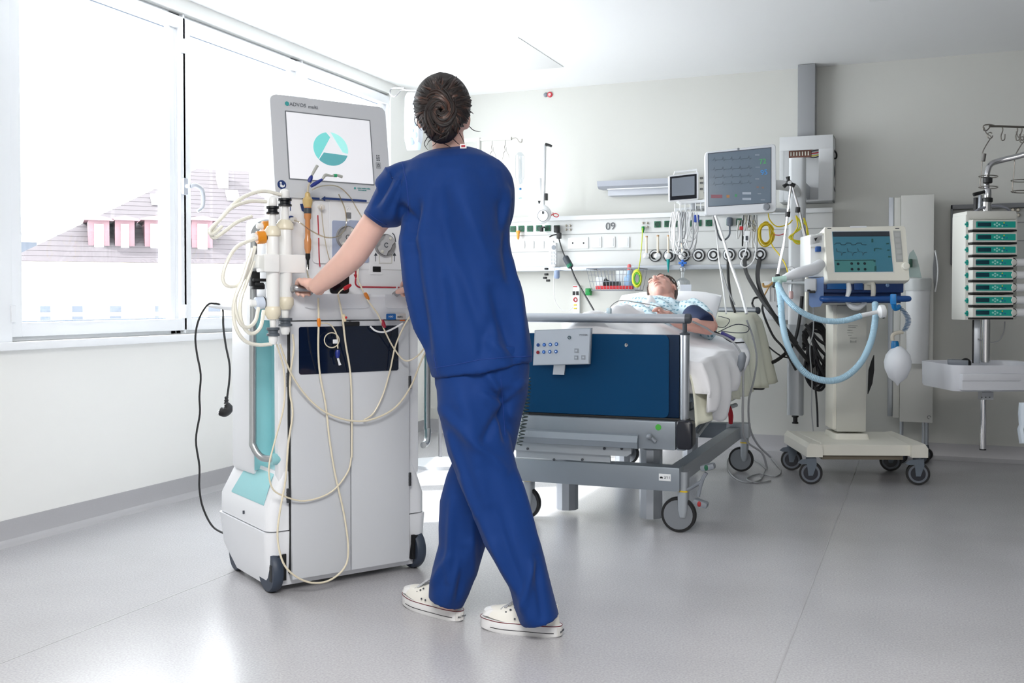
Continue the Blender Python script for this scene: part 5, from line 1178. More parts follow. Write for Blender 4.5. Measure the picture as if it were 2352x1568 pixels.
obj('module', MB().loft(fn_.quad([(1605, 404), (1617, 402), (1617, 455), (1605, 457)], -.08, -.01)), CREAM, m2, True)
for v in (409, 420, 434): obj('module_port', MB().box(fn_.px(1611, v, -.008), (.018, .006, .012), .002), mat('port_mix', (90, 90, 88), .5), m2, True)
obj('stem', MB().cyl(at(1592, 466, zn+.03), at(1592, 482, zn+.03), .018), LGREY, m2, True)
obj('support_tube', MB().tube([at(1592, 478, zn+.03), at(1640, 480, zn+.2), V((cx, DW-.3, at(1640, 480, zn).z+.02))], .015, n=10), LGREY, m2, True)
# ---------------------------------------------------------------- jointed tube holder with star knob
th = thing('tube_holder', 'chrome jointed tube holder with a black star knob hanging near the ventilator', 'holder arm', at(1816, 420, 5.75))
Z5 = 5.75
mb = MB(); mb.tube([at(1816, 424, Z5), at(1808, 500, Z5), at(1800, 562, Z5)], .0065, n=10, smooth=False); mb.tube([at(1800, 562, Z5), at(1792, 600, Z5), at(1786, 632, Z5)], .0085, n=10, smooth=False); obj('arm_rod', mb, CHROME, th, True)
mb = MB(); mb.tube([at(1820, 430, Z5), at(1836, 485, Z5), at(1846, 530, Z5)], .0075, n=10, smooth=False); mb.tube([at(1844, 524, Z5), at(1851, 552, Z5)], .0125, n=10, smooth=False); mb.tube([at(1852, 550, Z5), at(1852, 640, Z5)], .0085, n=10); obj('arm_rod', mb, CHROME, th, True)
q = at(1812, 420, Z5-.02)
mb = MB(); mb.sph(q, .017, 14)
for a in (100, 215, 335): 
    d = CR*math.cos(math.radians(a))+V((0, 0, 1))*math.sin(math.radians(a)); mb.tube([q, q+d*.02, q+d*.036], [.012, .009, .012], n=8)
sk = obj('star_knob', mb, BLACK, th, True); obj('knob_cap', MB().lathe([(.010, 0), (.010, .019)], q, -CF, 16), WHITE, sk, True)
mb = MB(); 
for u, v in ((1810, 492), (1833, 482)): mb.tube([at(u, v-6, Z5), at(u-1, v+6, Z5)], .013, n=10)
obj('joint_sleeve', mb, BLACK, th, True)
mb = MB(); mb.sph(at(1786, 634, Z5), .015, 12); mb.tube([at(1786, 636, Z5), at(1780, 650, Z5), at(1776, 660, Z5)], .010, n=8); obj('end_clamp', mb, BLACK, th, True)
# ---------------------------------------------------------------- cables around the monitors
CWH = mat('cable_white', (228, 229, 230), .4); CGR = mat('cable_grey', (150, 152, 155), .45); CYE = mat('cable_yellow', (222, 196, 40), .45); CBL = mat('cable_black', (22, 22, 26), .4)
CYG = mat('cable_yellow_green', (196, 208, 50), .45)
def cable(pts, r, m, name, label, cat='cable', group=None, k=5, n=6): return solo(name, MB().tube([at(*p) for p in pts], r, n=n, k=k), m, label, cat, group)
lb = [at(u, v, zn+.05) for u, v in ((1549, 482), (1618, 476))]
hk_ = thing('cable_hooks', 'white row of cable hooks below the small monitor', 'hook rail', lb[0])
mb = MB(); mb.tube(lb, .009, n=8); obj('bar', mb, WHITE, hk_, True)
for i in range(6): a = lb[0].lerp(lb[1], .08+i*.17); obj('hook', MB().tube([a, a+V((0, -.03, -.02)), a+V((0, -.05, -.005)), a+V((0, -.05, .03))], .0035, n=6), WHITE, hk_, True)
rc = random.Random(11)
ORD = 'first second third fourth fifth sixth seventh eighth ninth tenth eleventh twelfth thirteenth fourteenth fifteenth'.split()
for i in range(15):
    u0 = 1545+i*3.1; dpt = rc.uniform(40, 95); wd = rc.uniform(8, 30); z_ = zn+rc.uniform(-.12, .1); m_ = rc.choice((CWH, CWH, CGR))
    cable([(u0, 486, z_), (u0-wd*.35, 500+dpt*.3, z_), (u0-wd*.2, 486+dpt, z_), (u0+wd*.5, 486+dpt*1.08, z_), (u0+wd, 486+dpt*.7, z_), (u0+wd*.9, 488, z_)], rc.uniform(.0035, .0055), m_, 'hanging_cable', ORD[i]+' looped pale cable from the left on the hooks below the small monitor', 'cable', 'looped pale cables under the small monitor')
mb = MB(); a = at(1600, 502, zn-.05); mb.box(a, (.03, .02, .045), .005); solo('blue_connector', mb, mat('connector_blue', (30, 70, 170), .4), 'small blue connector among the white looped cables', 'connector')
for i in range(13):
    u0 = 1706+i*2.7; dpt = rc.uniform(20, 80); z_ = 6.2+rc.uniform(-.1, .1); sw = rc.uniform(-14, 16); m_ = rc.choice((CGR, CWH, mat('cable_tan', (180, 176, 160), .4), CBL))
    cable([(u0, 494, z_), (u0+sw*.3, 500+dpt*.4, z_), (u0+sw, 494+dpt, z_), (u0+sw*1.6, 500+dpt*.9, z_), (u0+sw*1.2, 505, z_)], rc.uniform(.0025, .004), m_, 'sensor_lead', ORD[i]+' thin sensor lead from the left hanging under the large monitor', 'cable', 'sensor leads under the large monitor')
P = []
for t in range(7*14):
    k = t//14; P.append(at(1759+2*math.sin(k*2.1)+(15+3*math.sin(k*1.7))*math.cos(t*math.pi/7), 537+2*math.cos(k*1.3)+(24+3.5*math.sin(k*2.9))*math.sin(t*math.pi/7), 6.1+t*.0005))
solo('coiled_tubing', MB().tube(P, .0042, n=6, k=3), CYE, 'coil of yellow tubing hanging right of the large monitor leads', 'tubing')
cable([(1766, 520, 6.1), (1772, 560, 6.1), (1790, 585, 6.05), (1805, 610, 6.0), (1812, 640, 5.95)], .004, CYE, 'yellow_line', 'yellow line running from the coil down to the gauge')
cable([(1764, 485, 6.1), (1768, 505, 6.1), (1785, 520, 6.1), (1810, 515, 6.1), (1820, 505, 6.1)], .004, CYE, 'yellow_line', 'yellow line leaving the bottom right of the large monitor')
for k in range(3): cable([(1828, 495, 6.0), (1832+6*k, 520, 6.0), (1820-4*k, 545, 6.0), (1832+5*k, 560-3*k, 6.0), (1850+3*k, 550, 6.0), (1853, 520, 6.0), (1846, 500+6*k, 6.0)], .0045, (CYE, CYG, CYE)[k], 'yellow_hose', ('upper', 'middle', 'lower')[k]+' yellow hose tangled around the post right of the star knob', 'tubing', 'tangled yellow hoses on the post')
cable([(1777, 539, 6.0), (1790, 540, 6.0), (1800, 537, 6.0)], .003, RED, 'red_wire', 'short red wire between coil and holder arm')
cable([(1637, 495, 6.1), (1646, 540, 6.1), (1652, 600, 6.0), (1661, 660, 5.9), (1668, 720, 5.8)], .0055, CWH, 'white_lead', 'thin white lead hanging from the large monitor to the bed')
cable([(1643, 495, 6.0), (1660, 545, 5.95), (1680, 610, 5.8), (1700, 665, 5.6), (1715, 720, 5.5)], .009, CWH, 'white_hose', 'thick white hose running diagonally from the large monitor to the bed')
cable([(1655, 612, 6.0), (1670, 660, 5.95), (1688, 700, 5.9)], .004, CGR, 'grey_lead', 'thin grey lead beside the white hose above the bed')
cable([(1676, 514, 6.62), (1675, 540, 6.5), (1660, 552, 6.4), (1650, 540, 6.3), (1640, 500, 6.12)], .006, mat('cable_slate', (90, 98, 110), .4), 'slate_cable', 'slate grey plug cable hanging from the green socket')
sp_ = W(1676, 509, FY+.02); solo('slate_plug', MB().box(sp_, (.035, .06, .06), .012), mat('cable_slate', 0), 'slate grey plug in a green socket under the large monitor', 'plug')
cable([(1672, 594, 6.75), (1673, 640, 6.5), (1680, 690, 6.3), (1688, 716, 6.2)], .009, CBL, 'gas_hose', 'black gas hose hanging from the sixth outlet behind the bed', 'hose')
cable([(1710, 590, 6.8), (1714, 625, 6.5), (1735, 665, 6.2), (1762, 705, 6.0), (1800, 750, 5.95), (1830, 790, 5.95)], .013, CBL, 'gas_hose', 'thick black gas hose from the seventh outlet to the ventilator', 'hose')
cable([(1746, 590, 6.8), (1740, 630, 6.5), (1748, 670, 6.2), (1775, 720, 6.0), (1812, 770, 5.95), (1850, 820, 6.0), (1880, 850, 6.1)], .014, CBL, 'gas_hose', 'thick black gas hose from the last outlet to the ventilator', 'hose')
cable([(1755, 690, 6.1), (1752, 715, 6.1), (1775, 770, 6.05), (1800, 800, 6.0), (1828, 850, 6.0)], .007, CBL, 'black_cable', 'black cable sagging from the suction panel toward the ventilator')
cable([(1728, 830, 6.3), (1765, 835, 6.2), (1800, 815, 6.1), (1826, 780, 6.05), (1838, 720, 6.1), (1842, 680, 6.1)], .011, CBL, 'black_cable', 'thick black cable looping up beside the grey post')
cable([(1738, 755, 6.2), (1760, 790, 6.2), (1790, 815, 6.15), (1812, 822, 6.1)], .005, CBL, 'black_cable', 'thin black cable between bed head and post')
cable([(1735, 710, 6.3), (1728, 698, 6.4), (1732, 685, 6.4), (1748, 682, 6.4)], .007, CBL, 'black_plug_cable', 'black cable plugged into the suction panel')
P = []
for k in range(5): P += [(1845, 760+k*10, 6.12), (1855+4*k, 800, 6.1), (1848+k*8, 850, 6.05), (1862+k*5, 885, 6.05), (1885, 895-k*9, 6.05), (1898, 870-k*14, 6.1), (1902, 800+k*6, 6.15), (1890, 750+k*5, 6.15), (1866, 742+k*4, 6.15)]
cable(P, .0095, CBL, 'coiled_hose', 'long black hose coiled between the grey post and the ventilator column', 'hose')
for k in range(4):
    cable([(1850+k*6, 745+k*12, 6.05), (1880, 780+k*18, 6.0), (1912, 800+k*30, 6.05)], .010, CBL, 'crossing_hose', ('uppermost', 'second', 'third', 'lowest')[k]+' of the short black hoses slanting behind the blue breathing tube', 'hose', 'crossing black hoses at the ventilator')
cable([(1868, 705, 5.9), (1868, 760, 5.9), (1860, 800, 5.9), (1865, 870, 5.9), (1864, 940, 5.9), (1868, 990, 5.9)], .0035, CGR, 'thin_wire', 'thin grey wire hanging down to the ventilator base')
cable([(1873, 890, 5.95), (1877, 940, 5.95), (1878, 980, 5.95)], .006, CBL, 'black_cable', 'black cable ending above the ventilator base')
p = at(1716, 543, 6.05); so_ = solo('sensor_box', MB().box(p, (.036, .02, .066), .006, M.Rotation(.1, 3, 'Y')), WHITE, 'small white sensor box hanging among the monitor leads', 'sensor')
mb = MB(); mb.box(p+V((0, -.012, -.01)), (.014, .002, .026)); obj('box_mark', mb, DGREY, None).parent = so_
cable([(1716, 555, 6.05), (1712, 580, 6.05), (1702, 605, 6.0), (1712, 614, 6.0), (1730, 600, 6.0), (1736, 570, 6.05), (1728, 545, 6.05)], .0045, CWH, 'white_lead', 'white lead looping below the small white sensor box')
p = at(1703, 524, 6.06); solo('red_clip', MB().box(p, (.022, .02, .022), .005), RED, 'small red clip among the monitor leads', 'clip')
# ---------------------------------------------------------------- lines and filters on the dialysis machine
def MT(u, v, y=-.03): return toW(MF(u, v, y))
TUBE = mat('tube_cream', (226, 216, 192), .25, spec=.6); HOSE = mat('hose_ivory', (236, 234, 222), .3); FILT = mat('filter_white', (236, 237, 236), .25); FILT2 = mat('filter_band', (226, 218, 196), .3)
CLR = glass('line_clear', (236, 228, 208), .25, .1)
def mline(pts, r, m, name, label, cat='tubing', group=None, n=7): return solo(name, MB().tube([MT(*p) for p in pts], r, n=n, k=6), m, label, cat, group)
def filt(u, v0, v1, y, r, label, ring, vt, vb, ringm2):
    """cartridge with caps: body v0..v1, upper ring vt, lower ring vb"""
    k = 3.42/2350; t = thing('dialysis_filter', label, 'filter', MT(u, v1, y)); c = lambda v: MT(u, v, y)
    zz = lambda v: c(v).z-c(v1).z; base = c(v1); z0, z1 = 0, zz(v0)
    obj('cartridge', MB().lathe([(r*.9, 0), (r, .012), (r, z1-.01), (r*.9, z1)], base, n=26), FILT, t, True)
    obj('end_band', MB().lathe([(r*1.02, z1-.012), (r*1.22, z1-.008), (r*1.22, z1+.008), (r*.8, z1+.022)], base, n=26), FILT2, t, True)
    obj('end_band', MB().lathe([(r*1.02, .012), (r*1.2, .006), (r*1.2, -.014), (r*.8, -.03)], base, n=26), FILT2, t, True)
    zr_ = zz(vt); obj('neck', MB().lathe([(r*.62, z1+.01), (r*.5, zr_-.01), (r*.5, zr_+.01)], base, n=18), FILT, t, True)
    obj('locking_ring', MB().lathe([(r*.85, zr_-.013), (r*.98, zr_-.012), (r*.98, zr_-.006), (r*.74, zr_-.003), (r*.74, zr_+.003), (r*.98, zr_+.006), (r*.98, zr_+.013), (r*.6, zr_+.014)], base, n=26), ring, t, True)
    obj('cap', MB().lathe([(r*.62, zr_+.012), (r*.68, zr_+.018), (r*.62, zr_+.038), (r*.4, zr_+.044), (.004, zr_+.046)], base, n=20), FILT, t, True)
    zr_ = zz(vb); obj('neck', MB().lathe([(r*.55, -.02), (r*.45, zr_+.01), (r*.45, zr_-.01)], base, n=18), FILT, t, True)
    obj('locking_ring', MB().lathe([(r*.7, zr_+.015), (r*.98, zr_+.014), (r*.98, zr_+.007), (r*.74, zr_+.004), (r*.74, zr_-.003), (r*.98, zr_-.006), (r*.98, zr_-.013), (r*.6, zr_-.014)], base, n=26), ringm2, t, True)
    obj('cap', MB().lathe([(r*.72, zr_-.012), (r*.66, zr_-.03), (r*.5, zr_-.04), (.004, zr_-.042)], base, n=20), FILT, t, True)
    return t
BKR = mat('ring_black', (14, 18, 24), .35); GYR = mat('ring_grey', (82, 90, 98), .4)
filt(655, 520, 690, -.06, .0235, 'white filter cartridge clamped on the machine, the one nearer the screen', BKR, 465, 740, GYR)
filt(627, 535, 712, -.10, .0215, 'white filter cartridge clamped on the machine, the front left one', BKR, 483, 762, GYR)
t = thing('filter_holder', 'white plastic block holder clamping the two filter cartridges', 'holder', MT(620, 625, -.08))
k = .00146
def mbox(u0, u1, v0, v1, y0, y1, b=.004):
    a, c = MF(u0, v1, y0), MF(u1, v0, y0); return MB().bb(a.x, c.x, y0, y1, a.z, c.z, b)
def mobj(name, mb, m, par, **kw):
    for v in mb.bm.verts: v.co = toW(v.co)
    return obj(name, mb, m, par, True, **kw)
mobj('holder_block', mbox(607, 642, 584, 624, -.13, -.06), FILT, t)
mobj('holder_block', mbox(640, 702, 585, 626, -.085, -.03), FILT, t)
mobj('holder_arm', mbox(577, 612, 584, 616, -.085, -.04, .01), FILT, t)
mobj('holder_arm', mbox(595, 700, 600, 616, -.05, .10, .01), FILT, t)
a = MT(640, 590, -.09)
def ocap(u, v, y, name, label, m, s=1):
    c = MT(u, v, y); t_ = thing(name, label, 'connector', c); obj('cap_ring', MB().lathe([(.019*s, -.014), (.021*s, -.012), (.021*s, .012), (.019*s, .014)], c, mx+V((0, 0, .1)), 22), m, t_, True)
    obj('dark_rim', MB().lathe([(.0175*s, .012), (.0195*s, .016), (.0175*s, .019)], c, mx+V((0, 0, .1)), 22), BKR, t_, True)
    obj('plug', MB().lathe([(.015*s, .010), (.013*s, .035), (.009*s, .04)], c, mx, 18), FILT, t_, True)
    obj('inlet', MB().lathe([(.012*s, -.012), (.012*s, -.03), (.008*s, -.034)], c, mx, 16), FILT, t_, True); return t_
ocap(599, 545, -.09, 'orange_connector', 'orange ring connector on the side of the front left filter', mat('ring_orange', (218, 138, 30), .35))
ocap(612, 520, -.03, 'orange_connector', 'orange ring connector partly hidden behind the filter necks', mat('ring_orange', 0), .9)
ocap(596, 696, -.08, 'white_connector', 'white ring connector at the lower end of the front left filter', mat('connector_bluish', (205, 216, 232), .35))
hb = [([(645, 447, -.07), (600, 439, -.09), (550, 458, -.12), (508, 500, -.14), (486, 532, -.15), (492, 546, -.15), (515, 532, -.14), (545, 510, -.12), (578, 497, -.10)], 'ivory hose arching from the rear filter cap out to the left'),
 ([(612, 463, -.11), (575, 462, -.12), (535, 475, -.14), (505, 505, -.15), (482, 528, -.16), (488, 538, -.16), (510, 520, -.15)], 'ivory hose arching from the front filter cap out to the left'),
 ([(586, 548, -.11), (545, 566, -.12), (520, 605, -.13), (512, 640, -.13), (524, 657, -.13), (550, 652, -.12), (572, 615, -.11), (586, 565, -.11)], 'ivory hose hanging in a wide loop from the orange connector'),
 ([(580, 570, -.11), (566, 620, -.12), (545, 668, -.13), (536, 710, -.13), (542, 752, -.13), (562, 782, -.12), (592, 792, -.11), (624, 790, -.10)], 'ivory hose running down and back to the lowest filter cap'),
 ([(574, 590, -.12), (556, 645, -.13), (540, 690, -.13), (548, 735, -.13), (566, 752, -.12), (586, 738, -.11), (594, 706, -.10)], 'ivory hose bending up to the white connector, inner of the loops'),
 ([(583, 600, -.10), (566, 650, -.11), (552, 695, -.12), (556, 742, -.12), (576, 766, -.11), (598, 752, -.10), (606, 712, -.09)], 'ivory hose bending up to the white connector, outer of the loops')]
for P, l in hb: mline(P, .0062, HOSE, 'hose', l, 'hose')
solo('bar_clamp', MB().box(MT(584, 640, -.02), (.03, .03, .05), .004, M.Rotation(MRZ, 3, 'Z')).box(MT(597, 643, -.04), (.05, .02, .010), .003, M.Rotation(MRZ, 3, 'Z')), BLACK, 'black clamp on the left handle bar, upper of two', 'clamp')
solo('bar_clamp', MB().box(MT(592, 658, -.02), (.04, .03, .018), .004, M.Rotation(MRZ, 3, 'Z')).box(MT(594, 652, -.04), (.03, .02, .010), .003, M.Rotation(MRZ, 3, 'Z')), BLACK, 'black clamp on the left handle bar, lower of two', 'clamp')
Lr = .0030
mline([(635, 790, -.09), (652, 850, -.06), (652, 930, -.04), (632, 1010, -.04), (618, 1070, -.05), (624, 1118, -.05), (650, 1138, -.04), (700, 1150, -.03), (760, 1130, -.03), (798, 1085, -.03), (808, 1045, -.025)], Lr, TUBE, 'blood_line', 'cream line looping from the front filter low across the left door')
mline([(672, 768, -.07), (675, 800, -.05), (668, 850, -.04), (666, 900, -.03), (672, 950, -.03), (662, 1020, -.03), (656, 1100, -.04), (642, 1180, -.05), (638, 1240, -.06), (655, 1300, -.07), (700, 1334, -.07), (750, 1335, -.06), (790, 1305, -.05), (800, 1260, -.04), (790, 1180, -.03), (770, 1090, -.03), (757, 1010, -.03), (748, 930, -.03), (735, 860, -.03), (731, 800, -.05), (732, 735, -.065), (731, 684, -.07)], .0034, TUBE, 'blood_line', 'cream line hanging almost to the floor in front of the machine doors')
mline([(776, 676, -.07), (786, 725, -.065), (794, 790, -.04), (805, 860, -.03), (808, 950, -.03), (808, 1050, -.03)], .0034, TUBE, 'blood_line', 'cream line running straight down beside the door joint')
mline([(823, 612, .07), (822, 640, .06), (830, 660, .02), (845, 690, -.06), (868, 722, -.07), (884, 760, -.05), (905, 800, -.04), (930, 828, -.05), (958, 818, -.07), (982, 790, -.09)], Lr, TUBE, 'blood_line', 'cream line from the pump crossing the tray toward the nurse')
mline([(956, 706, -.08), (930, 745, -.06), (908, 795, -.04), (896, 850, -.03), (880, 905, -.03), (858, 948, -.03), (835, 965, -.03)], Lr, TUBE, 'blood_line', 'cream line falling from the red clamp beside the nurse')
mline([(643, 790, -.09), (665, 850, -.06), (700, 905, -.04), (745, 945, -.04), (800, 965, -.04), (850, 964, -.04), (905, 938, -.04), (942, 890, -.05), (965, 835, -.08), (985, 790, -.1)], .0034, TUBE, 'blood_line', 'cream line hanging in a broad U across both machine doors')
mline([(735, 742, -.065), (758, 745, -.05), (773, 768, -.04), (776, 800, -.035)], .0024, TUBE, 'thin_line', 'short thin line with a ring in front of the dark glass panel')
solo('ring_line', MB().tube([MT(762+17*math.cos(i*math.pi/7), 781+17*math.sin(i*math.pi/7), -.035) for i in range(14)], .0020, n=6, closed=True, k=3), TUBE, 'thin tube ring with a white tag in front of the dark panel', 'tubing')
solo('tag', MB().box(MT(770, 784, -.042), (.018, .003, .014), .001, M.Rotation(MRZ, 3, 'Z')), WHITE, 'small white tag on the tube ring', 'tag')
mline([(850, 749, -.03), (864, 760, -.04), (885, 762, -.045), (908, 752, -.045), (925, 742, -.05)], .0034, WHITE, 'white_line', 'short white line sagging below the tray at the right')
mline([(716, 436, .02), (740, 427, .0), (775, 428, .0), (802, 450, .02), (820, 480, .04), (832, 500, .05)], .0022, CLR, 'clear_line', 'thin clear line arching over the blue printed arrow')
mline([(778, 446, .04), (792, 480, .05), (795, 515, .05), (780, 540, .04), (750, 545, .03), (715, 530, .02), (690, 512, .02), (676, 506, .04)], .0024, CLR, 'clear_line', 'thin clear line curving down to the blue port')
mline([(738, 474, .05), (742, 520, .06), (750, 570, .06), (758, 600, .06)], .0016, CLR, 'clear_line', 'thin clear line below the red port')
def clampm(u0, v0, u1, v1, r, m, name, label, y=-.05, tip=None):
    t_ = thing(name, label, 'clamp', MT(u0, v0, y)); a, b = MT(u0, v0, y), MT(u1, v1, y); obj('clamp_body', MB().tube([a, a.lerp(b, .3), a.lerp(b, .7), b], [r*.7, r, r*.9, r*.6], n=8, smooth=False), m, t_, True)
    if tip: p = [MT(u, v, y) for u, v in tip[0]]; obj('tip', MB().tube(p, tip[1], n=8), tip[2], t_, True)
    return t_
NB_ = mat('clamp_blue', (24, 44, 130), .35)
clampm(710, 418, 716, 404, .008, NB_, 'blue_clamp', 'blue clamp with an upright clear tip in front of the screen corner', .0, ([(716, 403), (722, 392), (729, 380)], [.004, .005, .0055], mat('tip_grey', (176, 178, 172), .25)))
gb_ = clampm(714, 428, 740, 412, .007, NB_, 'blue_clamp', 'blue clamp with a green-banded clear tip lying over the screen edge', .0, ([(740, 412), (748, 402), (762, 404), (772, 402), (786, 406)], [.004, .006, .0035, .005, .0055], mat('tip_grey', 0)))
obj('green_band', MB().cyl(MT(767, 403, -.002), MT(773, 403, -.002), .0062, n=12), mat('band_green', (40, 160, 110), .4), gb_, True)
clampm(776, 803, 775, 822, .009, NB_, 'blue_clamp', 'blue clamp hanging in front of the dark glass panel', -.04, ([(776, 822), (779, 832), (781, 838)], [.004, .004, .005], WHITE))
clampm(789, 664, 806, 654, .008, RED, 'red_clamp', 'bright red clamp above the tray in front of the black window', .05, ([(790, 662), (781, 669), (776, 676)], [.0025, .0025, .0025], TUBE))
clampm(877, 735, 884, 752, .008, mat('clamp_crimson', (150, 22, 50), .35), 'red_clamp', 'crimson clamp on the line at the right edge of the dark glass panel', -.06)
clampm(946, 708, 956, 692, .008, mat('clamp_crimson', 0), 'red_clamp', 'crimson clamp half hidden by the nurse at tray height', -.075)
clampm(732, 731, 733, 750, .007, AMBER, 'amber_clip', 'amber clip at the top edge of the dark glass panel', -.066)
clampm(838, 672, 847, 688, .007, AMBER, 'amber_clip', 'amber clip on the line over the tray', -.055)
clampm(824, 598, 821, 614, .008, AMBER, 'amber_clip', 'amber clip below the pump plate', .07)
t_ = clampm(788, 722, 793, 738, .007, mat('clip_beige', (222, 206, 170), .35), 'beige_clip', 'beige clip with a red dot on the tray front', -.066)
obj('red_dot', MB().sph(MT(795, 729, -.072), .0045, 10), RED, t_, True)
# amber drip chamber
t = thing('drip_chamber', 'amber drip chamber standing upright between the filters and the pump', 'drip chamber', MT(707, 590, .05)); c = MT(707, 585, .055); h = lambda v: MT(707, v, .055).z-c.z
AMB = mat('amber_clear', (206, 138, 84), .2, spec=.7); AMT = mat('amber_top', (206, 178, 118), .3)
obj('chamber', MB().lathe([(.006, h(588)), (.012, h(570)), (.0125, h(552)), (.0095, h(545)), (.009, h(505)), (.0125, h(500)), (.013, h(474))], c, n=18), AMB, t, True)
obj('chamber_top', MB().lathe([(.013, h(476)), (.017, h(466)), (.018, h(458)), (.010, h(452)), (.009, h(444)), (.003, h(440))], c, n=18), AMT, t, True)
obj('dark_filter', MB().lathe([(.0098, h(492)), (.0135, h(490)), (.0135, h(478)), (.0098, h(476))], c, n=18), DGREY, t, True)
obj('black_valve', MB().lathe([(.004, h(600)), (.0045, h(580)), (.0085, h(574)), (.0085, h(564)), (.004, h(560))], c+V((0, 0, -.028)), n=14), BLACK, t, True)
mline([(707, 602, .055), (706, 625, .05), (712, 650, .03)], .003, CLR, 'clear_line', 'short clear line under the drip chamber')
mline([(707, 440, .05), (709, 425, .03), (714, 418, .01)], .0035, TUBE, 'thin_line', 'short line from the drip chamber to the blue clamps')
# mains cable with plug
zc = 3.9
cable([(497, 697, zc), (478, 699, zc), (458, 730, zc), (449, 770, zc), (452, 810, zc), (461, 860, zc), (458, 910, zc), (459, 950, zc), (450, 1010, zc), (458, 1070, zc), (458, 1120, zc), (466, 1165, zc), (488, 1208, zc), (519, 1227, zc-.06)], .0040, BLACK, 'mains_cable', 'black mains cable hanging in a long wave left of the white machine', n=8)
cable([(497, 697, zc), (506, 700, zc), (512, 712, zc), (513, 750, zc), (519, 795, zc), (527, 835, zc), (527, 870, zc), (521, 918, zc)], .0040, BLACK, 'mains_cable', 'black mains cable end carrying the plug left of the machine', n=8)
t = thing('mains_plug', 'black mains plug dangling at the end of the cable', 'plug', at(517, 940, zc))
obj('strain_relief', MB().lathe([(.005, .02), (.008, .015), (.006, .01), (.009, .005), (.007, 0), (.010, -.008)], at(520, 922, zc), n=12), BLACK, t, True)
obj('plug_body', MB().tube([at(521, 927, zc), at(525, 938, zc), at(516, 946, zc), at(506, 944, zc)], [.010, .018, .019, .017], n=14), BLACK, t, True)
for dv in (0, 4): obj('pin', MB().cyl(at(507, 943+dv, zc-.01), at(500, 946+dv, zc-.01), .0024, n=8), CHROME, t, True)
# ---------------------------------------------------------------- ventilator on its trolley
vt_ = thing('ventilator', 'cream intensive care ventilator with a teal screen on a four-wheeled column trolley', 'ventilator', V((-.30, 6.1, 0)))
VC_ = mat('ventilator_cream', (236, 234, 223), .45); VBL = mat('ventilator_blue', (22, 74, 140), .4); VDB = mat('ventilator_dark_blue', (14, 52, 108), .45)
VO = onZ(1862, 1111, 0); VR_ = onZ(2108, 1113, 0); vx = (VR_-VO).normalized(); vy = V((-vx.y, vx.x, 0)); vrz = math.atan2(vx.y, vx.x)
def VF(u, v, y=0.0): return onP(u, v, VO+vy*y, vy)
def vbox(name, u0, u1, v0, v1, y0, y1, m, par=None, b=.004, **k):
    a, c = VF(u0, v1, y0), VF(u1, v0, y0); d = a-VO; x0 = d.dot(vx); x1 = (c-VO).dot(vx); z0, z1 = a.z, c.z
    mb = MB().bb(x0, x1, y0, y1, z0, z1, b); X = M.Translation(VO) @ M.Rotation(vrz, 4, 'Z')
    for v_ in mb.bm.verts: v_.co = X @ v_.co
    return obj(name, mb, m, par or vt_, True, **k)
# base platform: side skids and middle plate
vl = lambda p: V(((p-VO).dot(vx), (p-VO).dot(vy), p.z))
def vw(x, y, z): return VO+vx*x+vy*y+V((0, 0, z))
wv = (VR_-VO).length; zp0, zp1 = .155, .225
mb = MB(); mb.loft([[vw(x, y, z) for x, y in ((.05, -.02), (wv-.05, -.02), (wv-.02, .50), (.02, .50))] for z in (zp0+.005, zp1-.008)]+[[vw(x, y, zp1) for x, y in ((.06, .02), (wv-.06, .02), (wv-.03, .49), (.03, .49))]])
pf = obj('platform', mb, VC_, vt_, True)
obj('under_plate', MB().loft([[vw(x, y, z) for x, y in ((.06, .0), (wv-.08, .0), (wv-.08, .45), (.06, .45))] for z in (zp0-.02, zp0+.005)]), mat('under_beige', (120, 112, 98), .6), vt_, True)
for x in (0, wv):
    s_ = 1 if x == 0 else -1
    obj('skid', MB().loft([[vw(x+s_*a, y, z) for a, z in ((-.035, zp0), (.05, zp0), (.05, zp1-.004), (-.018, zp1+.004), (-.035, zp1-.02))] for y in (-.055, -.04, .46, .5)]), VC_, vt_, True)
def vcast(x, y):
    r = .062; mb = MB(); c = vw(x, y, r); ax = vy*math.cos(.25)+vx*math.sin(.25)
    mb.lathe([(r*.72, -.016), (r*.96, -.016), (r, -.010), (r, .010), (r*.96, .016), (r*.72, .016)], c, ax, 30); w_ = obj('wheel', mb, BLACK, vt_, True)
    obj('wheel_rim', MB().lathe([(r*.6, -.0175), (r*.8, -.0175), (r*.8, .0175), (r*.6, .0175)], c, ax, 26), mat('rim_grey', (110, 116, 126), .4), w_, True)
    obj('wheel_hub', MB().lathe([(.0, -.019), (r*.62, -.0185), (r*.62, .0185), (0, .019)], c, ax, 22), mat('hub_navy', (26, 30, 42), .4), w_, True)
    mb = MB(); mb.cyl(c+V((0, 0, r+.008)), c+V((0, 0, .105)), .027, n=20)
    mb.loft([[c+ax*(-.03)+vx*a+V((0, 0, b)) for a, b in ((-.012, -.012), (.012, -.012), (.032, .045), (.03, .085), (-.05, .075), (-.07, .058), (-.05, .05), (-.02, .05))], [c+ax*(-.022)+vx*a+V((0, 0, b)) for a, b in ((-.012, -.012), (.012, -.012), (.032, .045), (.03, .085), (-.05, .075), (-.07, .058), (-.05, .05), (-.02, .05))]])
    obj('fork', mb, mat('fork_slate', (112, 122, 134), .4), vt_, True)
for x, y in ((0, 0), (wv, 0), (0, .46), (wv, .46)): vcast(x, y)
vbox('column', 1921, 1992, 700, 992, .17, .36, mat('column_grey_cream', (204, 204, 196), .5), b=.012)
vbox('column_edge', 1912, 1926, 700, 985, .18, .34, VC_, b=.005)
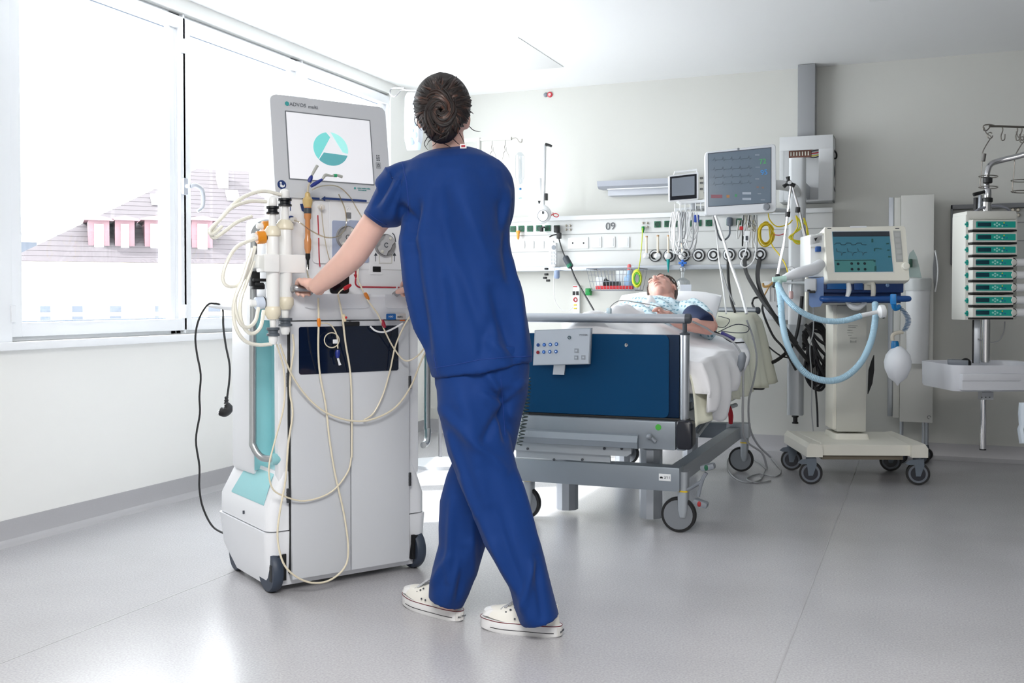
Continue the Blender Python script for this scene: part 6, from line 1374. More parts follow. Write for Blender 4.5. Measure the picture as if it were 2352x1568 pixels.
mb = MB(); q = vl(VF(1955, 990, .17)); mb.loft([[vw(q.x+a, .265+b, z) for a, b in rrect(.19*k, .24*k, .02)] for z, k in ((zp1-.004, 1.05), (zp1+.012, 1.0), (zp1+.03, .95))]); obj('column_foot', mb, VC_, vt_, True)
# paper notice on the column
mb = MB(); p = VF(1957, 769, .168)
for (u0, v0, u1, v1) in ((1948, 748, 1970, 748), (1948, 752, 1966, 752), (1946, 758, 1958, 758), (1946, 764, 1960, 764), (1948, 770, 1956, 770), (1952, 776, 1968, 776), (1954, 785, 1966, 785), (1954, 781, 1954, 787), (1966, 781, 1966, 787)): mb.tube([VF(u0, v0, .168), VF(u1, v1, .168)], .0012, n=4)
obj('leaflet_print', mb, mat('print_grey', (120, 122, 124), .5), vt_, True, kind='stuff')
# blue body
vbox('blue_body', 1892, 2076, 646, 672, -.02, .30, VDB, b=.006); vbox('blue_body', 1890, 2070, 670, 696, .02, .30, VDB, b=.006)
vbox('body_step', 1900, 1945, 649, 664, -.035, -.015, mat('vent_bright_blue', (10, 92, 160), .3), b=.003); vbox('body_step', 1962, 1982, 648, 666, -.035, -.015, VBL, b=.002)
vbox('white_port', 1985, 2008, 650, 666, -.03, -.015, CREAM, b=.002)
obj('screw_head', MB().lathe([(.010, -.02), (.010, .004), (.005, .006)], VF(2038, 655, -.02), -vy, 16), mat('screw_blue', (120, 150, 190), .4, .4), vt_, True)
mb = MB(); mb.loft([[vw(x, y, z) for x, y, z in [(vl(VF(u, v, yy)).x, yy, VF(u, v, yy).z) for u, v in ((1858, 640), (1892, 636), (1892, 690), (1884, 704), (1864, 706), (1858, 700))]] for yy in (-.03, .26)]); obj('side_panel', mb, mat('side_periwinkle', (128, 156, 206), .4), vt_, True)
obj('push_handle', MB().tube([VF(1880, 682, .1), VF(1890, 686, -.04), VF(1920, 687, -.06), VF(2000, 687, -.06), VF(2080, 686, -.06), VF(2087, 686, -.05)], [.012, .016, .0165, .0165, .0165, .012], n=14), VBL, vt_, True)
mb = MB(); mb.tube([VF(1948, 648, -.03), VF(1950, 665, -.05), VF(1946, 682, -.06)], [.012, .014, .011], n=12); obj('outlet_elbow', mb, WHITE, vt_, True)
mb = MB(); mb.tube([VF(1992, 650, -.03), VF(2004, 652, -.045), VF(2006, 672, -.05), VF(2004, 684, -.04)], [.012, .014, .013, .012], n=12); obj('outlet_elbow', mb, CREAM, vt_, True)
mb = MB(); mb.tube([VF(1946, 692, -.01), VF(1956, 704, -.02), VF(1972, 706, -.02), VF(1988, 695, -.01)], [.012, .015, .015, .012], n=10); obj('drain_cup', mb, WHITE, vt_, True)
# left white module
vbox('side_module', 1861, 1893, 538, 636, -.02, .22, mat('module_white', (228, 230, 230), .4), b=.006)
mb = MB(); mb.prism([VF(1861, 544, -.02), VF(1888, 534, -.02), VF(1888, 556, -.02), VF(1861, 562, -.02)], vy*.2); obj('module_top', mb, mat('module_white', 0), vt_, True)
mb = MB(); mb.prism([VF(1870, 547, -.026), VF(1878, 545, -.026), VF(1873.5, 554, -.026)], vy*.004); obj('warning_triangle', mb, BLACK, vt_, True)
mb = MB(); mb.box(VF(1879, 572, -.035), (.028, .03, .03), .006, M.Rotation(vrz, 3, 'Z')); obj('blue_knob', mb, VBL, vt_, True); mb = MB(); mb.tube([VF(1862, 568, -.03), VF(1874, 568, -.03)], .003, n=6); obj('knob_lever', mb, CREAM, vt_, True)
# tilted screen unit
zv = 5.48
fv = Face(at(1890, 520, zv+.06), at(2083, 517, zv+.06), at(2090, 645, zv-.01), at(1901, 645, zv-.01))
vh = obj('screen_housing', MB().loft(fv.quad(fv.rr(0, 0, 0, 0, 5, 3, [(1892, 521), (2080, 518), (2090, 645), (1900, 645)]), -.10, -.006)+fv.quad(fv.rr(0, 0, 0, 0, 7, 3, [(1893, 522), (2079, 519), (2089, 644), (1901, 644)]), 0, .002)[1:]), VC_, vt_, True)
obj('screen_rim', MB().loft(fv.quad([(1909, 530), (2044, 530), (2054, 627), (1915, 627)], .001, .003)), mat('rim_light', (228, 228, 224), .4), vh, True)
VS = mat('vent_screen', (48, 92, 108), .2, emit=.22); vs = obj('screen', MB().loft(fv.quad([(1911, 532.5), (2042, 531.5), (2051, 624), (1917, 625)], .002, .0045)), VS, vh, True)
obj('status_bar', MB().loft(fv.quad([(1912, 533), (2042, 532), (2043, 543), (1913, 544)], .004, .0052)), mat('status_bar', (52, 58, 66), .3), vs, True)
obj('settings_area', MB().loft(fv.quad([(1916, 597), (2010, 596), (2011, 624), (1918, 624.5)], .004, .0052)), mat('settings_teal', (58, 108, 108), .3, emit=.15), vs, True)
VK = mat('trace_dark', (26, 40, 48), .4)
mb = MB()
for u in (1920, 1944, 1968): mb.tube([fv.px(a, b, .0055) for a, b in ((u-3, 562), (u, 558), (u+10, 558), (u+12, 562), (u+22, 562))], .0016, n=4, smooth=False)
obj('pressure_curve', mb, VK, vs, True, kind='stuff')
mb = MB()
for u in (1921, 1946, 1970): mb.tube([fv.px(a, b, .0055) for a, b in ((u, 578), (u, 570), (u+3, 578), (u+11, 579), (u+12, 587), (u+15, 580), (u+22, 579))], .0013, n=4, smooth=False)
obj('flow_curve', mb, VK, vs, True, kind='stuff')
mb = MB(); mb.tube([fv.px(1917, 598, .0055), fv.px(2008, 597, .0055)], .0016, n=4); obj('settings_line', mb, VK, vs, True)
for (u, v) in ((1925, 606), (1956, 605), (1971, 605), (1986, 605), (1957, 618), (1972, 618), (1987, 618)): obj('soft_knob', MB().lathe([(.0075, 0), (.0075, .001), (.003, .0015)], fv.px(u, v, .0052), fv.n, 14), VK, vs, True)
for (u, v, w_, h_) in ((2008, 574, 3, 6), (2003, 553, 4, 8), (2010, 617, 5, 11), (2014, 571, 8, 2), (2022, 572, 6, 2), (2038, 560, 6, 3), (2040, 575, 6, 3), (2042, 590, 6, 3), (2008, 600, 5, 5)): obj('readout', MB().loft(fv.quad([(u-w_/2, v-h_/2), (u+w_/2, v-h_/2), (u+w_/2, v+h_/2), (u-w_/2, v+h_/2)], .0048, .0056)), mat('vent_readout', (40, 90, 90), .4), vs, True)
obj('key_strip', MB().loft(fv.quad([(2051, 530), (2068, 530), (2074, 602), (2058, 602)], .001, .004)), mat('key_strip', (176, 178, 176), .5), vh, True)
for i in range(5): obj('soft_key', MB().loft(fv.quad([(2054+i*1.4, 535+i*13), (2065+i*1.4, 535+i*13), (2066+i*1.4, 544+i*13), (2055+i*1.4, 544+i*13)], .004, .0055)), mat('soft_key', (186, 188, 186), .5), vh, True)
obj('rotary_knob', MB().lathe([(.021, 0), (.021, .014), (.016, .019), (.005, .019)], fv.px(2079, 612, .002), fv.n, 24), VC_, vh, True)
obj('name_strip', MB().loft(fv.quad([(1952, 519.5), (1990, 519), (1990, 523), (1952, 523.5)], .002, .003)), WHITE, vh, True)
for u in (1900, 2056): obj('small_print', MB().loft(fv.quad([(u, 524), (u+9, 524), (u+9, 525.5), (u, 525.5)], .002, .0028)), DGREY, vh, True)
# breathing hoses
VH = mat('breathing_hose', (176, 212, 232), .3, bump=.3, bscale=500)
def bhose(P, r, label): 
    mb = MB(); pts = catmull([at(*p) for p in P], 26); n = len(pts)
    mb.tube(pts, [r*(1+.05*((i % 2)*2-1)) for i in range(n)], n=14, smooth=False); return solo('breathing_hose', mb, VH, label, 'hose')
bhose([(1788, 655, 5.35), (1793, 690, 5.3), (1797, 740, 5.25), (1812, 800, 5.2), (1845, 852, 5.2), (1890, 873, 5.2), (1935, 868, 5.22), (1975, 835, 5.25), (2000, 785, 5.3), (2010, 735, 5.35), (2010, 696, 5.42)], .0165, 'pale blue breathing hose, the lower hose making a deep U')
bhose([(1786, 650, 5.35), (1800, 678, 5.3), (1826, 706, 5.25), (1860, 726, 5.25), (1900, 737, 5.25), (1940, 736, 5.25), (1978, 725, 5.25)], .0150, 'pale blue breathing hose, the upper hose sagging gently')
t = thing('hose_connector', 'white round filter and connector joining the breathing hoses', 'connector', at(2010, 716, 5.25))
obj('coupling', MB().cyl(at(1976, 725, 5.25), at(2016, 716, 5.25), .012, .010, n=16), WHITE, t, True)
obj('round_filter', MB().lathe([(.010, -.025), (.033, -.012), (.036, 0), (.033, .012), (.010, .022)], at(2026, 715, 5.25), CR+V((0, 0, .1)), 24), WHITE, t, True)
obj('side_port', MB().cyl(at(2028, 724, 5.24), at(2030, 731, 5.24), .006, n=10), BLACK, t, True)
t = thing('y_piece', 'white and mint Y-piece at the left end of the breathing hoses', 'connector', at(1790, 645, 5.35))
mb = MB(); mb.tube([at(1775, 642, 5.35), at(1805, 640, 5.35)], [.014, .018], n=12); mb.tube([at(1790, 642, 5.35), at(1787, 660, 5.35)], [.016, .018], n=12); obj('coupling', mb, mat('mint_plastic', (190, 224, 214), .3), t, True)
mb = MB(); mb.tube([at(1800, 638, 5.38), at(1830, 628, 5.4), at(1868, 618, 5.45), at(1885, 606, 5.5)], [.016, .03, .034, .028], n=12); solo('humid_cover', mb, mat('cover_white', (232, 234, 238), .5, bump=.3, bscale=60), 'white plastic sleeve between the Y-piece and the ventilator', 'sleeve')
obj('rod_bracket', MB().box(at(1862, 655, 5.5), (.06, .05, .07), .006), LGREY, vt_, True)
obj('black_clip', MB().box(at(1866, 670, 5.45), (.03, .02, .014), .003).box(at(1858, 667, 5.45), (.016, .02, .010), .003), BLACK, vt_, True)
obj('bracket_rod', MB().tube([at(1853, 630, 5.5), at(1852, 690, 5.5), at(1852, 715, 5.5)], .009, n=10), OFFW, vt_, True)
# test lung with blue collar and spring hose
t = thing('test_lung', 'translucent white test lung balloon with a blue collar hanging from the ventilator', 'balloon', at(2062, 880, 5.3))
c = at(2062, 835, 5.3); k = 5.3/2350
obj('balloon', MB().lathe([(.004, -50*k), (.012*1, -44*k), (.045, -32*k), (.064, -12*k), (.068, 4*k), (.060, 20*k), (.040, 32*k), (.018, 40*k)], c, (0, 0, 1), 26), mat('balloon_white', (226, 230, 236), .35), t, True)
obj('collar', MB().lathe([(.020, 33*k), (.020, 46*k), (.016, 52*k)], at(2060, 835, 5.3)+V((-.01, 0, 0)), (0, 0, 1), 18), mat('collar_blue', (0, 110, 170), .35), t, True)
mb = MB(); mb.tube([at(2050, 782, 5.3), at(2050, 770, 5.3), at(2060, 764, 5.3), at(2074, 762, 5.3)], .010, n=10); obj('elbow', mb, mat('clear_tan', (206, 200, 184), .25), t, True)
P = []; ax0, ax1 = at(2062, 702, 5.3), at(2076, 760, 5.3)
for i in range(150): f = i/149; a = i*.75; P.append(ax0.lerp(ax1, f)+V((.035*math.sin(f*math.pi), 0, 0))+CR*.0135*math.cos(a)+FH*.0135*math.sin(a))
obj('spring_hose', MB().tube(P, .0018, n=5, smooth=False), mat('spring_slate', (96, 122, 150), .4), t, True)
mb = MB(); mb.box(at(2052, 687, 5.28), (.03, .045, .055), .006); mb.tube([at(2052, 696, 5.28), at(2056, 708, 5.29), at(2066, 704, 5.3)], .014, n=8); obj('blue_clip', mb, mat('clip_blue', (10, 120, 190), .35), t, True)
mb = MB(); mb.prism([at(2008, 815, 5.75), at(2002, 830, 5.75), at(1996, 850, 5.75), at(1994, 905, 5.75), at(2004, 880, 5.75), at(2008, 850, 5.75)], FH*.01); solo('black_strap', mb, BLACK, 'black strap hanging beside the ventilator column', 'strap')
# ---------------------------------------------------------------- tall narrow supply cabinet behind the ventilator
CBN = mat('cabinet_grey_white', (206, 206, 202), .45)
zq = DW-.32
def CY(u, v, y=zq): return onY(u, v, y)
a, b = CY(2066, 968), CY(2146, 446)
cbt = thing('tall_cabinet', 'tall narrow light grey supply cabinet on castors behind the ventilator', 'cabinet', V(((a.x+b.x)/2, zq+.15, 0)))
obj('carcass', MB().bb(a.x, b.x, zq+.018, zq+.28, a.z, b.z, .003), CBN, cbt, True)
dr = obj('door', MB().bb(a.x, b.x, zq, zq+.016, a.z, b.z, .003), CBN, cbt, True)
rx_ = CY(2041, 700, zq+.20).x
obj('side_post', MB().bb(rx_, rx_+.03, zq+.1, zq+.14, a.z+.02, b.z, .003), ALU, cbt, True); obj('side_wall', MB().bb(rx_+.034, a.x-.002, zq+.03, zq+.24, a.z+.02, b.z-.01, .003), CBN, cbt, True)
hp_ = [CY(2148+6*math.sin(i/12*math.pi), 575+95*i/12, zq-.012) for i in range(13)]; ho = obj('grip', MB().tube(hp_, .004, n=6, smooth=False), WHITE, dr, True)
hp2 = [CY(2147-5*math.sin(i/12*math.pi), 575+95*i/12, zq-.006) for i in range(13)]; obj('grip_recess', MB().prism([CY(2147.5+(4 if k_ == 0 else -5)*math.sin(i/12*math.pi), 575+95*i/12, zq-.003) for k_ in (0, 1) for i in (range(13) if k_ == 0 else range(12, -1, -1))], (0, .004, 0)), mat('recess_grey', (120, 122, 126), .5), dr, True)
p = CY(2134, 958, zq-.002); mb = MB(); mb.tube([p+V((.010*math.cos(i), 0, .010*math.sin(i))) for i in [k*.7 for k in range(8)]], .0014, n=5, smooth=False); obj('door_mark', mb, DGREY, dr, True)
for x, y in ((a.x+.01, zq+.06), (b.x-.05, zq+.06), (b.x-.03, zq+.23), (a.x+.01, zq+.23)):
    obj('leg', MB().cyl((x, y, .09), (x, y, a.z+.01), .010, n=12), ALU, cbt, True)
    w_ = obj('wheel', MB().lathe([(.02, -.014), (.034, -.014), (.037, -.009), (.037, .009), (.034, .014), (.02, .014)], (x, y, .037), (.3, 1, 0), 24), BLACK, cbt, True)
    obj('wheel_disc', MB().lathe([(0, -.016), (.026, -.015), (.026, .015), (0, .016)], (x, y, .037), (.3, 1, 0), 20), DGREY, w_, True)
    obj('castor_fork', MB().loft([[V((x+i, y+j, z)) for i, j in rrect(.03*k, .04*k, .01)] for z, k in ((.045, .8), (.075, 1), (.095, .7))]), DGREY, cbt, True)
# canister and mask hanging in front of the cabinet
q0, q1 = CY(2107, 834, zq-.09), CY(2107, 640, zq-.09)
t = thing('suction_canister', 'long translucent white canister hanging on the tall cabinet', 'canister', q0)
obj('canister_body', MB().lathe([(.056, 0), (.060, .01), (.070, q1.z-q0.z)], q0, (0, 0, 1), 28), mat('canister_white', (222, 224, 226), .35), t, True)
obj('canister_rim', MB().lathe([(.074, q1.z-q0.z-.07), (.076, q1.z-q0.z), (.070, q1.z-q0.z+.004)], q0, (0, 0, 1), 28), mat('rim_pale', (196, 200, 200), .35), t, True)
q = CY(2092, 640, zq-.1)
mb = MB(); mb.loft([[V((CY(u, v, zq-.1).x, y_, CY(u, v, zq-.1).z)) for u, v in ((2082, 636), (2084, 606), (2089, 582), (2098, 573), (2106, 590), (2112, 615), (2117, 638))] for y_ in (zq-.12, zq-.11, zq-.08)]); om_ = solo('oxygen_mask', mb, mat('mask_green_grey', (150, 168, 164), .25), 'greenish clear oxygen mask standing in the canister', 'mask')
obj('mask_clip', MB().box(CY(2092, 604, zq-.13), (.018, .02, .05), .004), mat('mask_dark_green', (20, 70, 56), .4)).parent = om_
# ---------------------------------------------------------------- framed rail on the wall at the right
t = thing('wall_rail_frame', 'grey framed equipment rail on the wall behind the infusion pumps', 'rail frame', W(2190, 606))
a, b = W(2183, 607, .05), W(2420, 463, .05)
mb = MB(); mb.bb(a.x, b.x, DW-.05, DW, b.z-.028, b.z, .003); mb.bb(a.x, b.x, DW-.04, DW, a.z, a.z+.02, .003); mb.bb(a.x, a.x+.012, DW-.05, DW, a.z, b.z, .003); obj('rail_frame', mb, mat('rail_dark', (112, 114, 118), .45), t, True)
obj('back_panel', MB().bb(a.x+.01, b.x, DW-.012, DW, a.z+.02, b.z-.028), mat('rail_back', (176, 177, 174), .6), t, True)
for v in (514, 555): z = W(2200, v, .02).z; obj('joint_strip', MB().bb(a.x+.012, b.x, DW-.016, DW-.01, z-.003, z+.003), mat('joint_grey2', (130, 132, 132), .5), t, True)
for u, v in ((2326, 482), (2338, 482), (2338, 494)): q = W(u, v, .012); obj('equipotential_jack', MB().lathe([(.013, 0), (.013, .004), (.008, .006), (.008, .016)], q, (0, -1, 0), 14), mat('jack_metal', 0), t, True)
# ---------------------------------------------------------------- infusion tower hanging from a ceiling arm
zt = 5.30
pc = at(2264, 800, zt); PX, PY = pc.x, pc.y
tw = thing('infusion_tower', 'white pump rack on a steel pole hung from a bent ceiling arm with hooks', 'infusion stand', (PX, PY, at(2260, 1032, zt).z))
def TZ(v): return at(2264, v, zt).z
k = zt/2350
obj('pole', MB().lathe([(10*k, TZ(832)), (10*k, TZ(740)), (10*k, TZ(460))], (PX, PY, 0), n=24), CHROME, tw, True)
obj('lower_pole', MB().lathe([(7*k, TZ(1033)), (7*k, TZ(912))], (PX-4*k, PY, 0), n=24), CHROME, tw, True); obj('pole_end', MB().lathe([(7.3*k, TZ(1034)), (7.3*k, TZ(1031))], (PX-4*k, PY, 0), n=20), BLACK, tw, True)
obj('slim_post', MB().box((PX-18*k, PY+.03, (TZ(735)+TZ(835))/2), (.03, .03, TZ(735)-TZ(835)), .004), ALU, tw, True)
obj('black_post', MB().box((PX-25*k, PY+.04, (TZ(735)+TZ(835))/2), (.012, .03, TZ(735)-TZ(835)), .002), BLACK, tw, True)
mb = MB(); mb.tube([V((PX, PY, TZ(470))), at(2266, 420, zt), at(2268, 395, zt), at(2276, 377, zt), at(2300, 368, zt), at(2352, 355, zt-.05), at(2400, 335, zt-.1), at(2440, 310, zt-.15), V((at(2450, 280, zt-.15).x, at(2450, 280, zt-.15).y, 2.0)), V((at(2450, 280, zt-.15).x, at(2450, 280, zt-.15).y, HC))], 6.5*k, n=16); obj('bent_arm', mb, CHROME, tw, True)
for v0, v1, r in ((466, 456, 11), (422, 410, 10)): obj('clamp_collar', MB().lathe([(r*k*.8, TZ(v0)), (r*k, TZ(v0)+.004), (r*k, TZ(v1)), (r*k*.7, TZ(v1)+.004)], (PX+1*k, PY, 0), n=20), BLACK, tw, True)
obj('sleeve', MB().lathe([(8.2*k, TZ(456)), (8.4*k, TZ(440)), (7*k, TZ(434))], (PX+1*k, PY, 0), n=20), CHROME, tw, True)
mb = MB(); mb.tube([at(2236, 447, zt-.02), at(2262, 440, zt-.02)], [.010, .008], n=8); mb.tube([at(2242, 485, zt+.02), at(2242, 454, zt+.02)], .013, n=10); obj('clamp_lever', mb, BLACK, tw, True)
mb = MB(); mb.tube([at(2250, 480, zt), at(2252, 448, zt)], .010, n=8); obj('side_tube', mb, ALU, tw, True)
# hook bar with wire baskets for bottles
bar = [at(2272, 290, zt), at(2300, 290, zt), at(2352, 292, zt), at(2420, 293, zt)]
obj('hook_bar', MB().tube(bar, 2.6*k, n=10), mat('hook_bar_dark', (120, 116, 110), .3, .8), tw, True)
HKM = mat('hook_wire', (150, 146, 140), .3, .9)
obj('end_loop', MB().tube([at(2284, 288, zt), at(2272, 286, zt), at(2260, 288, zt), at(2258, 297, zt), at(2265, 300, zt), at(2272, 294, zt), at(2276, 288, zt)], .0035, n=6), HKM, tw, True)
for u in (2300, 2334, 2344): obj('hook', MB().tube([at(u+2, 290, zt), at(u+3, 300, zt), at(u-1, 312, zt), at(u+1, 322, zt), at(u+7, 320, zt), at(u+8, 308, zt)], .0032, n=6), HKM, tw, True)
def basket(u, v, dv, lab):
    P = [(u-2, 292), (u+3, 305), (u+14, 314), (u+10, 322), (u+2, 335), (u-5, 350), (u-6, 368), (u-8, 395), (u-11, 420), (u-8, 431), (u-3, 431)]
    mb = MB(); mb.tube([at(a, b+dv, zt) for a, b in P], .0028, n=6); mb.tube([at(u+12+6*math.cos(i), 311+dv+7*math.sin(i), zt) for i in [q*.7 for q in range(9)]], .0028, n=6, closed=False)
    for vv in (405, 430): mb.tube([at(u+8+22*math.cos(i*.5236), vv+dv+3*math.sin(i*.5236)*1.0, zt+.04*math.sin(i*.5236)) for i in range(12)], .0026, n=5, closed=True)
    o = solo('bottle_hanger', mb, HKM, lab, 'wire hanger'); return o
bh = basket(2262, 0, 0, 'wire bottle hanger at the left end of the hook bar'); o_ = obj('weight', MB().cyl(at(2258, 370, zt-.003), at(2261, 353, zt-.003), 4.5*k, n=12), mat('weight_grey', (120, 118, 116), .4, .6), None); o_.parent = bh
basket(2336, 0, 10, 'wire bottle hanger at the right edge of the picture')
# rack with eight pumps
fr_ = [(2216, 490), (2340, 486), (2340, 738), (2216, 734)]
ra = at(2219, 735, zt-.05); rb = at(2338, 487, zt-.05)
tx_ = CR; 
def tp_(u, v, y=0.0): return onP(u, v, at(2264, 600, zt-.07)+FH*y, FH)
def tbox(name, u0, u1, v0, v1, y0, y1, m, par, b=.003, world=True):
    A_, B_ = tp_(u0, v1, y0), tp_(u1, v0, y0); mb = MB(); w_ = (B_-A_).dot(CR); h_ = B_.z-A_.z; c = (A_+B_)/2+FH*((y1-y0)/2)
    mb.box(c, (w_, y1-y0, h_), b, M.Rotation(TH, 3, 'Z')); return obj(name, mb, m, par, world)
RK = mat('rack_cream', (216, 216, 210), .45)
tbox('rack_back', 2228, 2338, 490, 733, .02, .16, RK, tw, .006)
tbox('rack_side', 2216, 2232, 492, 735, -.02, .14, RK, tw, .006)
tbox('rack_top', 2220, 2336, 484, 504, -.02, .15, RK, tw, .010)
obj('rack_handle', MB().tube([tp_(2236, 490, .05), tp_(2252, 479, .05), tp_(2283, 473, .05), tp_(2310, 477, .05), tp_(2324, 489, .05)], 3.2*k, n=12), mat('handle_lilac_grey', (140, 142, 152), .35, .3), tw, True)
TG = mat('pump_green', (0, 150, 138), .4); TGL = mat('pump_panel_green', (20, 165, 150), .35)
for i in range(8):
    v = 515+i*29.2; 
    mb = MB(); c = tp_(2221, v, -.022); R_ = M.Rotation(TH, 3, 'Z'); mb.box(c, (.022, .006, .010), .001, R_); mb.box(c, (.009, .006, .026), .001, R_); obj('green_latch', mb, TG, tw, True)
proto = None; p0_ = None
for i in range(8):
    v0 = 504.5+i*28.9; c = tp_(2285, v0+11, -.07)
    if i in (0, 3):
        wide = i < 3; t = thing('infusion_pump', 'x', 'infusion pump', c, TH, 'infusion pumps in the rack'); hw_ = (50 if wide else 46)*k; 
        dx = 0 if wide else -4*k
        mb = MB(); mb.loft([[V((a+dx, y_, b_)) for a, b_ in rrect(2*hw_*kk, 23*k*kk2, .006)] for y_, kk, kk2 in ((.16, 1, 1), (.012, 1, 1), (.0, .985, .92))]); obj('pump_case', mb, RK, t)
        obj('green_panel', MB().loft([[V((a+dx+2*k, y_, b_)) for a, b_ in rrect(2*hw_-12*k, 14*k, .003)] for y_ in (.004, -.0025)]), TGL, t)
        obj('pump_display', MB().bb(-42*k+dx+3*k, -9*k+dx, -.004, -.001, -4.5*k, 4.5*k, .001), mat('pump_lcd', (8, 60, 74), .2), t)
        for (a, b_) in ((-1, 0), (4, 3), (4, -3), (9, 0), (16, -3)): obj('pump_key', MB().lathe([(2.1*k, 0), (2.1*k, .002)], V((a*k+dx, -.0025, b_*k)), (0, -1, 0), 12), mat('pump_key_mint', (160, 220, 214), .4), t)
        for (a, b_, m_) in ((20, 3.5, mat('pump_led_yellow', (200, 200, 60), .4)), (26, -2, BLUEP), (20, -.5, BLUEP)): obj('indicator', MB().lathe([(1.6*k, 0), (1.6*k, .0015)], V((a*k+dx, -.0025, b_*k)), (0, -1, 0), 10), m_, t)
        obj('dark_gap', MB().bb(-hw_+dx, hw_+dx, .002, .12, -15*k, -11.5*k, .001), BLACK, t)
        if not wide:
            obj('syringe_wing', MB().lathe([(.004, -.01), (10*k, -.006), (10*k, .002), (8*k, .006)], V((hw_+dx+1*k, .01, 0)), (.3, -1, 0), 18), mat('wing_black', (30, 32, 34), .4), t); obj('wing_cap', MB().lathe([(.0, .006), (7.5*k, .008), (6*k, .014), (0, .016)], V((hw_+dx+0*k, .01, 0)), (.2, -1, 0), 18), RK, t)
            obj('plunger_end', MB().lathe([(8*k, 0), (9*k, .01), (9*k, .06), (7*k, .07)], V((hw_+dx+8*k, .03, 0)), (1, 0, 0), 18), WHITE, t)
        proto = t; o = t
    else: o = dup(proto, loc=c)
    o['label'] = ['top pump of the rack, broad white case with green panel', 'second pump from the top of the rack, broad case', 'third pump from the top of the rack, broad case above the first syringe pump', 'fourth pump from the top, the uppermost with a round syringe end', 'fifth pump from the top of the rack, with a round syringe end', 'third pump from the bottom of the rack, with a round syringe end', 'second pump from the bottom of the rack, with a round syringe end', 'bottom pump of the rack, just above the bare pole'][i]
cable([(2308, 738, zt), (2306, 760, zt), (2296, 780, zt), (2280, 786, zt), (2258, 784, zt), (2246, 778, zt)], .003, CGR, 'grey_cable', 'thin grey cable curving behind the pole below the pump rack')
# tray with drawer
TRW = mat('tray_white', (210, 212, 218), .4)
zz_ = zt-.12
def trp(u, v, d=0): return at(u, v, zz_+d)
t = thing('tray_shelf', 'white drawer tray mounted on the pole below the infusion pumps', 'tray', trp(2270, 905))
A_, B_ = onP(2186, 898, at(2264, 860, zz_), FH), onP(2420, 838, at(2264, 860, zz_), FH)
w_ = (B_-A_).dot(CR); h_ = B_.z-A_.z; c = (A_+B_)/2
def tray(d0, d1, f): return [[c+CR*a+FH*(b+.20) + V((0, 0, z)) for a, b in rrect(w_*kk, .46*kk, .06, 5)] for z, kk in f]
obj('tray_box', MB().loft(tray(0, 0, ((-h_/2, .97), (-h_/2+.012, .99), (h_/2, 1.0), (h_/2-.004, .97), (h_/2-.03, .96)))), TRW, t, True)
A2, B2 = onP(2208, 896, at(2264, 860, zz_-.04), FH), onP(2420, 858, at(2264, 860, zz_-.04), FH)
dw = obj('drawer', MB().box((A2+B2)/2+FH*.01, ((B2-A2).dot(CR), .04, B2.z-A2.z), .004, M.Rotation(TH, 3, 'Z')), TRW, t, True)
A3, B3 = onP(2210, 875, at(2264, 860, zz_-.05), FH), onP(2345, 858, at(2264, 860, zz_-.05), FH)
obj('pull_grip', MB().box((A3+B3)/2+FH*.01, ((B3-A3).dot(CR), .035, B3.z-A3.z), .008, M.Rotation(TH, 3, 'Z')), mat('tray_white', 0), dw, True)
obj('pole_bracket', MB().box(at(2264, 908, zt), (.06, .05, 18*k), .003, M.Rotation(TH, 3, 'Z')), LGREY, t, True)
for u in (2255, 2264, 2273): obj('screw', MB().lathe([(.003, 0), (.003, .003)], at(u, 912, zt-.03), -FH, 10), DGREY, t, True)
mb = MB(); p = at(2200, 832, zz_+.25); mb.box(p, (.10, .10, .03), .006); o_ = solo('grey_box', mb, MGREY, 'small grey box standing in the back of the white tray', 'box'); solo('black_ball', MB().sph(at(2218, 834, zz_+.22), .028, 16), BLACK, 'black rounded item in the white tray near the pole', 'case')
# translucent curtain or bag at the right edge
mb = MB(); mb.loft([[at(2346+14*math.cos(a)+dx, v, 5.0+.06*math.sin(a)) for a in [i*math.pi/6 for i in range(12)]] for v, dx in ((924, 8), (950, 6), (975, 8), (985, 4), (1018, 9))]); solo('plastic_bag', mb, mat('bag_white_blue', (206, 216, 226), .35), 'pale plastic bag hanging at the right edge below the tray', 'bag')
# ---------------------------------------------------------------- left part of the back wall
t = thing('call_indicator', 'small grey and red round signal lamps high on the back wall', 'signal lamp', W(1259, 218))
q = W(1254, 218); obj('grey_lens', MB().lathe([(.016, 0), (.016, .008), (.008, .014)], q, (0, -1, 0), 18), MGREY, t, True)
q = W(1263.5, 217.5); obj('red_ring', MB().lathe([(.020, 0), (.020, .008), (.014, .012)], q, (0, -1, 0), 20), mat('signal_red', (196, 60, 70), .4), t, True); obj('lens', MB().lathe([(.011, 0), (.011, .014)], q, (0, -1, 0), 16), mat('lens_pink', (235, 180, 180), .3), t, True)
# examination lamp
ye = DW-.3
def E(u, v, y=ye): return onY(u, v, y)
t = thing('exam_lamp', 'white examination lamp with a folded arm and round head left of the bed number', 'lamp', E(1247, 500))
obj('upper_arm', MB().tube([E(1249, 332), E(1249, 400), E(1247, 475)], [.018, .015, .013], n=12), WHITE, t, True)
obj('lower_arm', MB().tube([E(1238, 410, ye+.05), E(1240, 440, ye+.05), E(1244, 478, ye+.03)], [.022, .020, .015], n=12), WHITE, t, True)
obj('lamp_head', MB().sph(E(1240, 492), (.085, .05, .07), 24), WHITE, t, True)
g = obj('front_disc', MB().lathe([(.037, -.01), (.040, .002), (.037, .006)], E(1247, 495, ye-.05), (0, -1, 0), 28), mat('disc_white', (236, 238, 240), .3), t, True)
obj('disc_rim', MB().tube([E(1247, 495, ye-.057)+V((.039*math.cos(i*.2618), 0, .039*math.sin(i*.2618))) for i in range(24)], .0014, n=5, closed=True, smooth=False), DGREY, g, True)
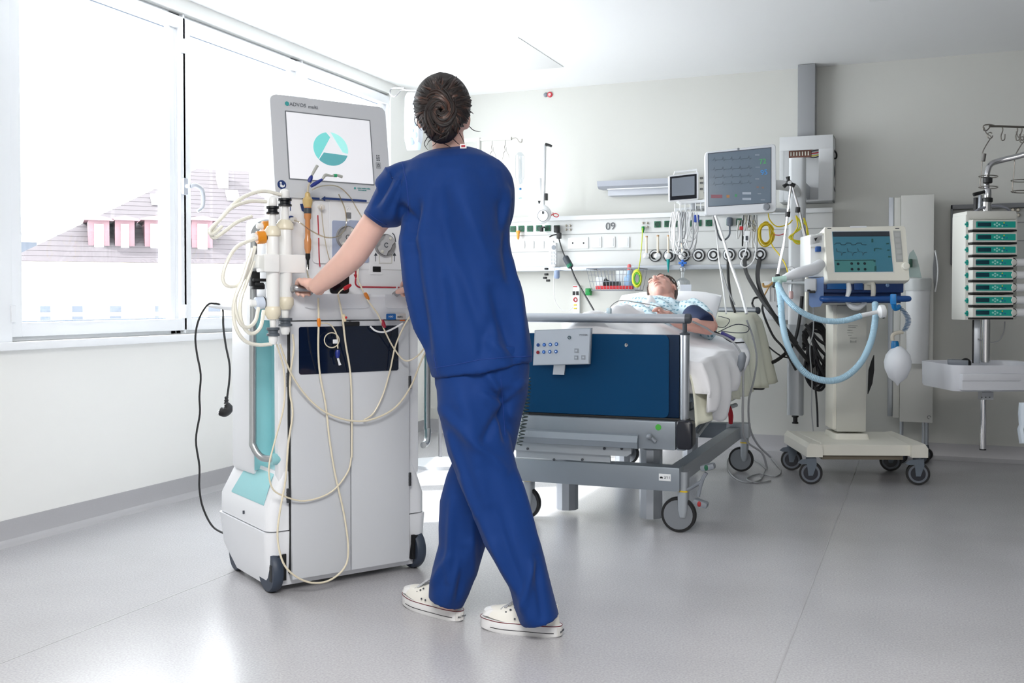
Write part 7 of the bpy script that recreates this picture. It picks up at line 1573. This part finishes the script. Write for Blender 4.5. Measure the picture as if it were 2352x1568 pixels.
obj('switch', MB().box(E(1247, 488, ye-.06), (.012, .006, .018), .001), BLACK, t, True)
mb = MB(); mb.tube([E(1253, 332), E(1260, 333), E(1267, 336)], [.012, .010, .008], n=8); obj('joint_knob', mb, BLACK, t, True); obj('joint_knob', MB().box(E(1254.5, 452), (.018, .03, .048), .003), BLACK, t, True); obj('joint_knob', MB().lathe([(.010, 0), (.004, -.02)], E(1238.5, 461), (0, 0, 1), 10), BLACK, t, True)
obj('wall_mount', MB().cyl(E(1242, 500, ye), E(1242, 500, DW-.1), .02, n=14), WHITE, t, True)
solo('red_loop', MB().tube([E(1266, 494), E(1276, 490), E(1283, 494), E(1280, 498), E(1272, 496), E(1270, 488)], .003, n=5), RED, 'thin red loop of tape beside the exam lamp head', 'tape')
# remote handset and patient call box
q0, q1 = W(1262, 606, .15), W(1279, 562, .15)
t = thing('handset', 'white bedside handset with grey buttons hanging on the supply rail', 'handset', q0)
obj('handset_body', MB().bb(q0.x, q1.x, DW-.17, DW-.13, q0.z-.02, q1.z+.015, .008), mat('handset_white', (228, 229, 232), .35), t, True)
obj('round_key', MB().lathe([(.016, 0), (.016, .005)], W(1272, 568, .17), (0, -1, 0), 18), MGREY, t, True)
for i in range(4):
    for j in range(3): obj('handset_key', MB().box(W(1266+j*5, 580+i*8, .172), (.011, .005, .018), .001), mat('key_pale', (196, 200, 206), .4), t, True)
solo('call_bulb', MB().lathe([(.012, .03), (.020, .02), (.020, -.02), (.014, -.03)], W(1279, 630, .15), (0, 0, 1), 16), mat('bulb_blue_grey', (140, 156, 186), .35), 'blue-grey call bulb hanging under the handset', 'call button')
t = thing('hook_cluster', 'cluster of small black hooks under the supply rail left of the handset', 'hooks', W(1256, 640, .12))
for u, v in ((1255, 617), (1255, 630), (1252, 638), (1259, 644)): obj('hook', MB().box(W(u, v, .12), (.024, .03, .016), .004), BLACK, t, True)
cable([(1274, 606, 7.22), (1272, 650, 7.28), (1275, 690, 7.3), (1290, 712, 7.3), (1308, 712, 7.3), (1318, 702, 7.3)], .003, CWH, 'white_lead', 'thin white lead sagging from the handset to the outlet strip')
# lamp cable with inline transformer
yc = DW-.45
t = thing('inline_transformer', 'black inline power switch on the slanting cable left of the bed number', 'power supply', E(1304, 600, yc))
a, b = E(1297, 588, yc), E(1312, 615, yc); obj('case', MB().tube([a, a.lerp(b, .1), a.lerp(b, .9), b], [.012, .022, .022, .012], n=12, smooth=False), mat('case_slate', (58, 64, 72), .4), t, True); q = a.lerp(b, .8); obj('green_switch', MB().tube([a.lerp(b, .68)+V((.0, -.006, 0)), a.lerp(b, .92)+V((.0, -.006, 0))], .020, n=10), mat('switch_green', (20, 110, 80), .4), t, True)
cable([(1283, 545, 7.25), (1290, 570, 7.05), (1297, 588, 6.92)], .005, BLACK, 'black_cable', 'short black cable from the wall plug to the inline switch'); cable([(1312, 615, 6.9), (1322, 640, 6.85), (1345, 680, 6.76), (1366, 716, 6.68)], .006, BLACK, 'black_cable', 'black cable running down from the inline switch to the bed')
t = thing('black_plug', 'black right-angle plug in the last green socket of the left group', 'plug', W(1280, 530, .13)); obj('plug_body', MB().box(W(1279, 526, .13), (.036, .05, .05), .008), BLACK, t, True); obj('plug_tail', MB().box(W(1284, 541, .14), (.03, .03, .045), .005), BLACK, t, True); obj('side_cable', MB().tube([W(1281, 538, .14), W(1270, 540, .14), W(1262, 544, .14)], .005, n=7), BLACK, t, True)
solo('orange_plug', MB().lathe([(.004, -.045), (.010, -.03), (.012, .0), (.016, .012), (.016, .02)], W(1190, 536, .13), (0, 0, 1), 12), mat('plug_orange', (225, 150, 60), .4), 'orange medical gas plug hanging beside the nurse', 'plug')
solo('black_connector', MB().box(W(1244, 527, .14), (.02, .03, .03), .003).box(W(1248, 522, .14), (.02, .02, .012), .002), BLACK, 'small black connector below the exam lamp', 'connector')
# outlet strip
t = thing('outlet_strip', 'white vertical outlet strip with black, red and yellow marks under the rail', 'outlet strip', W(1322, 715, .03))
a, b = W(1316, 722, .03), W(1331, 655, .03); obj('strip_plate', MB().bb(a.x, b.x, DW-.03, DW, a.z, b.z, .003), WHITE, t, True)
obj('red_mark', MB().box(W(1321, 658, .032), (.03, .003, .006)), RED, t, True)
for u in (1318, 1326): obj('black_switch', MB().box(W(u, 673, .034), (.017, .008, .027), .002), BLACK, t, True)
obj('red_ring', MB().tube([W(1321.5, 688, .034)+V((.012*math.cos(i*.6283), 0, .014*math.sin(i*.6283))) for i in range(10)], .0035, n=6, closed=True), RED, t, True)
for v in (700, 708): obj('yellow_mark', MB().box(W(1321, v, .032), (.022, .004, .010), .001), YEL, t, True)
a, b = W(1345, 678, .04), W(1356, 662, .04); solo('green_box', MB().bb(a.x-.0, b.x, DW-.05, DW-.0, a.z, b.z, .004).lathe([(.006, 0), (.006, .006)], W(1352, 668, .05), (0, -1, 0), 10), mat('bright_green', (0, 140, 60), .4), 'bright green switch box on the wall below the basket', 'switch')
# wire basket
yb_ = .36
def BK(u, v, o=yb_): return W(u, v, o)
t = thing('wire_basket', 'white wire basket hanging on the lower rail left of the sleeping patient', 'basket', W(1400, 668, .2))
x0, x1 = BK(1347, 640).x, BK(1466, 640).x; z1, z0 = BK(1400, 616).z, BK(1400, 666).z; y0, y1 = DW-.36, DW-.12
WM = mat('basket_wire', (140, 144, 152), .4, .2)
mb = MB(); mb.tube([V((x0, y0, z1)), V((x1, y0, z1)), V((x1, y1, z1+.0)), V((x0, y1, z1+.0))], .004, n=6, closed=True, smooth=False); mb.tube([V((x0+.03, y0+.02, z0)), V((x1-.03, y0+.02, z0)), V((x1-.03, y1, z0)), V((x0+.03, y1, z0))], .003, n=6, closed=True, smooth=False); obj('rim_wires', mb, WM, t, True)
mb = MB()
for i in range(15):
    f = i/14; xa_, xb_ = x0+(x1-x0)*f, x0+.03+(x1-x0-.06)*f; mb.tube([V((xa_, y0, z1)), V((xb_, y0+.02, z0)), V((xb_, y1, z0)), V((xa_, y1, z1))], .0018, n=5, smooth=False)
for f in (.3, .6): mb.tube([V((x0+.03*f, y0+.02*f, z1+(z0-z1)*f)), V((x1-.03*f, y0+.02*f, z1+(z0-z1)*f))], .0016, n=5)
obj('basket_wires', mb, WM, t, True, kind='stuff')
zz0 = z0+.006
bk = lambda f, g, z: V((x0+.04+(x1-x0-.08)*f, y0+.03+(y1-y0-.05)*g, zz0+z))
solo('black_torch', MB().tube([bk(.22, .3, .04), bk(.36, .3, .034), bk(.6, .3, .028)], [.036, .024, .026], n=14), mat('torch_black', (34, 36, 40), .5), 'black torch-like item lying in the wire basket', 'torch')
bb_ = solo('blue_bottle', MB().lathe([(.03, 0), (.034, .01), (.034, .08), (.016, .10), (.012, .13)], bk(.80, .5, .0), (0, 0, 1), 18), mat('bottle_pale_blue', (150, 186, 224), .3), 'pale blue spray bottle standing in the wire basket', 'bottle')
obj('bottle_cap', MB().lathe([(.014, 0), (.014, .03), (.008, .04)], bk(.80, .5, .131), (0, 0, 1), 14), mat('cap_coral', (226, 110, 110), .4)).parent = bb_
solo('red_packet', MB().box(bk(.5, .12, .012), ((x1-x0)*.72, .02, .024), .004), mat('packet_red', (205, 40, 50), .45), 'long red packet along the bottom of the wire basket', 'packet')
solo('white_packet', MB().box(bk(.6, .8, .08), (.10, .04, .10), .004), mat('packet_grey', (214, 218, 220), .5), 'white packet with grey print at the back of the basket', 'packet')
solo('clear_packet', MB().box(bk(.1, .5, .05), (.07, .06, .07), .01), mat('packet_grey', 0), 'small pale packet at the left end of the basket', 'packet')
for m3, r0, nm in ((CYG, 11, 'outer yellow-green turns'), (mat('cable_green', (90, 170, 50), .45), 8.5, 'inner green turns')):
    P = [W(1463+(r0-t*.04)*math.cos(t*math.pi/6), 639+(r0*1.85-t*.08)*math.sin(t*math.pi/6), .38+.0012*t) for t in range(60)]
    solo('earth_cable_coil', MB().tube(P, .0042, n=6, k=3), m3, nm+' of the earth cable coil at the right end of the basket', 'cable')
cable([(1476, 524, 6.85), (1474, 560, 6.8), (1470, 600, 6.7), (1466, 620, 6.62)], .0035, CYG, 'earth_cable', 'yellow-green earth cable from the jack down to the basket')
solo('green_earth_plug', MB().lathe([(.006, -.03), (.010, -.01), (.011, .012)], W(1477, 524, .12), (0, 0, 1), 12), mat('bright_green', 0), 'small green earth plug right of the bed number', 'plug')
# infusion rail behind the nurse
yi = 6.2
def I(u, v, y=yi): return onY(u, v, y)
t = thing('infusion_rail', 'pale horizontal hook rail on a post behind the shoulder of the nurse', 'hook rail', I(1101, 700))
obj('rail_bar', MB().tube([I(1060, 322), I(1101, 321), I(1175, 318)], .011, n=10), mat('rail_pale', (212, 212, 206), .3, .3), t, True)
obj('rail_end', MB().tube([I(1175, 318), I(1186, 318), I(1192, 326), I(1198, 326), I(1199, 319)], .004, n=6), HKM, t, True)
obj('post', MB().lathe([(.014, 0), (.014, I(1101, 317).z-.0)], V((I(1101, 400).x, yi, 0)), (0, 0, 1), 14), mat('rail_pale', 0), t, True)
obj('post_foot', MB().lathe([(.16, 0), (.16, .02), (.02, .04)], V((I(1101, 400).x, yi, 0)), (0, 0, 1), 24), LGREY, t, True)
for u in (1130, 1160): obj('hook', MB().tube([I(u, 321), I(u, 332), I(u-2, 340), I(u+2, 346), I(u+2, 338)], .003, n=6), HKM, t, True)
for u in (1131, 1161): solo('bottle_hanger', MB().tube([I(u, 345), I(u-5, 353), I(u-7, 366)], .0025, n=5).tube([I(u, 345), I(u+5, 352), I(u+8, 362)], .0025, n=5), HKM, 'small wire hanger on the rail behind the nurse, %s one' % ('left' if u == 1131 else 'right'), 'wire hanger')
# infusion stand with bag left of the head of the nurse
yz = 5.6
t = thing('infusion_stand', 'infusion stand whose curved hook shows left of the head of the nurse', 'infusion stand', V((I(1010, 300, yz).x, yz, 0)))
obj('pole', MB().lathe([(.011, .02), (.011, I(1010, 215, yz).z)], V((I(1010, 300, yz).x, yz, 0)), (0, 0, 1), 14), STEEL, t, True); obj('pole_foot', MB().lathe([(.2, 0), (.2, .02), (.02, .05)], V((I(1010, 300, yz).x, yz, 0)), (0, 0, 1), 24), LGREY, t, True)
obj('curved_hook', MB().tube([I(u, v, yz) for u, v in ((1010, 212), (970, 209), (940, 207.5), (924, 206), (916, 213), (909, 220), (902, 221), (896, 215), (897, 206), (905, 202), (928, 202))], .0045, n=8, k=4), STEEL, t, True)
t = thing('infusion_bag', 'clear infusion bag with blue print hanging beside the head of the nurse', 'infusion bag', I(950, 345, yz-.02))
mb = MB(); mb.loft([[I(u, v, yz-.02+dy) for u, v, dy in ((950-w__, vv, 0), (950-w__*.5, vv, -th_), (950+w__*.5, vv, -th_), (950+w__, vv, 0), (950+w__*.5, vv, th_), (950-w__*.5, vv, th_))] for vv, w__, th_ in ((212, 14, .004), (222, 20, .012), (270, 22, .03), (320, 21, .03), (345, 15, .01))]); obj('pouch', mb, mat('bag_clear', (226, 232, 240), .15, alpha=.75), t, True)
mb = MB()
for (u, v, r_) in ((952, 285, .012), (948, 300, .009), (955, 310, .014), (944, 325, .02), (960, 335, .02)): mb.sph(I(u, v, yz-.05), (r_, .003, r_*1.3), 8)
obj('blue_print', mb, mat('print_blue_grey', (160, 178, 205), .5), t, True, kind='stuff')
# infusion bottle right of the shoulder of the nurse
t = thing('infusion_bottle', 'faint clear infusion bottle with blue markings hanging right of the nurse', 'infusion bottle', I(1194, 420, yi)); c0_, c1__ = I(1194, 415, yi), I(1194, 350, yi)
obj('bottle', MB().lathe([(.015, -.02), (.020, 0), (.028, .02), (.028, c1__.z-c0_.z-.02), (.012, c1__.z-c0_.z)], c0_, (0, 0, 1), 20), glass('bottle_clear', (240, 243, 246), .18, .1), t, True)
obj('blue_cap', MB().lathe([(.008, 0), (.008, .012)], I(1195, 436, yi), (0, 0, 1), 12), mat('cap_blue', (30, 120, 190), .4), t, True); obj('drop_line', MB().tube([I(1195, 418, yi), I(1195, 434, yi), I(1194, 460, yi)], .002, n=5), CLEAR, t, True); obj('teal_mark', MB().box(I(1195, 455, yi), (.02, .004, .003)), mat('teal_print', 0), t, True)
# leads of the patient lying on the bed
cable([(1400, 716, 4.75), (1404, 702, 4.85), (1425, 690, 5.0), (1460, 694, 5.05), (1505, 702, 5.1), (1535, 712, 5.15), (1552, 722, 5.15)], .0022, CGR, 'sensor_lead_on_bed', 'thin grey lead arching over the duvet to the finger clip')
solo('finger_clip', MB().box(at(1399, 714, 4.72), (.022, .03, .03), .008), mat('clip_pale_blue', (196, 214, 222), .35), 'pale finger clip sensor lying on the duvet', 'sensor')
cable([(1590, 738, 5.1), (1620, 752, 5.1), (1640, 765, 5.1), (1668, 775, 5.1), (1690, 792, 5.05), (1704, 822, 4.98), (1707, 880, 4.95), (1706, 960, 4.95), (1712, 1010, 5.0), (1750, 1040, 5.1), (1762, 1075, 5.2)], .0055, CGR, 'grey_cable', 'grey cable falling from the bed side to the floor')
cable([(1622, 740, 5.3), (1660, 752, 5.3), (1676, 735, 5.35), (1660, 728, 5.35), (1650, 726, 5.4)], .0022, DGREY, 'dark_lead', 'thin dark lead curling on the yellow sheet')
cable([(1650, 762, 5.25), (1690, 745, 5.3), (1718, 750, 5.3), (1716, 762, 5.3), (1690, 764, 5.25), (1655, 760, 5.25)], .0024, DGREY, 'dark_lead', 'dark lead lying in an oval loop on the sheet')
cable([(1600, 735, 5.2), (1630, 757, 5.2), (1650, 765, 5.2), (1680, 785, 5.1), (1709, 786, 5.15)], .004, BLACK, 'black_lead', 'black lead running from the arm cuff along the sheet edge')
p = at(1672, 772, 5.15); solo('blue_block', MB().box(p, (.075, .04, .02), .006, M.Rotation(.45, 3, 'Y')), mat('block_navy', (48, 44, 120), .4), 'dark blue cable block lying on the edge of the bed', 'connector')
solo('grey_connector', MB().lathe([(.008, .05), (.020, .03), (.018, -.02), (.007, -.045)], at(1703, 832, 4.95), (.15, 0, 1), 14), MGREY, 'grey connector hanging on the side of the sheet', 'connector')
cable([(1715, 735, 5.4), (1728, 770, 5.4), (1738, 820, 5.35), (1732, 870, 5.3), (1720, 920, 5.25), (1722, 980, 5.3), (1740, 1020, 5.4), (1770, 1050, 5.5)], .0055, CGR, 'grey_cable', 'second grey cable draped over the rear of the sheet')
# cable loops on the floor
def floorcable(P, r, m, label): return solo('floor_cable', MB().tube([onZ(u, v, r+.001) for u, v in P], r, n=7, k=6), m, label, 'cable')
floorcable([(1762, 1078), (1740, 1060), (1706, 1046), (1676, 1048), (1670, 1070), (1682, 1092), (1710, 1107), (1745, 1102), (1758, 1078)], .004, CGR, 'grey cable lying in a loop on the floor round the rear bed castor')
floorcable([(1770, 1050), (1785, 1068), (1794, 1082), (1780, 1094), (1745, 1088), (1715, 1098), (1735, 1108), (1770, 1104)], .004, CGR, 'grey cable squiggle on the floor right of the rear bed castor')
# coiled hand-control cable at the left of the footboard
P = []
for i in range(220):
    f = i/219; a = i*.55; c = at(1212-20*f*f, 868+155*f, 4.53); P.append(c+CR*.013*math.cos(a)+FH*.013*math.sin(a))
solo('spiral_cable', MB().tube(P, .0026, n=5, smooth=False), mat('cord_dark_green', (48, 62, 62), .4), 'dark spiral cord hanging beside the blue footboard behind the nurse', 'cable')
# head-end bumper of the bed
obj('bumper', MB().box(at(1742, 884, 6.0), (.07, .06, .055), .012), BLACK, bed, True)
